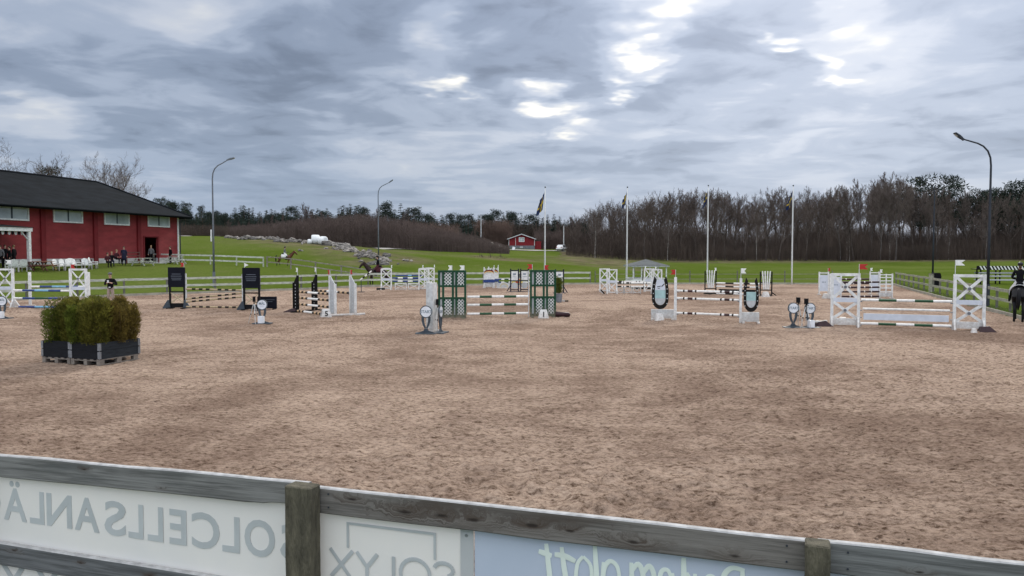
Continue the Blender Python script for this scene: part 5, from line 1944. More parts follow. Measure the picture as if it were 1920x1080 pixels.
# --- jump with big white X wings at the right
def jump_white_x():
    G = 'white cross braced wings of the green and white planked jump'
    a, b = at(1584, 612), at(1816, 619.5)
    ang = math.atan2(b.y - a.y, b.x - a.x)
    n = (b - a).normalized()
    w = 1.0
    t = wing_root('jump_wing', 'tall white cross braced wing with a red flag, beside the start discs', 0, 0, ang, G, a)
    wing_x(t, w, 1.95, base=.24, bw=.1, brw=.1); flag(t, w / 2 - .05, 1.95, 'red', .3, 1, .34)
    for z in (1.0, .68, .42, .14): cup(t, w / 2, z, 1)
    t = wing_root('jump_wing', 'tall white cross braced wing with a white swallowtail flag, beside the black horse', 0, 0, ang, G, b)
    wing_x(t, w, 1.95, base=.24, bw=.1, brw=.1); flag(t, -w / 2 + .05, 1.95, 'white', .3, 1, .5)
    for z in (1.0, .68, .42, .14): cup(t, -w / 2, z, -1)
    a2 = a + n * (w / 2 + .03); b2 = b - n * (w / 2 + .03)
    GP = 'poles of the big white cross braced jump'
    p, q = seg(a2, b2, 0, 1, .99); pole(p, q, GW, 'topmost green and white pole between the tall white cross braced wings', GP)
    p, q = seg(a2, b2, .02, .98, .67); pole(p, q, [(1, 'pole_white')], 'plain white pole between the tall white cross braced wings', GP, .04)
    p, q = seg(a2, b2, 0, 1, .13); pole(p, q, GW, 'lowest green and white pole near the sand between the tall white wings', GP)
    c = (a2 + b2) / 2; L_ = (b2 - a2).length * .94
    pl = MB().box(-L_ / 2, L_ / 2, -.02, .02, .27, .5)
    o = link('jump_plank', pl.mesh('jump_plank', MAT['panel_blue']), None, c, ang)
    tag(o, 'pale bluish white plank hung between the tall white wings', 'plank')
    marker('small white number marker leaning by the red flagged white wing', 1580, 609, None, ang, .3)
    marker('small white number marker under the wing beside the black horse', 1826, 624, None, ang, .16)
    for lb, px, py, s in (('dark brown wedge shaped filler on the sand behind the start discs', 1541, 611.5, 1.0), ('dark brown wedge shaped filler on the sand behind the wing by the horse', 1850, 621.5, .9)):
        p = at(px, py)
        m = MB()
        m.add([(-.3 * s, -.25, 0), (.28 * s, -.3, 0), (.3 * s, .28, 0), (-.26 * s, .3, 0), (-.24 * s, -.16, .17 * s), (.05 * s, -.17, .22 * s), (.12 * s, .16, .2 * s), (-.2 * s, .17, .17 * s)],
              [(0, 3, 2, 1), (4, 5, 6, 7), (0, 1, 5, 4), (1, 2, 6, 5), (2, 3, 7, 6), (3, 0, 4, 7)])
        t = thing('filler_wedge', lb, 'jump filler', p, .2 if px < 1700 else -.3, 'dark wedge fillers on the sand')
        part(t, 'body', m, MAT['pole_brown'])
        if px < 1700:
            part(t, 'white_end', MB().ball((-.2, -.02, .16), (.1, .14, .06), 8, 6), MAT['white_dull'])
            part(t, 'white_cap', MB().ball((.08, -.1, .2), (.07, .09, .03), 8, 6), MAT['white_dull'])


jump_white_x()


# --- horseshoe jump
def wing_horseshoe(t, side, full, off=.46):
    # side: +1 when the pole post stands at +x of the shoe
    xs = 0.0
    z0, z1 = .43, 1.72
    R_ = .33
    def outer(k): return k
    out = []; inn = []
    n = 22
    cz = z0 + .42
    for k in range(n + 1):
        a = PI + PI * k / n
        out.append((R_ * math.cos(a), cz + .42 * math.sin(a)))
        inn.append((.21 * math.cos(a), cz + .26 * math.sin(a)))
    # legs of the shoe up to the ears
    outl = [(-.335, 1.2), (-.30, 1.5), (-.27, 1.62), (-.235, 1.76)]
    innl = [(-.215, 1.2), (-.19, 1.45), (-.15, 1.56), (-.145, 1.62)]
    left = [(-.145, 1.62), (-.235, 1.76), (-.27, 1.62), (-.30, 1.5), (-.335, 1.2)]
    shape = left + out + [(-p[0], p[1]) for p in left[::-1]] + [(.15, 1.56), (.19, 1.45), (.215, 1.2)] + inn[::-1] + [(-.215, 1.2), (-.19, 1.45), (-.15, 1.56)]
    bm = bmesh.new()
    vs = [bm.verts.new((p[0], -.03, p[1])) for p in shape]
    es = [bm.edges.new((vs[i], vs[(i + 1) % len(vs)])) for i in range(len(vs))]
    bmesh.ops.triangle_fill(bm, edges=es, use_beauty=True)
    r = bmesh.ops.extrude_face_region(bm, geom=bm.faces[:])
    for v in r['geom']:
        if isinstance(v, bmesh.types.BMVert): v.co.y += .05
    bmesh.ops.recalc_face_normals(bm, faces=bm.faces[:])
    me = bpy.data.meshes.new('horseshoe'); bm.to_mesh(me); bm.free(); me.materials.append(MAT['pole_black'])
    sh = link('horseshoe', me, t)
    for s in (-1, 1):
        for z, x in ((.66, .27), (.86, .275), (1.06, .275), (1.25, .27), (1.42, .245)): part(sh, 'nail_head', MB().tube([(s * x, -.031, z), (s * x, -.038, z)], .022, 8), MAT['pale_grey'])
    i2 = [(.205 * math.cos(PI + PI * k / n), cz + .255 * math.sin(PI + PI * k / n)) for k in range(n + 1)]
    part(t, 'lower_panel', MB().poly([(-.205, .86)] + i2 + [(.205, .86)], -.012, .008), MAT['pale_grey'])
    part(t, 'teal_panel', MB().poly([(-.21, .862), (.21, .862), (.212, 1.2), (-.212, 1.2)], -.012, .008), MAT['teal'])
    if full:
        part(t, 'horse_face', MB().poly([(-.21, 1.202), (.21, 1.202), (.18, 1.42), (.12, 1.6), (0, 1.68), (-.12, 1.6), (-.18, 1.42)], -.012, .008), MAT['panel_blue'])
        mk_ = MB()
        mk_.beam((-.12, -.014, 1.33), (.02, -.014, 1.36), .03, .004); mk_.beam((.05, -.014, 1.34), (.16, -.014, 1.45), .035, .004); mk_.beam((-.1, -.014, 1.27), (-.02, -.014, 1.27), .025, .004)
        part(t, 'emblem', mk_, MAT['pole_black'])
    xp = side * off
    part(t, 'post', MB().box(xp - .055, xp + .055, -.05, .05, 0, 1.72), MAT['white'])
    x0, x1 = sorted((-side * .36, xp - side * .058))
    part(t, 'base_box', MB().box(x0, x1, -.06, .06, .06, .42), MAT['white_dull'])
    for x in (x0 + .06, x1 - .04): part(t, 'foot', MB().box(x - .05, x + .05, -.34, .34, 0, .06), MAT['white'])
    for z in (1.2, .9, .3): cup(t, xp + side * .055, z, side)


def jump_horseshoe():
    G = 'horseshoe shaped wings of the black banded white jump'
    pa, pb = at(1266, 600), at(1388, 605.5)
    ang = math.atan2(pb.y - pa.y, pb.x - pa.x); n = (pb - pa).normalized()
    t = wing_root('horseshoe_wing', 'black horseshoe wing with a pale horse face panel and a red flag', 0, 0, ang * .4, G, pa - Vector((math.cos(ang * .4), math.sin(ang * .4), 0)) * .6)
    wing_horseshoe(t, 1, True, .6); flag(t, .6, 1.72, 'red', .2, -1, .3)
    t = wing_root('horseshoe_wing', 'black horseshoe wing open at the top with a white swallowtail flag', 0, 0, ang * .4, G, pb + Vector((math.cos(ang * .4), math.sin(ang * .4), 0)) * .39)
    wing_horseshoe(t, -1, False, .46); t.scale = (.84, 1, 1); flag(t, -.46, 1.72, 'white', .24, 1, .38)
    a, b = pa + n * .07, pb - n * .07
    pat = [(.62, 'pole_white'), (.17, 'pole_black'), (.3, 'pole_white'), (.5, 'pole_brown'), (.22, 'pole_white'), (.17, 'pole_black'), (2.3, 'pole_white'), (.17, 'pole_black'), (.25, 'pole_white'), (.5, 'pole_brown'), (.22, 'pole_white'), (.17, 'pole_black'), (.45, 'pole_white')]
    for z, w in ((1.18, 'topmost'), (.88, 'middle'), (.29, 'lowest')):
        p, q = seg(a, b, 0, 1, z)
        pole(p, q, pat, '%s white pole with black bands between the horseshoe wings' % w, 'banded white poles of the horseshoe jump', .045)
    marker('white number marker at the base of the red flagged horseshoe wing', 1236, 601, None, 0, .3)
    p = at(1236, 601.5)


jump_horseshoe()


# --- green lattice jump
def lattice(b, x0, x1, z0, z1, y, pitch=.092, bw=.027):
    for sgn in (1, -1):
        k0 = int((z0 - (x1 if sgn > 0 else -x0)) / pitch) - 2; k = (z0 - x1 - 1) if sgn > 0 else (z0 + x0 - 1)
        c = k
        while c < z1 + max(abs(x0), abs(x1)) + 1:
            # line z = sgn*x + c
            pts = []
            for x in (x0, x1):
                z = sgn * x + c
                if z0 <= z <= z1: pts.append((x, z))
            for z in (z0, z1):
                x = (z - c) / sgn
                if x0 < x < x1: pts.append((x, z))
            if len(pts) == 2 and math.hypot(pts[0][0] - pts[1][0], pts[0][1] - pts[1][1]) > .03:
                yy = y - (.004 if sgn > 0 else 0)
                b.beam((pts[0][0], yy, pts[0][1]), (pts[1][0], yy, pts[1][1]), bw, .004)
            c += pitch * 1.4142


def wing_lattice(t, w, h):
    pw = .085
    xs = [-w / 2 + pw / 2, -w / 2 + .21, .03, .17, w / 2 - pw / 2]
    for i, x in enumerate(xs):
        part(t, 'post', MB().box(x - pw / 2, x + pw / 2, -.05, .05, .03, h), MAT['green'])
    z = [(.12, .05), (.84, .07), (1.30, .07), (h - .07, .07)]
    cols = [(xs[1] + pw / 2, xs[2] - pw / 2), (xs[3] + pw / 2, xs[4] - pw / 2)]
    gaps = [(xs[i] + pw / 2, xs[i + 1] - pw / 2) for i in range(4)]
    for z0, hh in ((.03, .12), (.80, .08), (1.29, .08), (h - .08, .08)):
        for a, b in gaps: part(t, 'rail', MB().box(a, b, -.035, .035, z0, z0 + hh), MAT['green'])
    for a, b in cols:
        for z0, z1 in ((.15, .80), (1.37, h - .08)):
            part(t, 'back_panel', MB().box(a, b, .004, .014, z0, z1), MAT['green'])
            l = MB(); lattice(l, a, b, z0, z1, 0.0)
            part(t, 'lattice', l, MAT['white'])
    for a, b in ((gaps[0]), (gaps[2])):
        for z0, z1 in ((.15, .80), (1.37, h - .08)):
            part(t, 'side_panel', MB().box(a, b, -.005, .005, z0, z1), MAT['pale_grey'])
    for x in (-w / 2 + .1, w / 2 - .1):
        part(t, 'foot', MB().box(x - .05, x + .05, -.38, .38, 0, .03), MAT['green'])


def jump_lattice():
    G = 'green lattice wings of the green and white vertical'
    a, b = at(848, 597), at(1018, 594.5)
    ang = math.atan2(b.y - a.y, b.x - a.x); n = (b - a).normalized()
    w = 1.16
    t = wing_root('lattice_wing', 'dark green wing with white lattice panels and white flags', 0, 0, 0, G, a)
    wing_lattice(t, w, 1.98); flag(t, .0, 1.98, 'white', .17, -1, .2); flag(t, .5, 1.98, 'white', .2, -1, .2)
    t = wing_root('lattice_wing', 'dark green wing with white lattice panels and red flags, above marker 1', 0, 0, 0, G, b)
    wing_lattice(t, 1.1, 1.98); flag(t, -.45, 1.98, 'red', .22, -1, .24); flag(t, .06, 1.98, 'red', .2, 1, .2)
    part(t, 'white_edge', MB().box(-.62, -.585, -.04, .04, 0, 1.95), MAT['white_dull'])
    a2 = a + n * (w / 2 + .04); b2 = b - n * (.64)
    for z, wd in ((.88, 'topmost'), (.545, 'middle'), (.175, 'lowest')):
        p, q = seg(a2, b2, 0, 1, z)
        pole(p, q, GW, '%s green and white pole between the green lattice wings' % wd, 'green and white poles of the lattice jump')
    marker('white number marker with the digit 1 before the green lattice wing', 1019, 596, '1', 0, .36)
    p = at(1056, 594.5)
    m = MB().tube([(-.34, 0, .12), (-.3, 0, .12), (.22, .02, .1), (.3, .02, .07)], [.1, .12, .1, .05], 10)
    tag(link('log', m.mesh('log', MAT['pole_brown'], True), None, p, .15), 'short dark reddish log on the sand beside the green lattice wing', 'log')


jump_lattice()


# --- black and white triangular wings, oxer
def wing_tri(t, w, h, side, white):
    hs = h * .80
    m = 'white' if white else 'black'
    x_in, x_out = side * w / 2, -side * w / 2
    pw = .06
    a, b = (x_in - side * pw, x_in)
    part(t, 'post', MB().box(min(a, b), max(a, b), -.05, .05, 0, h), MAT[m])
    a, b = (x_out, x_out + side * pw)
    part(t, 'post', MB().box(min(a, b), max(a, b), -.05, .05, 0, hs), MAT[m])
    pts = [(x_out + side * pw, .1), (x_in - side * pw, .1), (x_in - side * pw, h - .03), (x_in - side * pw * 1.4, h - .03), (x_out + side * pw, hs)]
    if side < 0: pts = pts[::-1]
    part(t, 'panel', MB().poly(pts, -.02, .02), MAT['pale_grey' if white else m])
    dots = MB()
    k = 0; z = .22
    while z < hs - .05:
        dots.tube([(0, -.021, z), (0, -.028, z)], .028 if not white else .02, 8); z += .145; k += 1
    part(t, 'chain_print', dots, MAT['white_dull' if not white else 'panel_blue'])
    for x in (x_in - side * .03, x_out + side * .03):
        part(t, 'foot', MB().box(x - .04, x + .04, -.36, .36, -.0, .05) if not white else MB().box(x - .035, x + .035, -.3, .3, 0, .05), MAT[m])


def jump_tri():
    G = 'slant topped wings of the black and tan oxer'
    A = [(at(555, 585), at(624, 592.5)), (at(590, 582.5), at(662, 591))]
    names = [('front', 'nearer'), ('rear', 'farther')]
    pat = [(.22, 'pole_black'), (.2, 'pole_tan'), (.24, 'pole_black'), (.22, 'pole_tan'), (.24, 'pole_black'), (1.15, 'pole_white'), (.24, 'pole_black'), (.22, 'pole_tan'), (.24, 'pole_black'), (.22, 'pole_tan'), (.22, 'pole_black')]
    for i, (a, b) in enumerate(A):
        ang = math.atan2(b.y - a.y, b.x - a.x); n = (b - a).normalized()
        lbB = ('slant topped black wing with a white flag, at the front of the oxer', 'slant topped black wing with a white flag, seen through the poles')[i]
        lbW = ('slant topped white wing with a red flag, right beside marker 5', 'slant topped white wing with a red flag, alone at the back')[i]
        t = wing_root('slant_wing', lbB, 0, 0, ang, G, a); wing_tri(t, .42, 1.68, 1, False); flag(t, .19, 1.68, 'white', .16, -1, .34)
        t = wing_root('slant_wing', lbW, 0, 0, ang, G, b); wing_tri(t, .48, 1.72, -1, True); flag(t, -.2, 1.72, 'red', .18, -1 if i == 0 else 1, .24)
        a2, b2 = a + n * .24, b - n * .28
        if i == 0:
            for z, wd in ((.93, 'topmost'), (.66, 'second'), (.37, 'third')):
                p, q = seg(a2, b2, 0, 1, z)
                pole(p, q, pat, '%s black tan and white pole on the front of the oxer by marker 5' % wd, 'black tan and white poles of the oxer', .05)
            p, q = seg(a2 + Vector((.0, -.35, 0)), b2 + Vector((-.25, -.35, 0)), 0, 1, .1)
            pole(p, q, pat, 'black tan and white ground pole lying before the oxer by marker 5', 'black tan and white poles of the oxer', .05)
        else:
            p, q = seg(a2, b2, 0, 1, .95)
            pole(p, q, pat, 'single black tan and white pole on the back of the oxer', 'black tan and white poles of the oxer', .05)
    p, q = at(612, 594), at(684, 590.5)
    pole(p + Vector((0, 0, .05)), q + Vector((0, 0, .05)), [(1, 'white')], 'white base rail lying under the two white slant topped wings', 'black tan and white poles of the oxer', .05)
    marker('white number marker with the digit 5 before the white slant topped wing', 611, 594.5, '5', R(22), .36, '5')
    p = at(543, 585)
    m = MB().add([(-.3, -.22, 0), (.34, -.22, 0), (.34, .22, 0), (-.3, .22, 0), (.1, -.15, .16), (.3, -.15, .18), (.3, .15, .18), (.1, .15, .16)], [(0, 3, 2, 1), (4, 5, 6, 7), (0, 1, 5, 4), (1, 2, 6, 5), (2, 3, 7, 6), (3, 0, 4, 7)])
    tag(link('wing_foot_weight', m.mesh('wing_foot_weight', MAT['pole_brown']), None, p, 0), 'dark brown foot weight beside the front black slant topped wing', 'weight')


jump_tri()


# --- black board wings
def jump_black_boards():
    G = 'black sign board wings of the black and gold jump'
    a, b = at(333, 578.5), at(472.5, 581.5)
    ang = math.atan2(b.y - a.y, b.x - a.x); n = (b - a).normalized()
    for i, (p, lb) in enumerate(((a, 'black sign board wing with a red flag, behind the planted boxes'), (b, 'black sign board wing with a white flag, behind the camera tripod'))):
        t = wing_root('board_wing', lb, 0, 0, ang * .3, G, p)
        w = .80; h = 1.98; pw = .075
        for s in (-1, 1):
            x = s * (w / 2 - pw / 2)
            part(t, 'post', MB().box(x - pw / 2, x + pw / 2, -.045, .045, .05, h), MAT['black'])
            part(t, 'foot', MB().poly([(x - s * .04, .04), (x + s * .34, .0), (x + s * .34, .05), (x + s * .09, .42), (x + s * .02, .42)][::s], -.1, -.05), MAT['sign_grey'])
            part(t, 'foot', MB().box(x - .05, x + .05, -.35, .35, 0, .05), MAT['black'])
        xi = w / 2 - pw
        part(t, 'sign_board', MB().box(-w / 2 - .02, w / 2 + .02, -.075, -.047, 1.04, h + .02), MAT['board_black'])
        pr = MB()
        for k, (z, l) in enumerate(((1.66, .3), (1.56, .36), (1.46, .34), (1.38, .3))): pr.box(-l * .75, l * .75, -.078, -.0755, z, z + .03)
        part(t, 'print', pr, MAT['print_dim'])
        part(t, 'rail', MB().box(-xi, xi, -.03, .03, .78, .84), MAT['black'])
        part(t, 'base_board', MB().box(-xi, xi, -.03, .03, .05, .26), MAT['black'])
        part(t, 'brace', MB().beam((-xi, .01, .27), (xi, .01, .77), .05, .02), MAT['natural_wood'])
        part(t, 'brace', MB().beam((-xi, -.012, .77), (xi, -.012, .27), .05, .02), MAT['natural_wood'])
        part(t, 'pole_rail', MB().box(*( (w / 2 + .02, w / 2 + .07) if i == 0 else (-w / 2 - .07, -w / 2 - .02)), -.03, .03, .05, 1.7), MAT['white_dull'])
        flag(t, .36 if i == 0 else -.34, 2.0, 'red' if i == 0 else 'white', .2, -1 if i == 0 else 1, .22, 'swallow' if i == 0 else 'tri')
    a2, b2 = a + n * .5, b - n * .5
    pat = [(.35, 'pole_gold'), (.22, 'pole_black'), (.18, 'pole_gold'), (.22, 'pole_black'), (.18, 'pole_gold'), (.22, 'pole_black'), (.45, 'pole_gold'), (.22, 'pole_black'), (.18, 'pole_gold'), (.22, 'pole_black'), (.18, 'pole_gold'), (.22, 'pole_black'), (.35, 'pole_gold')]
    for z0, z1, lb in ((.96, .93, 'topmost black and gold pole between the black sign board wings'), (.47, .80, 'upper slanting black and gold pole between the black sign board wings'),
                       (.33, .62, 'lower slanting black and gold pole between the black sign board wings'), (.1, .12, 'lowest black and gold pole near the sand between the black sign board wings')):
        p, q = seg(a2, b2, 0, 1, z0, z1); pole(p, q, pat, lb, 'black and gold poles of the sign board jump', .042)
    # low black panel beside the right wing
    p = at(501, 580.5)
    t = thing('low_barrier', 'low black panel with faint print behind the disc sign', 'panel', p, 0)
    part(t, 'panel', MB().box(-.46, .46, -.03, .03, .06, .62), MAT['board_black'])
    part(t, 'print', MB().box(-.05, .36, -.033, -.0305, .46, .48).box(-.05, .26, -.033, -.0305, .37, .39), MAT['print_dim'])
    for s in (-1, 1): part(t, 'foot', MB().box(s * .34 - .04, s * .34 + .04, -.2, .2, 0, .06), MAT['black'])
    # potted orange marker under the left wing brace
    p = at(333, 577)


jump_black_boards()


# --- blue oxer with white X wings at the left edge
def jump_blue():
    G = 'white wings of the blue and white oxer'
    a, b = at(11, 577), at(148, 577.5)
    ang = 0.0; n = (b - a).normalized()
    w = .86
    t = wing_root('jump_wing', 'white cross braced wing with a white flag, cut by the frame beside a disc sign', 0, 0, 0, G, a)
    wing_x(t, w, 1.93, base=.02, knob=True, bw=.09); flag(t, w / 2 - .1, 1.93, 'white', .3, -1, .42)
    part(t, 'stay', MB().beam((w / 2 + .01, -.02, .42), (w / 2 + .27, -.02, .05), .05, .05), MAT['white'])
    part(t, 'stay_foot', MB().box(w / 2 + .03, w / 2 + .3, -.06, .06, 0, .05), MAT['white'])
    t = wing_root('jump_wing', 'white cross braced wing with a red flag, rising behind the planted boxes', 0, 0, 0, G, b)
    wing_x(t, w, 1.93, base=.02, knob=True, bw=.09); flag(t, -w / 2 + .08, 1.93, 'red', .22, 1, .2)
    c, d = at(57, 573.5), at(167, 573.5)
    for p, lb in ((c, 'single white stand post for the back rail of the blue oxer, between the poles'), (d, 'single white stand post close behind the red flagged white wing')):
        t = wing_root('stand_post', lb, 0, 0, 0, G, p)
        part(t, 'post', MB().box(-.055, .055, -.05, .05, .05, 1.72), MAT['white'])
        part(t, 'foot', MB().box(-.25, .25, -.05, .05, 0, .05), MAT['white'])
    a2, b2 = a + n * (w / 2 + .03), b - n * (w / 2 + .03)
    p1 = [(.42, 'pole_white'), (.62, 'pole_blue'), (.7, 'pole_sky'), (.62, 'pole_blue'), (.42, 'pole_white')]
    p2 = [(.42, 'pole_white'), (.62, 'pole_blue'), (.7, 'pole_green'), (.62, 'pole_blue'), (.42, 'pole_white')]
    GP = 'blue and white poles of the oxer at the frame edge'
    p, q = seg(a2, b2, 0, 1, .86, .84); pole(p, q, p1, 'front upper blue and white pole of the oxer by the planted boxes', GP)
    p, q = seg(a2, b2, 0, 1, .47); pole(p, q, p2, 'front lower blue and white pole of the oxer by the planted boxes', GP)
    p, q = seg(a2, b2, .12, 1.0, .06); pole(p - Vector((0, .2, 0)), q - Vector((0, .2, 0)), [(1, 'pole_blue'), (1, 'pole_sky'), (1, 'pole_blue')], 'blue ground pole lying before the oxer by the planted boxes', GP)
    p, q = seg(c, d, .03, .97, .98); pole(p, q, [(.42, 'pole_white'), (.62, 'pole_blue'), (.7, 'pole_sky'), (.62, 'pole_blue'), (.42, 'pole_white')], 'back blue and white pole of the oxer by the planted boxes', GP)


jump_blue()


# --- far blue jump with X gates
def gate_x(t, w, h, z=.04):
    for s in (-1, 1): part(t, 'post', MB().box(s * (w / 2 - .03) - .03, s * (w / 2 - .03) + .03, -.03, .03, 0, h), MAT['white'])
    part(t, 'rail', MB().box(-w / 2 + .06, w / 2 - .06, -.025, .025, h - .06, h), MAT['white'])
    part(t, 'rail', MB().box(-w / 2 + .06, w / 2 - .06, -.025, .025, z, z + .05), MAT['white'])
    part(t, 'brace', MB().beam((-w / 2 + .06, .01, z + .05), (w / 2 - .06, .01, h - .06), .04, .018), MAT['white'])
    part(t, 'brace', MB().beam((-w / 2 + .06, -.012, h - .06), (w / 2 - .06, -.012, z + .05), .04, .018), MAT['white'])


def wing_arch(t, w, h):
    wing_x(t, w, h - .08, base=.1, knob=False, foot=.6, bw=.06, brw=.055, pw=.08)
    pts = [(-w / 2, h - .079)] + [(w / 2 * math.cos(PI - PI * k / 10), h - .079 + .08 * math.sin(PI * k / 10)) for k in range(11)] + [(w / 2, h - .079)]
    part(t, 'arch', MB().poly(pts[1:-1][::-1], -.034, .034), MAT['white'])


def jump_far_blue():
    G = 'white arched wings of the far blue jump'
    L_, Rr, R2 = at(724.5, 543.3), at(790 + 5, 543.3), at(805, 541.5)
    for p, lb, fl in ((L_, 'far white arched wing beside the dark horse and rider', 1), (Rr, 'far white arched wing at the near side of the doubled pair', 0), (R2, 'far white arched wing at the back of the doubled pair', -1)):
        t = wing_root('arch_wing', lb, 0, 0, 0, G, p)
        wing_arch(t, .80, 1.6); flag(t, .36 if fl else -.1, 1.58, 'white', .08, 1, .22)
    for z, lb in ((.86, 'upper'), (.62, 'lower')):
        p, q = Vector((L_.x + .45, L_.y, z)), Vector((Rr.x - .42, Rr.y, z))
        pole(p, q, [(.6, 'pole_blue'), (.55, 'pole_white'), (.55, 'pole_blue'), (.55, 'pole_white'), (.6, 'pole_blue')], '%s blue pole with white bands on the far arched jump' % lb, 'poles of the far blue jump', .055)
        o = pole(Vector((L_.x + .5, L_.y + 1.2, z + .14)), Vector((R2.x - .42, R2.y + .1, z + .14)), [(1, 'pole_blue'), (.3, 'pole_sky'), (1, 'pole_blue')], '%s plain blue pole at the back of the far arched jump' % lb, 'poles of the far blue jump', .05)
    for px, lb in ((751.5, 'white cross gate filler under the far blue poles, next to the single wing'), (776, 'white cross gate filler under the far blue poles, next to the doubled wings')):
        p = at(px, 543.5); t = thing('gate_filler', lb, 'jump filler', p, 0, 'white cross gates under the far blue poles'); gate_x(t, .86, .5)
    p = at(714, 543.5)
    m = MB().tube([(-.3, 0, .06), (.3, 0, .06)], [.09, .09], 10)  # black cylinder lying at the wing foot
    tag(link('foot_bar', m.mesh('foot_bar', MAT['rubber']), None, p), 'black round bar at the foot of the far arched wing by the horse', 'weight')
    t = thing('striped_stick', 'slanting black and white striped pole near the dark horse', 'pole', at(676, 548), 0)
    a, b = Vector((0, 0, .85)), Vector((.75, .1, 1.45))
    s = MB()
    for k in range(5): s.tube([a.lerp(b, k / 5), a.lerp(b, (k + 1) / 5)], .05, 10, mi=k % 2)
    part(t, 'stick', s, [MAT['pole_white'], MAT['pole_black']])
    part(t, 'stand', MB().tube([(.05, 0, 0), (.05, 0, .92)], .025, 8).box(-.2, .3, -.04, .04, 0, .04), MAT['steel_dark'])


jump_far_blue()


# --- far rainbow gate, navy stands
def jump_rainbow():
    G = 'cream wings of the far rainbow jump'
    for px, py, lb, k in ((917, 540, 'far cream rainbow wing with picket top, front of the pair', 0), (925, 538.2, 'far cream rainbow wing with picket top, back of the pair', 1)):
        p = at(px, py)
        t = wing_root('rainbow_wing', lb, 0, 0, 0, G, p)
        w = .74; h = 1.28
        for s in (-1, 1):
            part(t, 'post', MB().box(s * w / 2 - .045, s * w / 2 + .045, -.04, .04, .04, h + .32), MAT['white'])
            part(t, 'foot', MB().poly([(s * w / 2 - .13, 0), (s * w / 2 + .13, 0), (s * w / 2 + .05, .3), (s * w / 2 - .05, .3)], -.1, -.042), MAT['white'])
        part(t, 'panel', MB().box(-w / 2 + .05, w / 2 - .05, -.01, .01, .66, 1.14), MAT['white'])
        part(t, 'blue_plank', MB().box(-w / 2 - .06, w / 2 + .06, -.07, -.042, .42, .64), MAT['pole_blue'])
        part(t, 'base_board', MB().box(-w / 2 + .05, w / 2 - .05, -.012, .012, .08, .4), MAT['white_dull'])
        for i, (m, r0) in enumerate((('pole_yellow', 0), ('pole_red', .055), ('pole_black', .11))):
            pts = []
            for q in range(13): a = PI - PI * q / 12; pts.append((w * .5 * math.cos(a), 1.12 + r0 + .17 * math.sin(a)))
            low = [(x, z - .054) for x, z in pts[::-1]]
            part(t, 'arc', MB().poly((pts + low)[::-1], -.066 - .004 * i, -.045), MAT[m])
        pk = MB()
        for q in range(5): pk.box(-.26 + q * .13 - .022, -.26 + q * .13 + .022, -.015, .015, 1.2, 1.55 - .03 * abs(q - 2))
        part(t, 'picket', pk, MAT['white'])
        flag(t, w / 2, h + .3, 'white', .05, 1, .16)
    a, b = at(934, 540), at(992, 540)
    pat = [(.3, 'pole_blue'), (.3, 'pole_white'), (.4, 'pole_green'), (.3, 'pole_white'), (.35, 'pole_yellow'), (.4, 'pole_red'), (.3, 'pole_yellow'), (.6, 'pole_white')]
    for z, lb in ((.66, 'upper'), (.44, 'lower')):
        p, q = seg(a, b, 0, 1, z); pole(p, q, pat, '%s rainbow coloured pole beside the far cream wings' % lb, 'rainbow poles of the far jump', .05)
    p = at(945, 540.5); t = thing('arch_filler', 'low white filler with a painted double arch under the rainbow poles', 'jump filler', p, 0)
    part(t, 'board', MB().box(-.5, .55, -.012, .012, .1, .4), MAT['pale_grey'])
    for r, m in ((.40, 'white'), (.29, 'pole_yellow'), (.19, 'white')):
        o = MB(); pts = []
        for q in range(15): a_ = PI - PI * q / 14; pts.append((r * math.cos(a_), .1 + r * .9 * math.sin(a_)))
        low = [(x * .86, .1 + (z - .1) * .86) for x, z in pts[::-1]]
        part(t, 'arc', o.poly((pts + low)[::-1], -.022, -.0125), MAT[m])
    part(t, 'base_bar', MB().box(-.6, 1.6, -.04, .04, .0, .09), MAT['white'])


jump_rainbow()


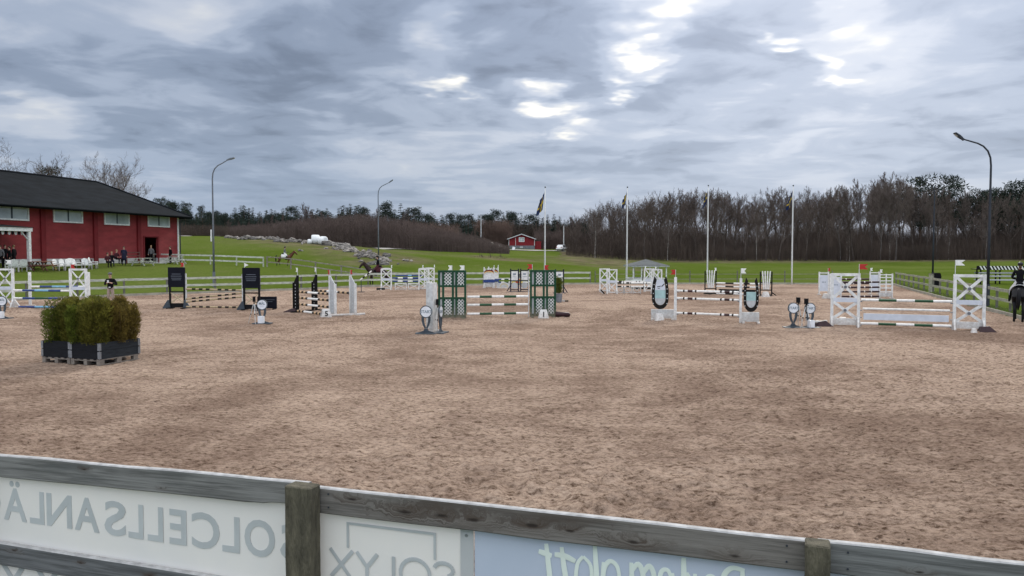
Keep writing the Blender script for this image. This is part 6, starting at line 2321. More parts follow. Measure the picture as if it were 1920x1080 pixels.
def jump_navy():
    G = 'navy framed wings with white sign panels'
    specs = ((964.8, 547, 'navy framed wing with a white sign panel, nearest to the rainbow jump'), (983.5, 546.5, 'navy framed wing with a white sign panel, beside the red flags'), (1049, 549.5, 'navy framed wing with a white sign panel, behind the potted thuja'))
    for i, (px, py, lb) in enumerate(specs):
        p = at(px, py)
        t = wing_root('navy_wing', lb, 0, 0, 0, G, p)
        w = .54; h = 1.6
        for s in (-1, 1):
            part(t, 'post', MB().box(s * w / 2 - .04, s * w / 2 + .04, -.04, .04, .03, h), MAT['navy'])
        for z in (.1, .72, h - .16): part(t, 'rail', MB().box(-w / 2 + .04, w / 2 - .04, -.03, .03, z, z + .07), MAT['navy'])
        part(t, 'sign_panel', MB().box(-w / 2 + .05, w / 2 - .05, -.05, -.035, .8, 1.42), MAT['white'])
        pr = MB(); pr.box(-.1, .1, -.053, -.0505, 1.16, 1.28); pr.box(-.15, .15, -.053, -.0505, 1.02, 1.05)
        part(t, 'print', pr, MAT['print_grey'])
        part(t, 'round_panel', MB().tube([(0, -.01, .44), (0, -.03, .44)], .215, 20), MAT['pale_grey'])
        out = -1 if i == 0 else 1
        if i != 1: part(t, 'stay', MB().beam((out * w / 2, .0, .45), (out * (w / 2 + .26), 0, .03), .06, .06), MAT['navy'])
        part(t, 'foot', MB().box(-w / 2 - .15, w / 2 + .15, -.3, .3, 0, .03), MAT['navy'])
    a, b = at(991, 547), at(1042, 549.5)
    for z, lb in ((.98, 'upper'), (.7, 'lower')):
        p, q = seg(a, b, 0, 1, z); pole(p, q, [(1, 'pole_white'), (1, 'navy'), (1, 'pole_white')], '%s navy and white pole half hidden behind the lattice wing' % lb, 'navy and white poles', .05)
    # potted thuja
    p = at(1048, 567)
    t = thing('pot', 'grey round pot with a small thuja behind the green lattice wing', 'pot', p, 0)
    part(t, 'pot_wall', MB().tube([(0, 0, 0), (0, 0, .05), (0, 0, .46), (0, 0, .48)], [.13, .15, .19, .2], 14), MAT['stone_wall'])
    T, V = thuja(480, .98, 'thuja_green')
    q = thing('thuja', 'slim thuja growing in the round grey pot', 'bush', (p.x, p.y, .47), 0)
    q.scale = (.8, .8, 1)
    link('stem', T.mesh('stem', MAT['twig_tan']), q); link('foliage', tri_mesh('foliage', V, np.arange(len(V)).reshape(-1, 3), MAT['thuja_green']), q)
    p = at(1059, 565.5)
    m = MB().box(-.16, .0, -.06, .06, 0, .09, 0).box(.004, .2, -.05, .05, 0, .07, 1)
    tag(link('pole_cup_box', m.mesh('pole_cup_box', [MAT['white_dull'], MAT['black']]), None, p), 'small black and white box on the sand by the round pot', 'box')


jump_navy()


# --- far white X oxer in front of the gazebo
def jump_far_white():
    G = 'white cross braced wings of the jump before the gazebo'
    sp = ((1133.5, 547.5, 'far white cross braced wing at the back, next to the flagpole'), (1147, 551, 'far white cross braced wing at the front, next to the flagpole'),
          (1217, 547.5, 'far white cross braced wing at the back, before the gazebo'), (1231, 551, 'far white cross braced wing at the front, behind the horseshoe wing'))
    P = []
    for i, (px, py, lb) in enumerate(sp):
        p = at(px, py); P.append(p)
        t = wing_root('jump_wing', lb, 0, 0, 0, G, p)
        wing_x(t, .72, 1.62, knob=False, base=.08, bw=.07, brw=.06, pw=.08, foot=.6)
        if i > 1: flag(t, -.1 if i == 3 else -.3, 1.62, 'white', .1, 1, .16)
    pat = [(.5, 'pole_black'), (.2, 'pole_white'), (.12, 'pole_black'), (.3, 'pole_white'), (.4, 'pole_black'), (.12, 'pole_white'), (.1, 'pole_black'), (1.6, 'pole_white'), (.1, 'pole_black'), (.3, 'pole_white'), (.1, 'pole_black'), (.5, 'pole_white')]
    for (a, b), z, lb in (((P[1], P[3]), .72, 'front upper'), ((P[1], P[3]), .48, 'front lower'), ((P[0], P[2]), .72, 'back upper')):
        n = (b - a).normalized()
        p, q = seg(a + n * .38, b - n * .38, 0, 1, z); pole(p, q, pat, '%s white and black pole of the jump before the gazebo' % lb, 'white and black poles before the gazebo', .05)
    for px, lb in ((1163.5, 'white cross gate under the poles before the gazebo, by the near wing'), (1176.5, 'white cross gate in the middle under the poles before the gazebo'), (1194, 'white cross gate under the poles before the gazebo, by the horseshoe')):
        p = at(px, 550.5); t = thing('gate_filler', lb, 'jump filler', p, 0, 'white cross gates before the gazebo'); gate_x(t, .56, .46)
    p = at(1203, 545.5)
    tag(link('dark_plank', MB().box(-.7, .7, -.02, .02, .12, .3).mesh('dark_plank', MAT['black']), None, p), 'dark plank low behind the white cross gates', 'plank')
    p = at(1127.5, 551.5)
    m = MB().beam((-.15, 0, .32), (.12, 0, .05), .1, .05, mi=0).beam((-.05, -.03, .3), (.2, -.03, .03), .08, .05, mi=1)
    tag(link('leaning_board', m.mesh('leaning_board', [MAT['white'], MAT['black']]), None, p), 'short black and white board leaning on the far white wing', 'board')


jump_far_white()


# --- black frames with fanned white slats
def jump_fan():
    G = 'black framed wings with fanned white slats'
    P = []
    for i, (px, py, lb) in enumerate(((1332, 551.5, 'black framed wing with fanned white slats, below a flagpole'), (1436, 555, 'black framed wing with fanned white slats, the one by the start discs'))):
        p = at(px, py); P.append(p)
        t = wing_root('fan_wing', lb, 0, 0, 0, G, p)
        w = .78; h = 1.52
        for s in (-1, 1): part(t, 'post', MB().box(s * (w / 2 - .03) - .03, s * (w / 2 - .03) + .03, -.04, .04, 0, h), MAT['black'])
        for z in (.04, .34, .82, 1.28): part(t, 'rail', MB().box(-w / 2 + .06, w / 2 - .06, -.03, .03, z, z + .06), MAT['black'])
        for k in range(4):
            x = (k - 1.5)
            part(t, 'slat', MB().beam((x * .10, -.045, .42), (x * .165, -.045, 1.56), .075, .016), MAT['white'])
        if i == 1: part(t, 'stay', MB().beam((w / 2 - .02, 0, .22), (w / 2 + .26, 0, .02), .06, .06), MAT['black'])
        part(t, 'foot', MB().box(-w / 2, w / 2, -.3, -.24, 0, .05), MAT['black']); part(t, 'foot', MB().box(-w / 2, w / 2, .24, .3, 0, .05), MAT['black'])
        if i == 0: flag(t, w / 2 - .02, h, 'white', .12, -1, .2)
    n = (P[1] - P[0]).normalized()
    a, b = P[0] + n * .42, P[1] - n * .42
    pat = [(.75, 'pole_white'), (.68, 'pole_black'), (.8, 'pole_white'), (.5, 'pole_black'), (.75, 'pole_white')]
    for z, lb in ((.74, 'topmost'), (.52, 'second'), (.06, 'lowest')):
        p, q = seg(a, b, 0, 1, z); pole(p, q, pat, '%s white pole with black bands between the slatted black wings' % lb, 'white poles of the slatted jump', .05)
    c = (a + b) / 2; hw = (b - a).length / 2 - .1
    m = MB().poly([(-hw, .36), (-hw + .25, .2), (hw - .25, .2), (hw, .36)], -.02, .02)
    tag(link('hanging_plank', m.mesh('hanging_plank', MAT['black']), None, c, math.atan2(n.y, n.x)), 'black boat shaped plank hung between the slatted black wings', 'plank')
    marker('white number marker before the slatted black wing by the start discs', 1435.5, 557, None, 0, .34)


jump_fan()


# --- white panel oxer with dark poles
def jump_panel():
    G = 'white wings of the dark poled oxer'

    def wing(t, w, h, kind):
        for s in (-1, 1): part(t, 'post', MB().box(s * (w / 2 - .03) - .035, s * (w / 2 - .03) + .035, -.04, .04, 0, h), MAT['white'])
        part(t, 'top_bar', MB().box(-w / 2 + .065, w / 2 - .065, -.02, .02, h - .1, h - .04), MAT['white'])
        if kind == 'panel':
            part(t, 'panel', MB().box(-w / 2 + .065, w / 2 - .065, -.02, 0, .24, h - .2), MAT['panel_blue'])
            pr = MB(); pr.box(-.12, .02, -.024, -.0205, .8, .85); pr.box(.05, .14, -.024, -.0205, .8, .85)
            part(t, 'print', pr, MAT['print_grey'])
        else:
            for z in (.38, .6, .82, 1.02, 1.22): part(t, 'crossbar', MB().box(-w / 2 + .065, w / 2 - .065, -.015, .015, z, z + .06), MAT['white'])
            part(t, 'upright', MB().box(-.035, .035, -.035, -.017, .3, h - .02), MAT['white'])
            part(t, 'net', MB().box(-w / 2 + .065, w / 2 - .065, -.003, .003, .12, .36), MAT['white_dull'])
        for s in (-1, 1): part(t, 'foot', MB().box(s * (w / 2 - .03) - .03, s * (w / 2 - .03) + .03, -.3, .3, 0, .05), MAT['white'])
    sp = ((1544, 553, .64, 'panel', 'white wing with a pale blue printed panel, behind the red flagged cross wing', 'red'), (1566, 560.5, .7, 'panel', 'white wing half hidden behind the red flagged cross wing', None),
          (1639, 552, .62, 'panel', 'white wing with a pale blue panel and a white flag beyond the dark poles', 'white'), (1660.5, 560, .8, 'grid', 'white grid wing at the near end of the dark poles, before the rail fence', 'white'))
    P = []
    for px, py, w, k, lb, f in sp:
        p = at(px, py); P.append(p)
        t = wing_root('panel_wing', lb, 0, 0, 0, G, p); wing(t, w, 1.48, k)
        if f: flag(t, (w / 2 - .05) if f == 'red' else -w / 2 + .04, 1.48, f, .16, 1, .24)
    pat = [(.5, 'pole_brown'), (.05, 'pole_white'), (.45, 'pole_brown'), (.05, 'pole_white'), (.4, 'pole_brown'), (.06, 'pole_white'), (.4, 'pole_brown'), (.05, 'pole_white'), (.5, 'pole_brown')]
    for (a, b), zs, nm in (((P[1], P[3]), (.98, .68, .42, .14), 'front'), ((P[0], P[2]), (1.0, .72, .46), 'back')):
        n = (b - a).normalized()
        for k, z in enumerate(zs):
            p, q = seg(a + n * .4, b - n * .42, 0, 1, z)
            pole(p, q, pat, '%s %s dark brown pole of the white panel oxer' % (('topmost', 'second', 'third', 'lowest')[k], nm), 'dark brown poles of the panel oxer', .055)
    marker('white number marker below the pale blue printed panel wing', 1548.5, 559.5, None, 0, .3)


jump_panel()


# --- disc signs, white slabs, timing tripods
def disc_sign(label, px, py, text, rot=0.0, s=1.0, box=False, sub=None):
    p = at(px, py)
    t = thing('disc_sign', label, 'disc sign', p, rot, 'round disc signs on grey lyre shaped stands')
    part(t, 'base_plate', MB().box(-.34, .34, -.2, .2, 0, .035), MAT['sign_grey'])
    st = MB()
    st.poly([(-.3, .036), (.3, .036), (.09, .1), (.05, .17), (-.05, .17), (-.09, .1)], -.02, .02)
    part(t, 'foot', st, MAT['sign_grey'])
    for sd in (-1, 1):
        out = [(.035, .16), (.105, .28), (.145, .42), (.15, .56)]; inn = [(.068, .56), (.066, .42), (.04, .3), (.0, .2)]
        pts = [(sd * x, z) for x, z in out + inn]
        part(t, 'lyre_arm', MB().poly(pts if sd > 0 else pts[::-1], -.021 - .001 * sd, .021), MAT['sign_grey'])
    part(t, 'rim', MB().tube([(0, -.022, .725), (0, .022, .725)], .205, 28), MAT['sign_grey'])
    part(t, 'disc', MB().tube([(0, -.03, .725), (0, -.0225, .725)], .175, 28), MAT['disc_white'])
    me = text_mesh(text, .128, .002, .004); me.materials.append(MAT['print_grey'])
    link('lettering', me, t, (0, -.0325, .685 if not sub else .73))
    if sub:
        b = MB().box(-.07, .07, -.0335, -.0305, .66, .685)
        part(t, 'print_line', b, MAT['panel_blue'])
    if box: part(t, 'white_box', MB().box(-.1, .1, -.24, -.03, .036, .3), MAT['disc_white'])
    t.scale = (s, s, s)


disc_sign('round white START disc beside the tall white slabs', 799, 626, 'START', 0, 1.02)
disc_sign('grey disc sign seen edge on behind the tall white slabs', 826, 624.5, 'START', R(78), 1.0)
disc_sign('round white START disc at the outer side of the pair by the tripods', 1487, 614.5, 'START', 0, .98)
disc_sign('round white START disc partly hidden by a tripod head', 1518, 615, 'START', 0, .98, True)
disc_sign('round white disc beside a white legged tripod, before the low black panel', 492, 607, 'MÅL', 0, 1.0, True, True)
disc_sign('round white disc cut by the frame before the cross braced wing', 5, 597.5, 'MÅL', 0, 1.0, True, True)


def slab(label, px, py, rot, h):
    p = at(px, py)
    t = thing('white_slab', label, 'jump wing', p, rot, 'tall narrow white slabs by the start disc')
    part(t, 'board', MB().box(-.045, .045, -.24, .24, .06, h), MAT['white'])
    part(t, 'edge_strip', MB().box(-.06, .06, -.262, -.243, .06, h - .02), MAT['white_dull'])
    part(t, 'foot', MB().box(-.1, .1, -.3, .3, 0, .06), MAT['white_dull'])


slab('tall narrow white slab directly right of the start disc, the one behind', 805.5, 615.5, R(-8), 1.66)
slab('tall narrow white slab directly right of the start disc, the one in front', 813, 622, R(-14), 1.68)


def tripod(label, px, py, h, mat='white_dull', spread=.24):
    p = at(px, py)
    t = thing('timing_tripod', label, 'tripod', p, random.uniform(0, 1), 'timing sensors on tripods')
    for k in range(3):
        a = R(30 + 120 * k)
        e = Vector((math.cos(a) * spread, math.sin(a) * spread, 0)); top = Vector((math.cos(a) * .03, math.sin(a) * .03, h - .16))
        part(t, 'leg', MB().tube([top, top.lerp(e, .5)], .016, 7), MAT[mat])
        part(t, 'leg_section', MB().tube([top.lerp(e, .5), e], .011, 7), MAT['white_dull'])
        part(t, 'joint', MB().ball(top.lerp(e, .5), .027, 8, 6), MAT['black'])
    part(t, 'column', MB().tube([(0, 0, h - .4), (0, 0, h - .06)], .018, 8), MAT['black'])
    part(t, 'sensor', MB().box(-.045, .045, -.06, .06, h - .06, h + .14), MAT['black'])
    part(t, 'handle', MB().tube([(.04, 0, h - .08), (.22, .05, h - .12)], .012, 6), MAT['black'])


random.seed(12)
tripod('white legged timing tripod beside the disc with a white box', 477, 607, .9)
tripod('timing tripod whose black head stands above the gap of the two START discs', 1496, 612, .93, spread=.2)
tripod('timing tripod before the second START disc', 1511, 616, .93, spread=.2)
tripod('timing tripod half hidden between the white slabs and the edge on disc', 820, 622, .98, spread=.15)

# ------------------------------------------------------------------ people and horses
def skin_body(name, J, E, root, mats, region, subdiv=2):
    """one continuous body grown over a skeleton. J: joint -> (pos, radius); E: edges; region: (a,b) -> material index"""
    names = list(J); idx = {n: i for i, n in enumerate(names)}
    me = bpy.data.meshes.new(name)
    me.from_pydata([J[n][0] for n in names], [(idx[a], idx[b]) for a, b in E], [])
    o = bpy.data.objects.new(name, me); COL.objects.link(o)
    sk = o.modifiers.new('s', 'SKIN'); sk.use_smooth_shade = True; sk.branch_smoothing = .3
    for n, i in idx.items():
        r = J[n][1]
        if not isinstance(r, tuple): r = (r, r)
        me.skin_vertices[0].data[i].radius = r
        me.skin_vertices[0].data[i].use_root = (n == root)
    ss = o.modifiers.new('d', 'SUBSURF'); ss.levels = subdiv; ss.render_levels = subdiv
    dg = bpy.context.evaluated_depsgraph_get()
    out = bpy.data.meshes.new_from_object(o.evaluated_get(dg))
    bpy.data.objects.remove(o); bpy.data.meshes.remove(me)
    out.name = name
    out.materials.clear()
    for m in mats: out.materials.append(MAT[m])
    co = np.empty(len(out.polygons) * 3); out.polygons.foreach_get('center', co); co = co.reshape(-1, 3)
    best = np.full(len(co), 1e9); mi = np.zeros(len(co), int)
    for a, b in E:
        pa, pb = np.array(J[a][0], float), np.array(J[b][0], float)
        ab = pb - pa; t = np.clip(((co - pa) @ ab) / (ab @ ab + 1e-9), 0, 1)
        rr = np.mean(J[a][1]) * (1 - t) + np.mean(J[b][1]) * t
        d = np.linalg.norm(co - pa - t[:, None] * ab, axis=1) - rr * .7
        k = region.get((a, b), 0)
        u = d < best; best[u] = d[u]; mi[u] = k
    out.polygons.foreach_set('material_index', mi.astype(np.int32))
    out.polygons.foreach_set('use_smooth', [True] * len(out.polygons))
    out.update()
    return out


def person(label, loc, rz, pose='stand', top='cloth_black', legs='cloth_black', shoes='cloth_black', hair='hair_brown', group=None, cap=None, h=1.75, coat=False, fingers=False, cat='person'):
    """faces -y"""
    t = thing('person', label, cat, loc, rz, group)
    k = h / 1.75
    P = {}
    lean = 0
    if pose == 'sit':
        hipz = .50
    else: hipz = .93
    P['pelvis'] = ((0, 0, hipz + .03), (.155, .115)); P['waist'] = ((0, -.01, hipz + .2), (.145, .11)); P['chest'] = ((0, -.02, hipz + .40), (.175, .125))
    P['neckb'] = ((0, -.005, hipz + .545), .075); P['neck'] = ((0, -.02, hipz + .61), .056); P['jaw'] = ((0, -.045, hipz + .67), (.072, .08)); P['head'] = ((0, -.03, hipz + .755), (.078, .094)); P['crown'] = ((0, -.02, hipz + .815), (.055, .065))
    E_ = [('pelvis', 'waist'), ('waist', 'chest'), ('chest', 'neckb'), ('neckb', 'neck'), ('neck', 'jaw'), ('jaw', 'head'), ('head', 'crown')]
    P['nose'] = ((0, -.135, hipz + .735), .014); E_.append(('head', 'nose'))
    reg = {('neckb', 'neck'): 2, ('neck', 'jaw'): 2, ('jaw', 'head'): 2, ('head', 'crown'): 2, ('head', 'nose'): 2}
    for s, n in ((-1, 'l'), (1, 'r')):
        P['sh' + n] = ((s * .18, 0, hipz + .49), .075)
        if pose == 'hands_front':      # both hands in front of the chest, one arm a little out
            P['el' + n] = ((s * (.27 if s < 0 else .33), -.04, hipz + .22), .056); P['wr' + n] = ((s * (.10 if s < 0 else .17), -.27, hipz + .30 + (.02 if s < 0 else .0)), .035); P['ha' + n] = ((s * .05, -.32, hipz + .34), .034)
        elif pose == 'sit':
            P['el' + n] = ((s * .25, -.06, hipz + .22), .052); P['wr' + n] = ((s * .14, -.26, hipz + .17), .034); P['ha' + n] = ((s * .1, -.33, hipz + .16), .034)
        elif pose == 'phone':
            P['el' + n] = ((s * .24, -.03, hipz + .2), .052)
            P['wr' + n] = ((s * .2, -.12, hipz + .42) if s > 0 else (s * .26, -.08, hipz - .04), .034); P['ha' + n] = ((s * .14, -.13, hipz + .56) if s > 0 else (s * .26, -.1, hipz - .13), .034)
        else:
            P['el' + n] = ((s * .25, .03, hipz + .2), .052); P['wr' + n] = ((s * .26, -.03, hipz - .04), .034); P['ha' + n] = ((s * .25, -.06, hipz - .13), .034)
        E_ += [('chest', 'sh' + n), ('sh' + n, 'el' + n), ('el' + n, 'wr' + n), ('wr' + n, 'ha' + n)]
        reg[('wr' + n, 'ha' + n)] = 2
        if fingers:
            hv = Vector(P['ha' + n][0]); wv = Vector(P['wr' + n][0]); dv = (hv - wv).normalized()
            side = dv.cross(Vector((0, 0, 1))).normalized() * s
            for q in range(5):
                off = (q - 1.8) * .017
                ln = (.055, .07, .075, .07, .055)[q]
                b0 = hv + side * off + dv * .015
                e = b0 + dv * ln + Vector((0, 0, -.02)) + (side * -.03 if q == 0 else Vector((0, 0, 0)))
                P['f%s%d' % (n, q)] = (tuple(b0.lerp(e, .55)), .0095); P['g%s%d' % (n, q)] = (tuple(e + Vector((0, 0, -.012))), .008)
                E_ += [('ha' + n, 'f%s%d' % (n, q)), ('f%s%d' % (n, q), 'g%s%d' % (n, q))]
                reg[('ha' + n, 'f%s%d' % (n, q))] = 2; reg[('f%s%d' % (n, q), 'g%s%d' % (n, q))] = 2
        if pose == 'sit':
            P['hip' + n] = ((s * .09, -.05, hipz), .10); P['kn' + n] = ((s * .13, -.46, hipz + .02), .065); P['an' + n] = ((s * .13, -.46 + .04, .09), .045); P['toe' + n] = ((s * .14, -.58, .045), .04)
        elif pose == 'walk':
            P['hip' + n] = ((s * .09, 0, hipz - .06), .095); P['kn' + n] = ((s * .11, -.06 + s * .1, .5), .066); P['an' + n] = ((s * .11, s * .2, .1), .045); P['toe' + n] = ((s * .12, s * .2 - .15, .045), .038)
        else:
            P['hip' + n] = ((s * .09, 0, hipz - .06), .095); P['kn' + n] = ((s * .11, -.02, .5), .066); P['an' + n] = ((s * .115, .02, .09), .045); P['toe' + n] = ((s * .135, -.13, .042), .038)
        E_ += [('pelvis', 'hip' + n), ('hip' + n, 'kn' + n), ('kn' + n, 'an' + n), ('an' + n, 'toe' + n)]
        reg[('hip' + n, 'kn' + n)] = 1; reg[('kn' + n, 'an' + n)] = 1; reg[('an' + n, 'toe' + n)] = 3; reg[('pelvis', 'hip' + n)] = 1
    P = {n: (tuple(c * k for c in p), (r if isinstance(r, tuple) else (r, r))) for n, (p, r) in P.items()}
    me = skin_body('body', P, E_, 'pelvis', [top, legs, 'skin', shoes], reg)
    link('body', me, t)
    hd = Vector(P['head'][0])
    hb = MB()
    if cap:
        hb.ball((hd.x, hd.y + .008, hd.z + .045), (.094, .108, .085), 14, 8)
        hb.add([(hd.x - .08, hd.y - .09, hd.z + .05), (hd.x + .08, hd.y - .09, hd.z + .05), (hd.x + .06, hd.y - .18, hd.z + .035), (hd.x - .06, hd.y - .18, hd.z + .035),
                (hd.x - .08, hd.y - .09, hd.z + .06), (hd.x + .08, hd.y - .09, hd.z + .06), (hd.x + .06, hd.y - .18, hd.z + .045), (hd.x - .06, hd.y - .18, hd.z + .045)],
               [(0, 3, 2, 1), (4, 5, 6, 7), (0, 1, 5, 4), (1, 2, 6, 5), (2, 3, 7, 6), (3, 0, 4, 7)])
        part(t, 'cap', hb, MAT[cap], smooth=True)
    else:
        hb.ball((hd.x, hd.y + .022, hd.z + .03), (.09, .1, .095), 14, 8)
        if coat: hb.ball((hd.x, hd.y + .06, hd.z - .06), (.075, .05, .1), 10, 6)
        part(t, 'hair', hb, MAT[hair], smooth=True)
    ey = MB()
    for s in (-1, 1): ey.ball((hd.x + s * .032, hd.y - .088, hd.z + .005), .011, 6, 4)
    part(t, 'eyes', ey, MAT['cloth_black'])
    if coat:    # long coat
        pz = P['pelvis'][0][2]
        c = MB(); c.tube([(0, .0, pz - .48 * k), (0, 0, pz - .2 * k), (0, 0, pz + .1 * k), (0, 0, pz + .32 * k)], [.24 * k, .215 * k, .178 * k, .17 * k], 16)
        for i, v in enumerate(c.v): c.v[i] = (v[0], v[1] * .72, v[2])
        part(t, 'coat_skirt', c, MAT[top], smooth=True)
    return t


def rider(label, parent_loc, rz, zseat, jacket='cloth_black', breeches='cloth_white', boots='cloth_black', group=None, fingers=False):
    """faces +x, seated at zseat above loc"""
    t = thing('person', label, 'person', (parent_loc[0], parent_loc[1], parent_loc[2]), rz, group)
    z = zseat
    P = {'pelvis': ((-.02, 0, z + .08), (.13, .16)), 'waist': ((.0, 0, z + .26), (.11, .14)), 'chest': ((.03, 0, z + .46), (.125, .175)), 'neckb': ((.03, 0, z + .60), .075),
         'neck': ((.05, 0, z + .66), .055), 'jaw': ((.085, 0, z + .715), (.078, .07)), 'head': ((.07, 0, z + .80), (.094, .078)), 'crown': ((.06, 0, z + .85), (.06, .055))}
    E_ = [('pelvis', 'waist'), ('waist', 'chest'), ('chest', 'neckb'), ('neckb', 'neck'), ('neck', 'jaw'), ('jaw', 'head'), ('head', 'crown')]
    reg = {('neckb', 'neck'): 2, ('neck', 'jaw'): 2, ('jaw', 'head'): 2, ('head', 'crown'): 2}
    P['nose'] = ((.185, 0, z + .775), .013); E_.append(('head', 'nose')); reg[('head', 'nose')] = 2
    for s, n in ((-1, 'l'), (1, 'r')):
        P['sh' + n] = ((.02, s * .185, z + .55), .072); P['el' + n] = ((.02, s * .29, z + .28), .052); P['wr' + n] = ((.22, s * .15, z + .22), .034); P['ha' + n] = ((.31, s * .09, z + .23), .036)
        P['hip' + n] = ((.03, s * .13, z + .0), .115); P['kn' + n] = ((.36, s * .33, z - .26), .078); P['an' + n] = ((.12, s * .36, z - .68), .05); P['toe' + n] = ((.27, s * .38, z - .72), .04)
        E_ += [('chest', 'sh' + n), ('sh' + n, 'el' + n), ('el' + n, 'wr' + n), ('wr' + n, 'ha' + n), ('pelvis', 'hip' + n), ('hip' + n, 'kn' + n), ('kn' + n, 'an' + n), ('an' + n, 'toe' + n)]
        reg[('wr' + n, 'ha' + n)] = 3; reg[('pelvis', 'hip' + n)] = 1; reg[('hip' + n, 'kn' + n)] = 1; reg[('kn' + n, 'an' + n)] = 3; reg[('an' + n, 'toe' + n)] = 3
        if fingers:
            for q in range(5):
                b0 = Vector((.33, s * (.09 + (q - 2) * .016), z + .235 - .006 * q)); e = b0 + Vector((.035, s * (-.02 if q else -.03), -.035))
                P['f%s%d' % (n, q)] = (tuple(b0.lerp(e, .5)), .0095); P['g%s%d' % (n, q)] = (tuple(e + Vector((-.02, 0, -.02))), .008)
                E_ += [('ha' + n, 'f%s%d' % (n, q)), ('f%s%d' % (n, q), 'g%s%d' % (n, q))]
                reg[('ha' + n, 'f%s%d' % (n, q))] = 3; reg[('f%s%d' % (n, q), 'g%s%d' % (n, q))] = 3
    P = {n: (p, r if isinstance(r, tuple) else (r, r)) for n, (p, r) in P.items()}
    link('body', skin_body('body', P, E_, 'pelvis', [jacket, breeches, 'skin', boots], reg), t)
    h = MB(); h.ball((.06, 0, z + .845), (.125, .105, .1), 16, 8)
    h.add([(.15, -.075, z + .84), (.15, .075, z + .84), (.235, .045, z + .815), (.235, -.045, z + .815), (.15, -.075, z + .852), (.15, .075, z + .852), (.235, .045, z + .825), (.235, -.045, z + .825)],
          [(0, 3, 2, 1), (4, 5, 6, 7), (0, 1, 5, 4), (1, 2, 6, 5), (2, 3, 7, 6), (3, 0, 4, 7)])
    part(t, 'riding_helmet', h, MAT['helmet'], smooth=True)
    part(t, 'hair', MB().ball((-.035, 0, z + .73), (.05, .055, .075), 10, 6), MAT['hair_brown'], smooth=True)
    part(t, 'glove_cuff', MB().tube([(.19, .165, z + .225), (.215, .155, z + .222)], .042, 10).tube([(.19, -.165, z + .225), (.215, -.155, z + .222)], .042, 10), MAT['cloth_white'])
    return t


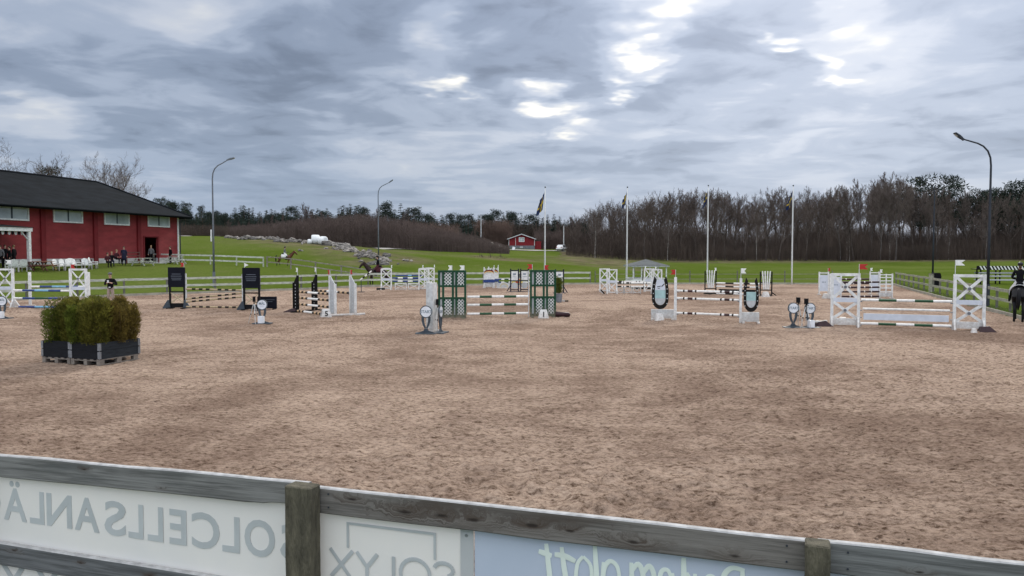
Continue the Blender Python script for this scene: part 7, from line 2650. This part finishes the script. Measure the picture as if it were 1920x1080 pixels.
def horse(label, loc, rz, coat, gait='stand', group=None, pad='cloth_white', headup=1.0):
    """faces +x"""
    t = thing('horse', label, 'horse', loc, rz, group)
    P = {'croup': ((-.70, 0, 1.30), (.27, .29)), 'loin': ((-.30, 0, 1.29), (.27, .29)), 'barrel': ((.08, 0, 1.22), (.30, .32)), 'chest': ((.46, 0, 1.22), (.28, .31)), 'breast': ((.72, 0, 1.24), (.19, .23)),
         'neckb': ((.82, 0, 1.44), (.15, .22)), 'neckm': ((1.02, 0, 1.66 + .05 * headup), (.105, .155)), 'poll': ((1.18, 0, 1.86 + .07 * headup), (.085, .115)), 'cheek': ((1.33, 0, 1.78 + .07 * headup), (.08, .115)), 'nosem': ((1.47, 0, 1.58 + .07 * headup), (.06, .08)), 'muzzle': ((1.54, 0, 1.45 + .07 * headup), (.055, .065))}
    E_ = [('croup', 'loin'), ('loin', 'barrel'), ('barrel', 'chest'), ('chest', 'breast'), ('breast', 'neckb'), ('neckb', 'neckm'), ('neckm', 'poll'), ('poll', 'cheek'), ('cheek', 'nosem'), ('nosem', 'muzzle')]
    reg = {}
    # leg offsets along x for each of the four legs (front l, r, hind l, r)
    off = {'stand': (0, .04, .0, -.08), 'trot': (.26, -.20, -.20, .22), 'walk': (.14, -.14, -.12, .12)}[gait]
    lift = {'stand': (0, 0, 0, 0), 'trot': (.20, 0, .02, .14), 'walk': (.03, 0, 0, .03)}[gait]
    for i, (s, n) in enumerate(((1, 'fl'), (-1, 'fr'))):
        o, l = off[i], lift[i]
        P[n + '0'] = ((.56, s * .15, 1.05), (.13, .11)); P[n + '1'] = ((.56 + o * .25, s * .155, .86), (.085, .08)); P[n + '2'] = ((.58 + o * .9, s * .15, .50 + l * .6), .055); P[n + '3'] = ((.57 + o * (1.0 if not l else .6), s * .15, .17 + l), .042); P[n + '4'] = ((.62 + o * (1.05 if not l else .55), s * .15, .05 + l), .055)
        E_ += [('chest', n + '0'), (n + '0', n + '1'), (n + '1', n + '2'), (n + '2', n + '3'), (n + '3', n + '4')]
        reg[(n + '2', n + '3')] = 1; reg[(n + '3', n + '4')] = 1
    for i, (s, n) in enumerate(((1, 'hl'), (-1, 'hr'))):
        o, l = off[i + 2], lift[i + 2]
        P[n + '0'] = ((-.72, s * .15, 1.12), (.19, .15)); P[n + '1'] = ((-.56 + o * .3, s * .165, .88), (.12, .095)); P[n + '2'] = ((-.84 + o * .7, s * .15, .54 + l * .6), (.06, .05)); P[n + '3'] = ((-.80 + o, s * .15, .17 + l), .043); P[n + '4'] = ((-.74 + o, s * .15, .05 + l), .056)
        E_ += [('croup', n + '0'), (n + '0', n + '1'), (n + '1', n + '2'), (n + '2', n + '3'), (n + '3', n + '4')]
        reg[(n + '2', n + '3')] = 1; reg[(n + '3', n + '4')] = 1
    for s, n in ((1, 'el'), (-1, 'er')):
        P[n] = ((1.16, s * .075, 2.03 + .07 * headup), .018); P[n + 'b'] = ((1.17, s * .06, 1.94 + .07 * headup), .035); E_ += [('poll', n + 'b'), (n + 'b', n)]
    P = {n: (p, r if isinstance(r, tuple) else (r, r)) for n, (p, r) in P.items()}
    # skin radii: x/y of the ring; keep the trunk deep
    link('body', skin_body('body', P, E_, 'barrel', [coat, 'horse_black'], reg), t)
    tl = MB(); tl.tube([(-.93, 0, 1.42), (-1.03, 0, 1.36), (-1.08, 0, 1.1), (-1.07, 0, .8), (-1.05, .01, .55)], [.045, .06, .085, .075, .02], 10)
    part(t, 'tail', tl, MAT['horse_black'], smooth=True)
    mn = MB(); pts = [(.55, 1.52), (.8, 1.70), (1.0, 1.88 + .05 * headup), (1.14, 2.0 + .07 * headup), (1.22, 1.98 + .07 * headup), (1.1, 1.78 + .05 * headup), (.9, 1.58), (.7, 1.44)]
    part(t, 'mane', MB().poly(pts[::-1], -.035, .035), MAT['horse_black'])
    sd = MB(); sd.tube([(-.30, 0, 1.60), (-.18, 0, 1.575), (.02, 0, 1.55), (.16, 0, 1.59)], [.1, .14, .14, .08], 12)
    part(t, 'saddle', sd, MAT['cloth_black'], smooth=True)
    n = 14; pd = MB(); vs = []
    for i in range(n + 1):
        a = PI * (-.06 + 1.12 * i / n)
        for x in (-.36, .24): vs.append((x, .355 * math.cos(a), 1.20 + .365 * math.sin(a)))
        for x in (-.36, .24): vs.append((x, .372 * math.cos(a), 1.20 + .382 * math.sin(a)))
    fs = []
    for i in range(n):
        o = i * 4
        fs += [(o + 2, o + 3, o + 7, o + 6), (o, o + 4, o + 5, o + 1), (o, o + 2, o + 6, o + 4), (o + 1, o + 5, o + 7, o + 3)]
    fs += [(0, 1, 3, 2), (n * 4, n * 4 + 2, n * 4 + 3, n * 4 + 1)]
    part(t, 'saddle_pad', pd.add(vs, fs), MAT[pad], smooth=True)
    br = MB()
    hu = .07 * headup
    for s in (-1, 1): br.tube([(1.44, s * .085, 1.62 + hu), (.85, s * .2, 1.66), (.33, s * .12, 1.80)], .012, 5)
    br.tube([(1.42 + .0, .10 * math.cos(q * PI / 6), 1.66 + hu + .09 * math.sin(q * PI / 6)) for q in range(13)], .012, 5)
    part(t, 'bridle', br, MAT['horse_black'])
    return t


G = 'horses with riders around the arena'
# black horse at the right edge, seen from behind
p = at(1909, 606); rz = R(56)
HS = .93
hh = horse('black horse standing with its hindquarters to the camera beside the rail fence', p + Vector((math.cos(rz), math.sin(rz), 0)) * .75, rz, 'horse_black', 'stand', None, 'cloth_white')
q = p + Vector((math.cos(rz), math.sin(rz), 0)) * .73
rr = rider('person in black jacket, white breeches and helmet riding the black horse', (q.x, q.y, 0), rz, 1.58, fingers=True)
for o in (hh, rr): o.scale = (HS, HS, HS)
p2 = at(1938, 597); rz2 = R(58)
horse('dark horse mostly out of the frame, ahead of the black horse', p2 + Vector((math.cos(rz2), math.sin(rz2), 0)) * .75, rz2, 'horse_dark', 'walk', None, 'cloth_black')
q = p2 + Vector((math.cos(rz2), math.sin(rz2), 0)) * .73
rider('person in dark helmet and jacket riding ahead, cut by the frame', (q.x, q.y, 0), rz2, 1.62)
# bay horse trotting in the paddock
d = 99; x = atx(534, d)
horse('bay horse trotting across the green paddock', (x, d, hz(x, d)), R(4), 'horse_bay', 'trot', None, 'cloth_white', .2)
rider('person in grey top and helmet riding the trotting bay horse', (x, d, hz(x, d)), R(4), 1.60, 'cloth_grey', 'cloth_white')
# dark horse behind the far arched wing
d = 66.5; x = atx(709, d)
z = hz(x, d) - .02
rz = R(197)
horse('dark bay horse walking left behind the far arched wing', (x, d, z), rz, 'horse_dark', 'walk', None, 'cloth_wine', .3)
rider('person in black riding the dark bay horse behind the arched wing', (x, d, z), rz, 1.60, 'cloth_black', 'cloth_wine')

# man walking in the arena behind the planters
p = at(208, 574)
man = person('person in a black jacket, cap and beige trousers standing in the arena behind the planters', p, R(10), 'hands_front', 'cloth_black', 'cloth_khaki', 'cloth_black', cap='cloth_grey', h=1.66, fingers=True)
part(man, 'badge', MB().box(-.045, .04, -.155, -.14, .93, .985), MAT['cloth_white'])
part(man, 'phone', MB().box(-.05, .03, -.36, -.345, 1.2, 1.33), MAT['cloth_white'])

# people in front of the hall; positions in the hall frame (x along the wall from the near corner, y out from it)
def hall_at(px, y):
    """point y metres out from the hall wall, at the picture column px"""
    lo, hi = -2.0, 44.0
    for _ in range(40):
        m = (lo + hi) / 2; w = hall_to_world(m, y)
        if 960 + FPX * w.x / w.y > px: lo = m
        else: hi = m
    w = hall_to_world(lo, y); return Vector((w.x, w.y, hz(w.x, w.y)))


GP = 'people in front of the riding hall'
for px, y, pose, top, legs, lb, kw in (
        (233, 2.6, 'stand', 'cloth_navy', 'cloth_navy', 'person in a long dark blue coat standing by the white benches', dict(coat=True, rz=R(20))),
        (202, 3.2, 'sit', 'cloth_wine', 'cloth_black', 'person in a wine red jacket sitting before the hall wall, leaning left', dict(rz=R(50))),
        (210, 2.7, 'sit', 'cloth_black', 'cloth_navy', 'person in black sitting between two people in wine red', dict(rz=R(30), hair='hair_blond')),
        (219, 2.3, 'sit', 'cloth_wine', 'cloth_black', 'person in a dark wine red coat sitting beside the standing blue coat', dict(rz=R(70), hair='hair_blond', up=.12)),
        (284, .9, 'stand', 'cloth_grey', 'cloth_black', 'person with light hair standing in the dark hall doorway', dict(rz=R(10), hair='hair_blond')),
        (320, 2.2, 'stand', 'cloth_black', 'cloth_black', 'person in black leaning by the white paddock fence at the hall corner', dict(rz=R(-40))),
        (10, 2.0, 'stand', 'cloth_black', 'cloth_black', 'person in black standing under the canopy nearest to the dark doorway', dict(rz=R(60))),
        (19, 2.7, 'stand', 'cloth_black', 'cloth_black', 'person in black standing under the canopy by the back of the white chair', dict(rz=R(-50), coat=True)),
        (27, 2.0, 'stand', 'cloth_black', 'cloth_black', 'person in black with light face under the canopy next to its white post', dict(rz=R(-90), hair='hair_blond')),
        (2, 2.4, 'stand', 'cloth_grey', 'cloth_black', 'person in grey under the canopy at the frame edge', dict(rz=R(0)))):
    w = hall_at(px, y)
    up = kw.pop('up', 0); rz = kw.pop('rz')
    if y < 1.0: w.z = 1.65
    w.z += up
    person(lb, w, rz, pose, top, legs, 'cloth_black', group=GP, **kw)


# ------------------------------------------------------------------ chairs, tables and benches before the hall
def chair(label, loc, rz, wide=.62, sofa=False):
    W = wide
    t = thing('garden_chair', label, 'chair', loc, rz, 'white garden chairs before the hall')
    part(t, 'seat', MB().box(-W / 2, W / 2, -.28, .26, .36, .45), MAT['white'])
    bk = MB(); n = 10; vs = []
    for i in range(n + 1):
        x = -W / 2 + W * i / n; hh = .86 + .13 * math.sin(PI * i / n)
        vs += [(x, .27, .45), (x, .36, hh), (x, .40, hh), (x, .31, .45)]
    fs = []
    for i in range(n):
        o = i * 4
        fs += [(o, o + 4, o + 5, o + 1), (o + 1, o + 5, o + 6, o + 2), (o + 2, o + 6, o + 7, o + 3), (o + 3, o + 7, o + 4, o)]
    fs += [(0, 1, 2, 3), (n * 4 + 3, n * 4 + 2, n * 4 + 1, n * 4)]
    part(t, 'backrest', bk.add(vs, fs), MAT['white'])
    for s in (-1, 1):
        part(t, 'armrest', MB().box(s * (W / 2 + .03) - .03, s * (W / 2 + .03) + .03, -.27, .32, .56, .62), MAT['white'])
        for y in (-.25, .27): part(t, 'leg', MB().box(s * (W / 2 + .03) - .025, s * (W / 2 + .03) + .025, y - .025, y + .025, 0, .56 if y < 0 else .56), MAT['white_dull'])
    return t


for px, y, wd, rz, lb in ((110, 3.0, .62, 12, 'white garden chair standing first in the row, next to the picnic tables'), (122.5, 3.0, .62, 8, 'white garden chair second in the row before the hall'), (139, 2.9, 1.25, 5, 'wide white garden sofa in the row before the hall'),
                          (176, 3.0, .6, 30, 'white garden chair beside the people sitting at the wall, half hidden'), (163, 3.2, .55, -20, 'low white garden chair between the sofa and the seated people'), (22, 4.3, .62, 160, 'white garden chair seen from behind under the canopy'), (38, 4.2, .62, 175, 'white garden chair seen from behind beside the canopy post')):
    w = hall_at(px, y); chair(lb, w, HROT + PI + R(rz), wd)


def picnic(label, loc, rz, mat, L_=1.8):
    t = thing('picnic_table', label, 'table', loc, rz, 'tables and benches before the hall')
    for k in range(4): part(t, 'top_board', MB().box(-L_ / 2, L_ / 2, -.36 + k * .182, -.36 + k * .182 + .17, .70, .74), MAT[mat])
    for s in (-1, 1):
        part(t, 'bench_board', MB().box(-L_ / 2, L_ / 2, s * .7 - .12, s * .7 + .12, .41, .45), MAT[mat])
        for e in (-1, 1): part(t, 'leg', MB().beam((e * (L_ / 2 - .25), s * .72, 0), (e * (L_ / 2 - .25), s * .2, .69), .09, .045, up=(1, 0, 0)), MAT[mat])
    for e in (-1, 1): part(t, 'crossbar', MB().box(e * (L_ / 2 - .25) - .07, e * (L_ / 2 - .25) - .024, -.78, .78, .33, .405), MAT[mat])
    return t


mk('bench_red', (.13, .05, .045), .8, .3, 5); mk('bench_tan', (.3, .17, .1), .8, .3, 5)
for px, y, m, lb in ((62, 3.3, 'bench_red', 'dark reddish picnic table next to the canopy post'), (80, 2.8, 'bench_tan', 'tan wooden picnic table at the first red pilaster'), (157, 2.1, 'bench_red', 'dark reddish table behind the wide white sofa'), (268, 3.6, 'rail_pale', 'pale picnic table in front of the hall door'), (330, 3.4, 'rail_white', 'pale picnic table at the corner of the hall')):
    w = hall_at(px, y); picnic(lb, w, HROT, m)
w = hall_at(250, 1.0)
t = thing('rack', 'dark red wooden saddle rack against the hall wall by the door', 'rack', (w.x, w.y, w.z), HROT)
for z in (.75, 1.05): part(t, 'bar', MB().box(-.9, .9, -.05, .05, z, z + .08), MAT['bench_red'])
for s in (-1, 1): part(t, 'post', MB().box(s * .9 - .05, s * .9 + .05, -.055, .055, 0, 1.2), MAT['bench_red'])


# ------------------------------------------------------------------ cars by the cottage
def car(label, px, d, rz, mat, kind='hatch', yb=None):
    x = atx(px, d); z = hz(x, d) + .1
    t = thing('parked_car', label, 'car', (x, d, z), rz, 'cars parked by the cottage')
    L_, W, H = (4.4, 1.75, 1.5) if kind == 'hatch' else (4.6, 1.8, 1.85)
    hl = L_ / 2
    if kind == 'hatch': prof = [(-hl, .32), (-hl + .03, .78), (-hl + .25, .95), (-hl + .55, 1.38), (-hl + .9, 1.48), (.35, 1.5), (1.15, 1.0), (hl - .2, .86), (hl, .6), (hl, .32)]
    else: prof = [(-hl, .32), (-hl, 1.2), (-hl + .15, 1.8), (.7, 1.85), (1.35, 1.15), (hl - .15, .98), (hl, .65), (hl, .32)]
    b = bmesh.new()
    vs = []
    for y, k in ((-W / 2, 1.0), (W / 2, 1.0)):
        vs.append([b.verts.new((x_, y * (1 if z_ < 1.0 else .84), z_)) for x_, z_ in prof])
    n = len(prof)
    b.faces.new(vs[0]); b.faces.new(vs[1][::-1])
    for i in range(n): b.faces.new((vs[0][i], vs[1][i], vs[1][(i + 1) % n], vs[0][(i + 1) % n]))
    bmesh.ops.recalc_face_normals(b, faces=b.faces[:])
    bmesh.ops.bevel(b, geom=b.edges[:], offset=.05, segments=2, affect='EDGES')
    me = bpy.data.meshes.new('body'); b.to_mesh(me); b.free(); me.materials.append(MAT[mat])
    link('body', me, t)
    w0, w1 = (-hl + .72, .98) if kind == 'hatch' else (-.9, 1.1)
    zt = 1.36 if kind == 'hatch' else 1.68
    for s in (-1, 1):
        y = s * W / 2
        for a, c in ((w0, (w0 + w1) / 2 - .06), ((w0 + w1) / 2 + .04, w1)):
            sh = .36 if c == w1 else 0
            part(t, 'side_window', MB().add([(a, y * 1.005, .98), (c, y * 1.005, .98), (c - sh, y * .87, zt), (a + (.1 if a == w0 else 0), y * .87, zt)], [(0, 1, 2, 3) if s < 0 else (3, 2, 1, 0)]), MAT['glass_dark'])
        for xx in (-hl + .8, hl - .85):
            wh = part(t, 'wheel', MB().tube([(xx, y - s * .2, .32), (xx, y + s * .012, .32)], .32, 16), MAT['rubber'])
            part(wh, 'rim', MB().tube([(xx, y + s * .013, .32), (xx, y + s * .02, .32)], .2, 12), MAT['car_silver'])
        part(t, 'headlight', MB().box(hl - .02, hl + .012, s * .62 - .16, s * .62 + .16, .62, .74), MAT['pale_grey'])
        part(t, 'tail_light', MB().box(-hl - .012, -hl + .06, s * .68 - .12, s * .68 + .12, .75, .95), MAT['pole_red'])
    return t


car('white estate car parked before the dark scrub left of the cottage', 933, 203, R(-25), 'car_white')
car('dark teal car parked behind the white estate car', 917, 209, R(-20), 'car_teal', 'van')
car('black car parked by the thin utility pole', 899, 206, R(180), 'car_dark')
car('small silver white car standing alone on the gravel track', 875, 204, R(70), 'car_silver', 'van')
car('white car half hidden in the scrub right of the cottage', 1055, 209, R(60), 'car_white')
d = 196; x = atx(838, d)
sc = MB(); rng = random.Random(3)
for k in range(14): sc.ball((rng.uniform(-1.6, 1.6), rng.uniform(-.6, .6), rng.uniform(.3, 1.1)), rng.uniform(.3, .6), 8, 5, jit=.25, rng=rng)
tag(link('bush', sc.mesh('bush', MAT['stone_wall']), None, (x, d, hz(x, d))), 'grey rounded scrub at the end of the gravel track', 'bush')
w = atx(962, 208)
b = MB().beam((0, 0, 0), (.25, .1, .8), .7, .5)
tag(link('sack', b.mesh('sack', MAT['bale']), None, (w, 208, hz(w, 208))), 'white sack standing below the corner of the cottage', 'sack')

bpy.context.view_layer.update()
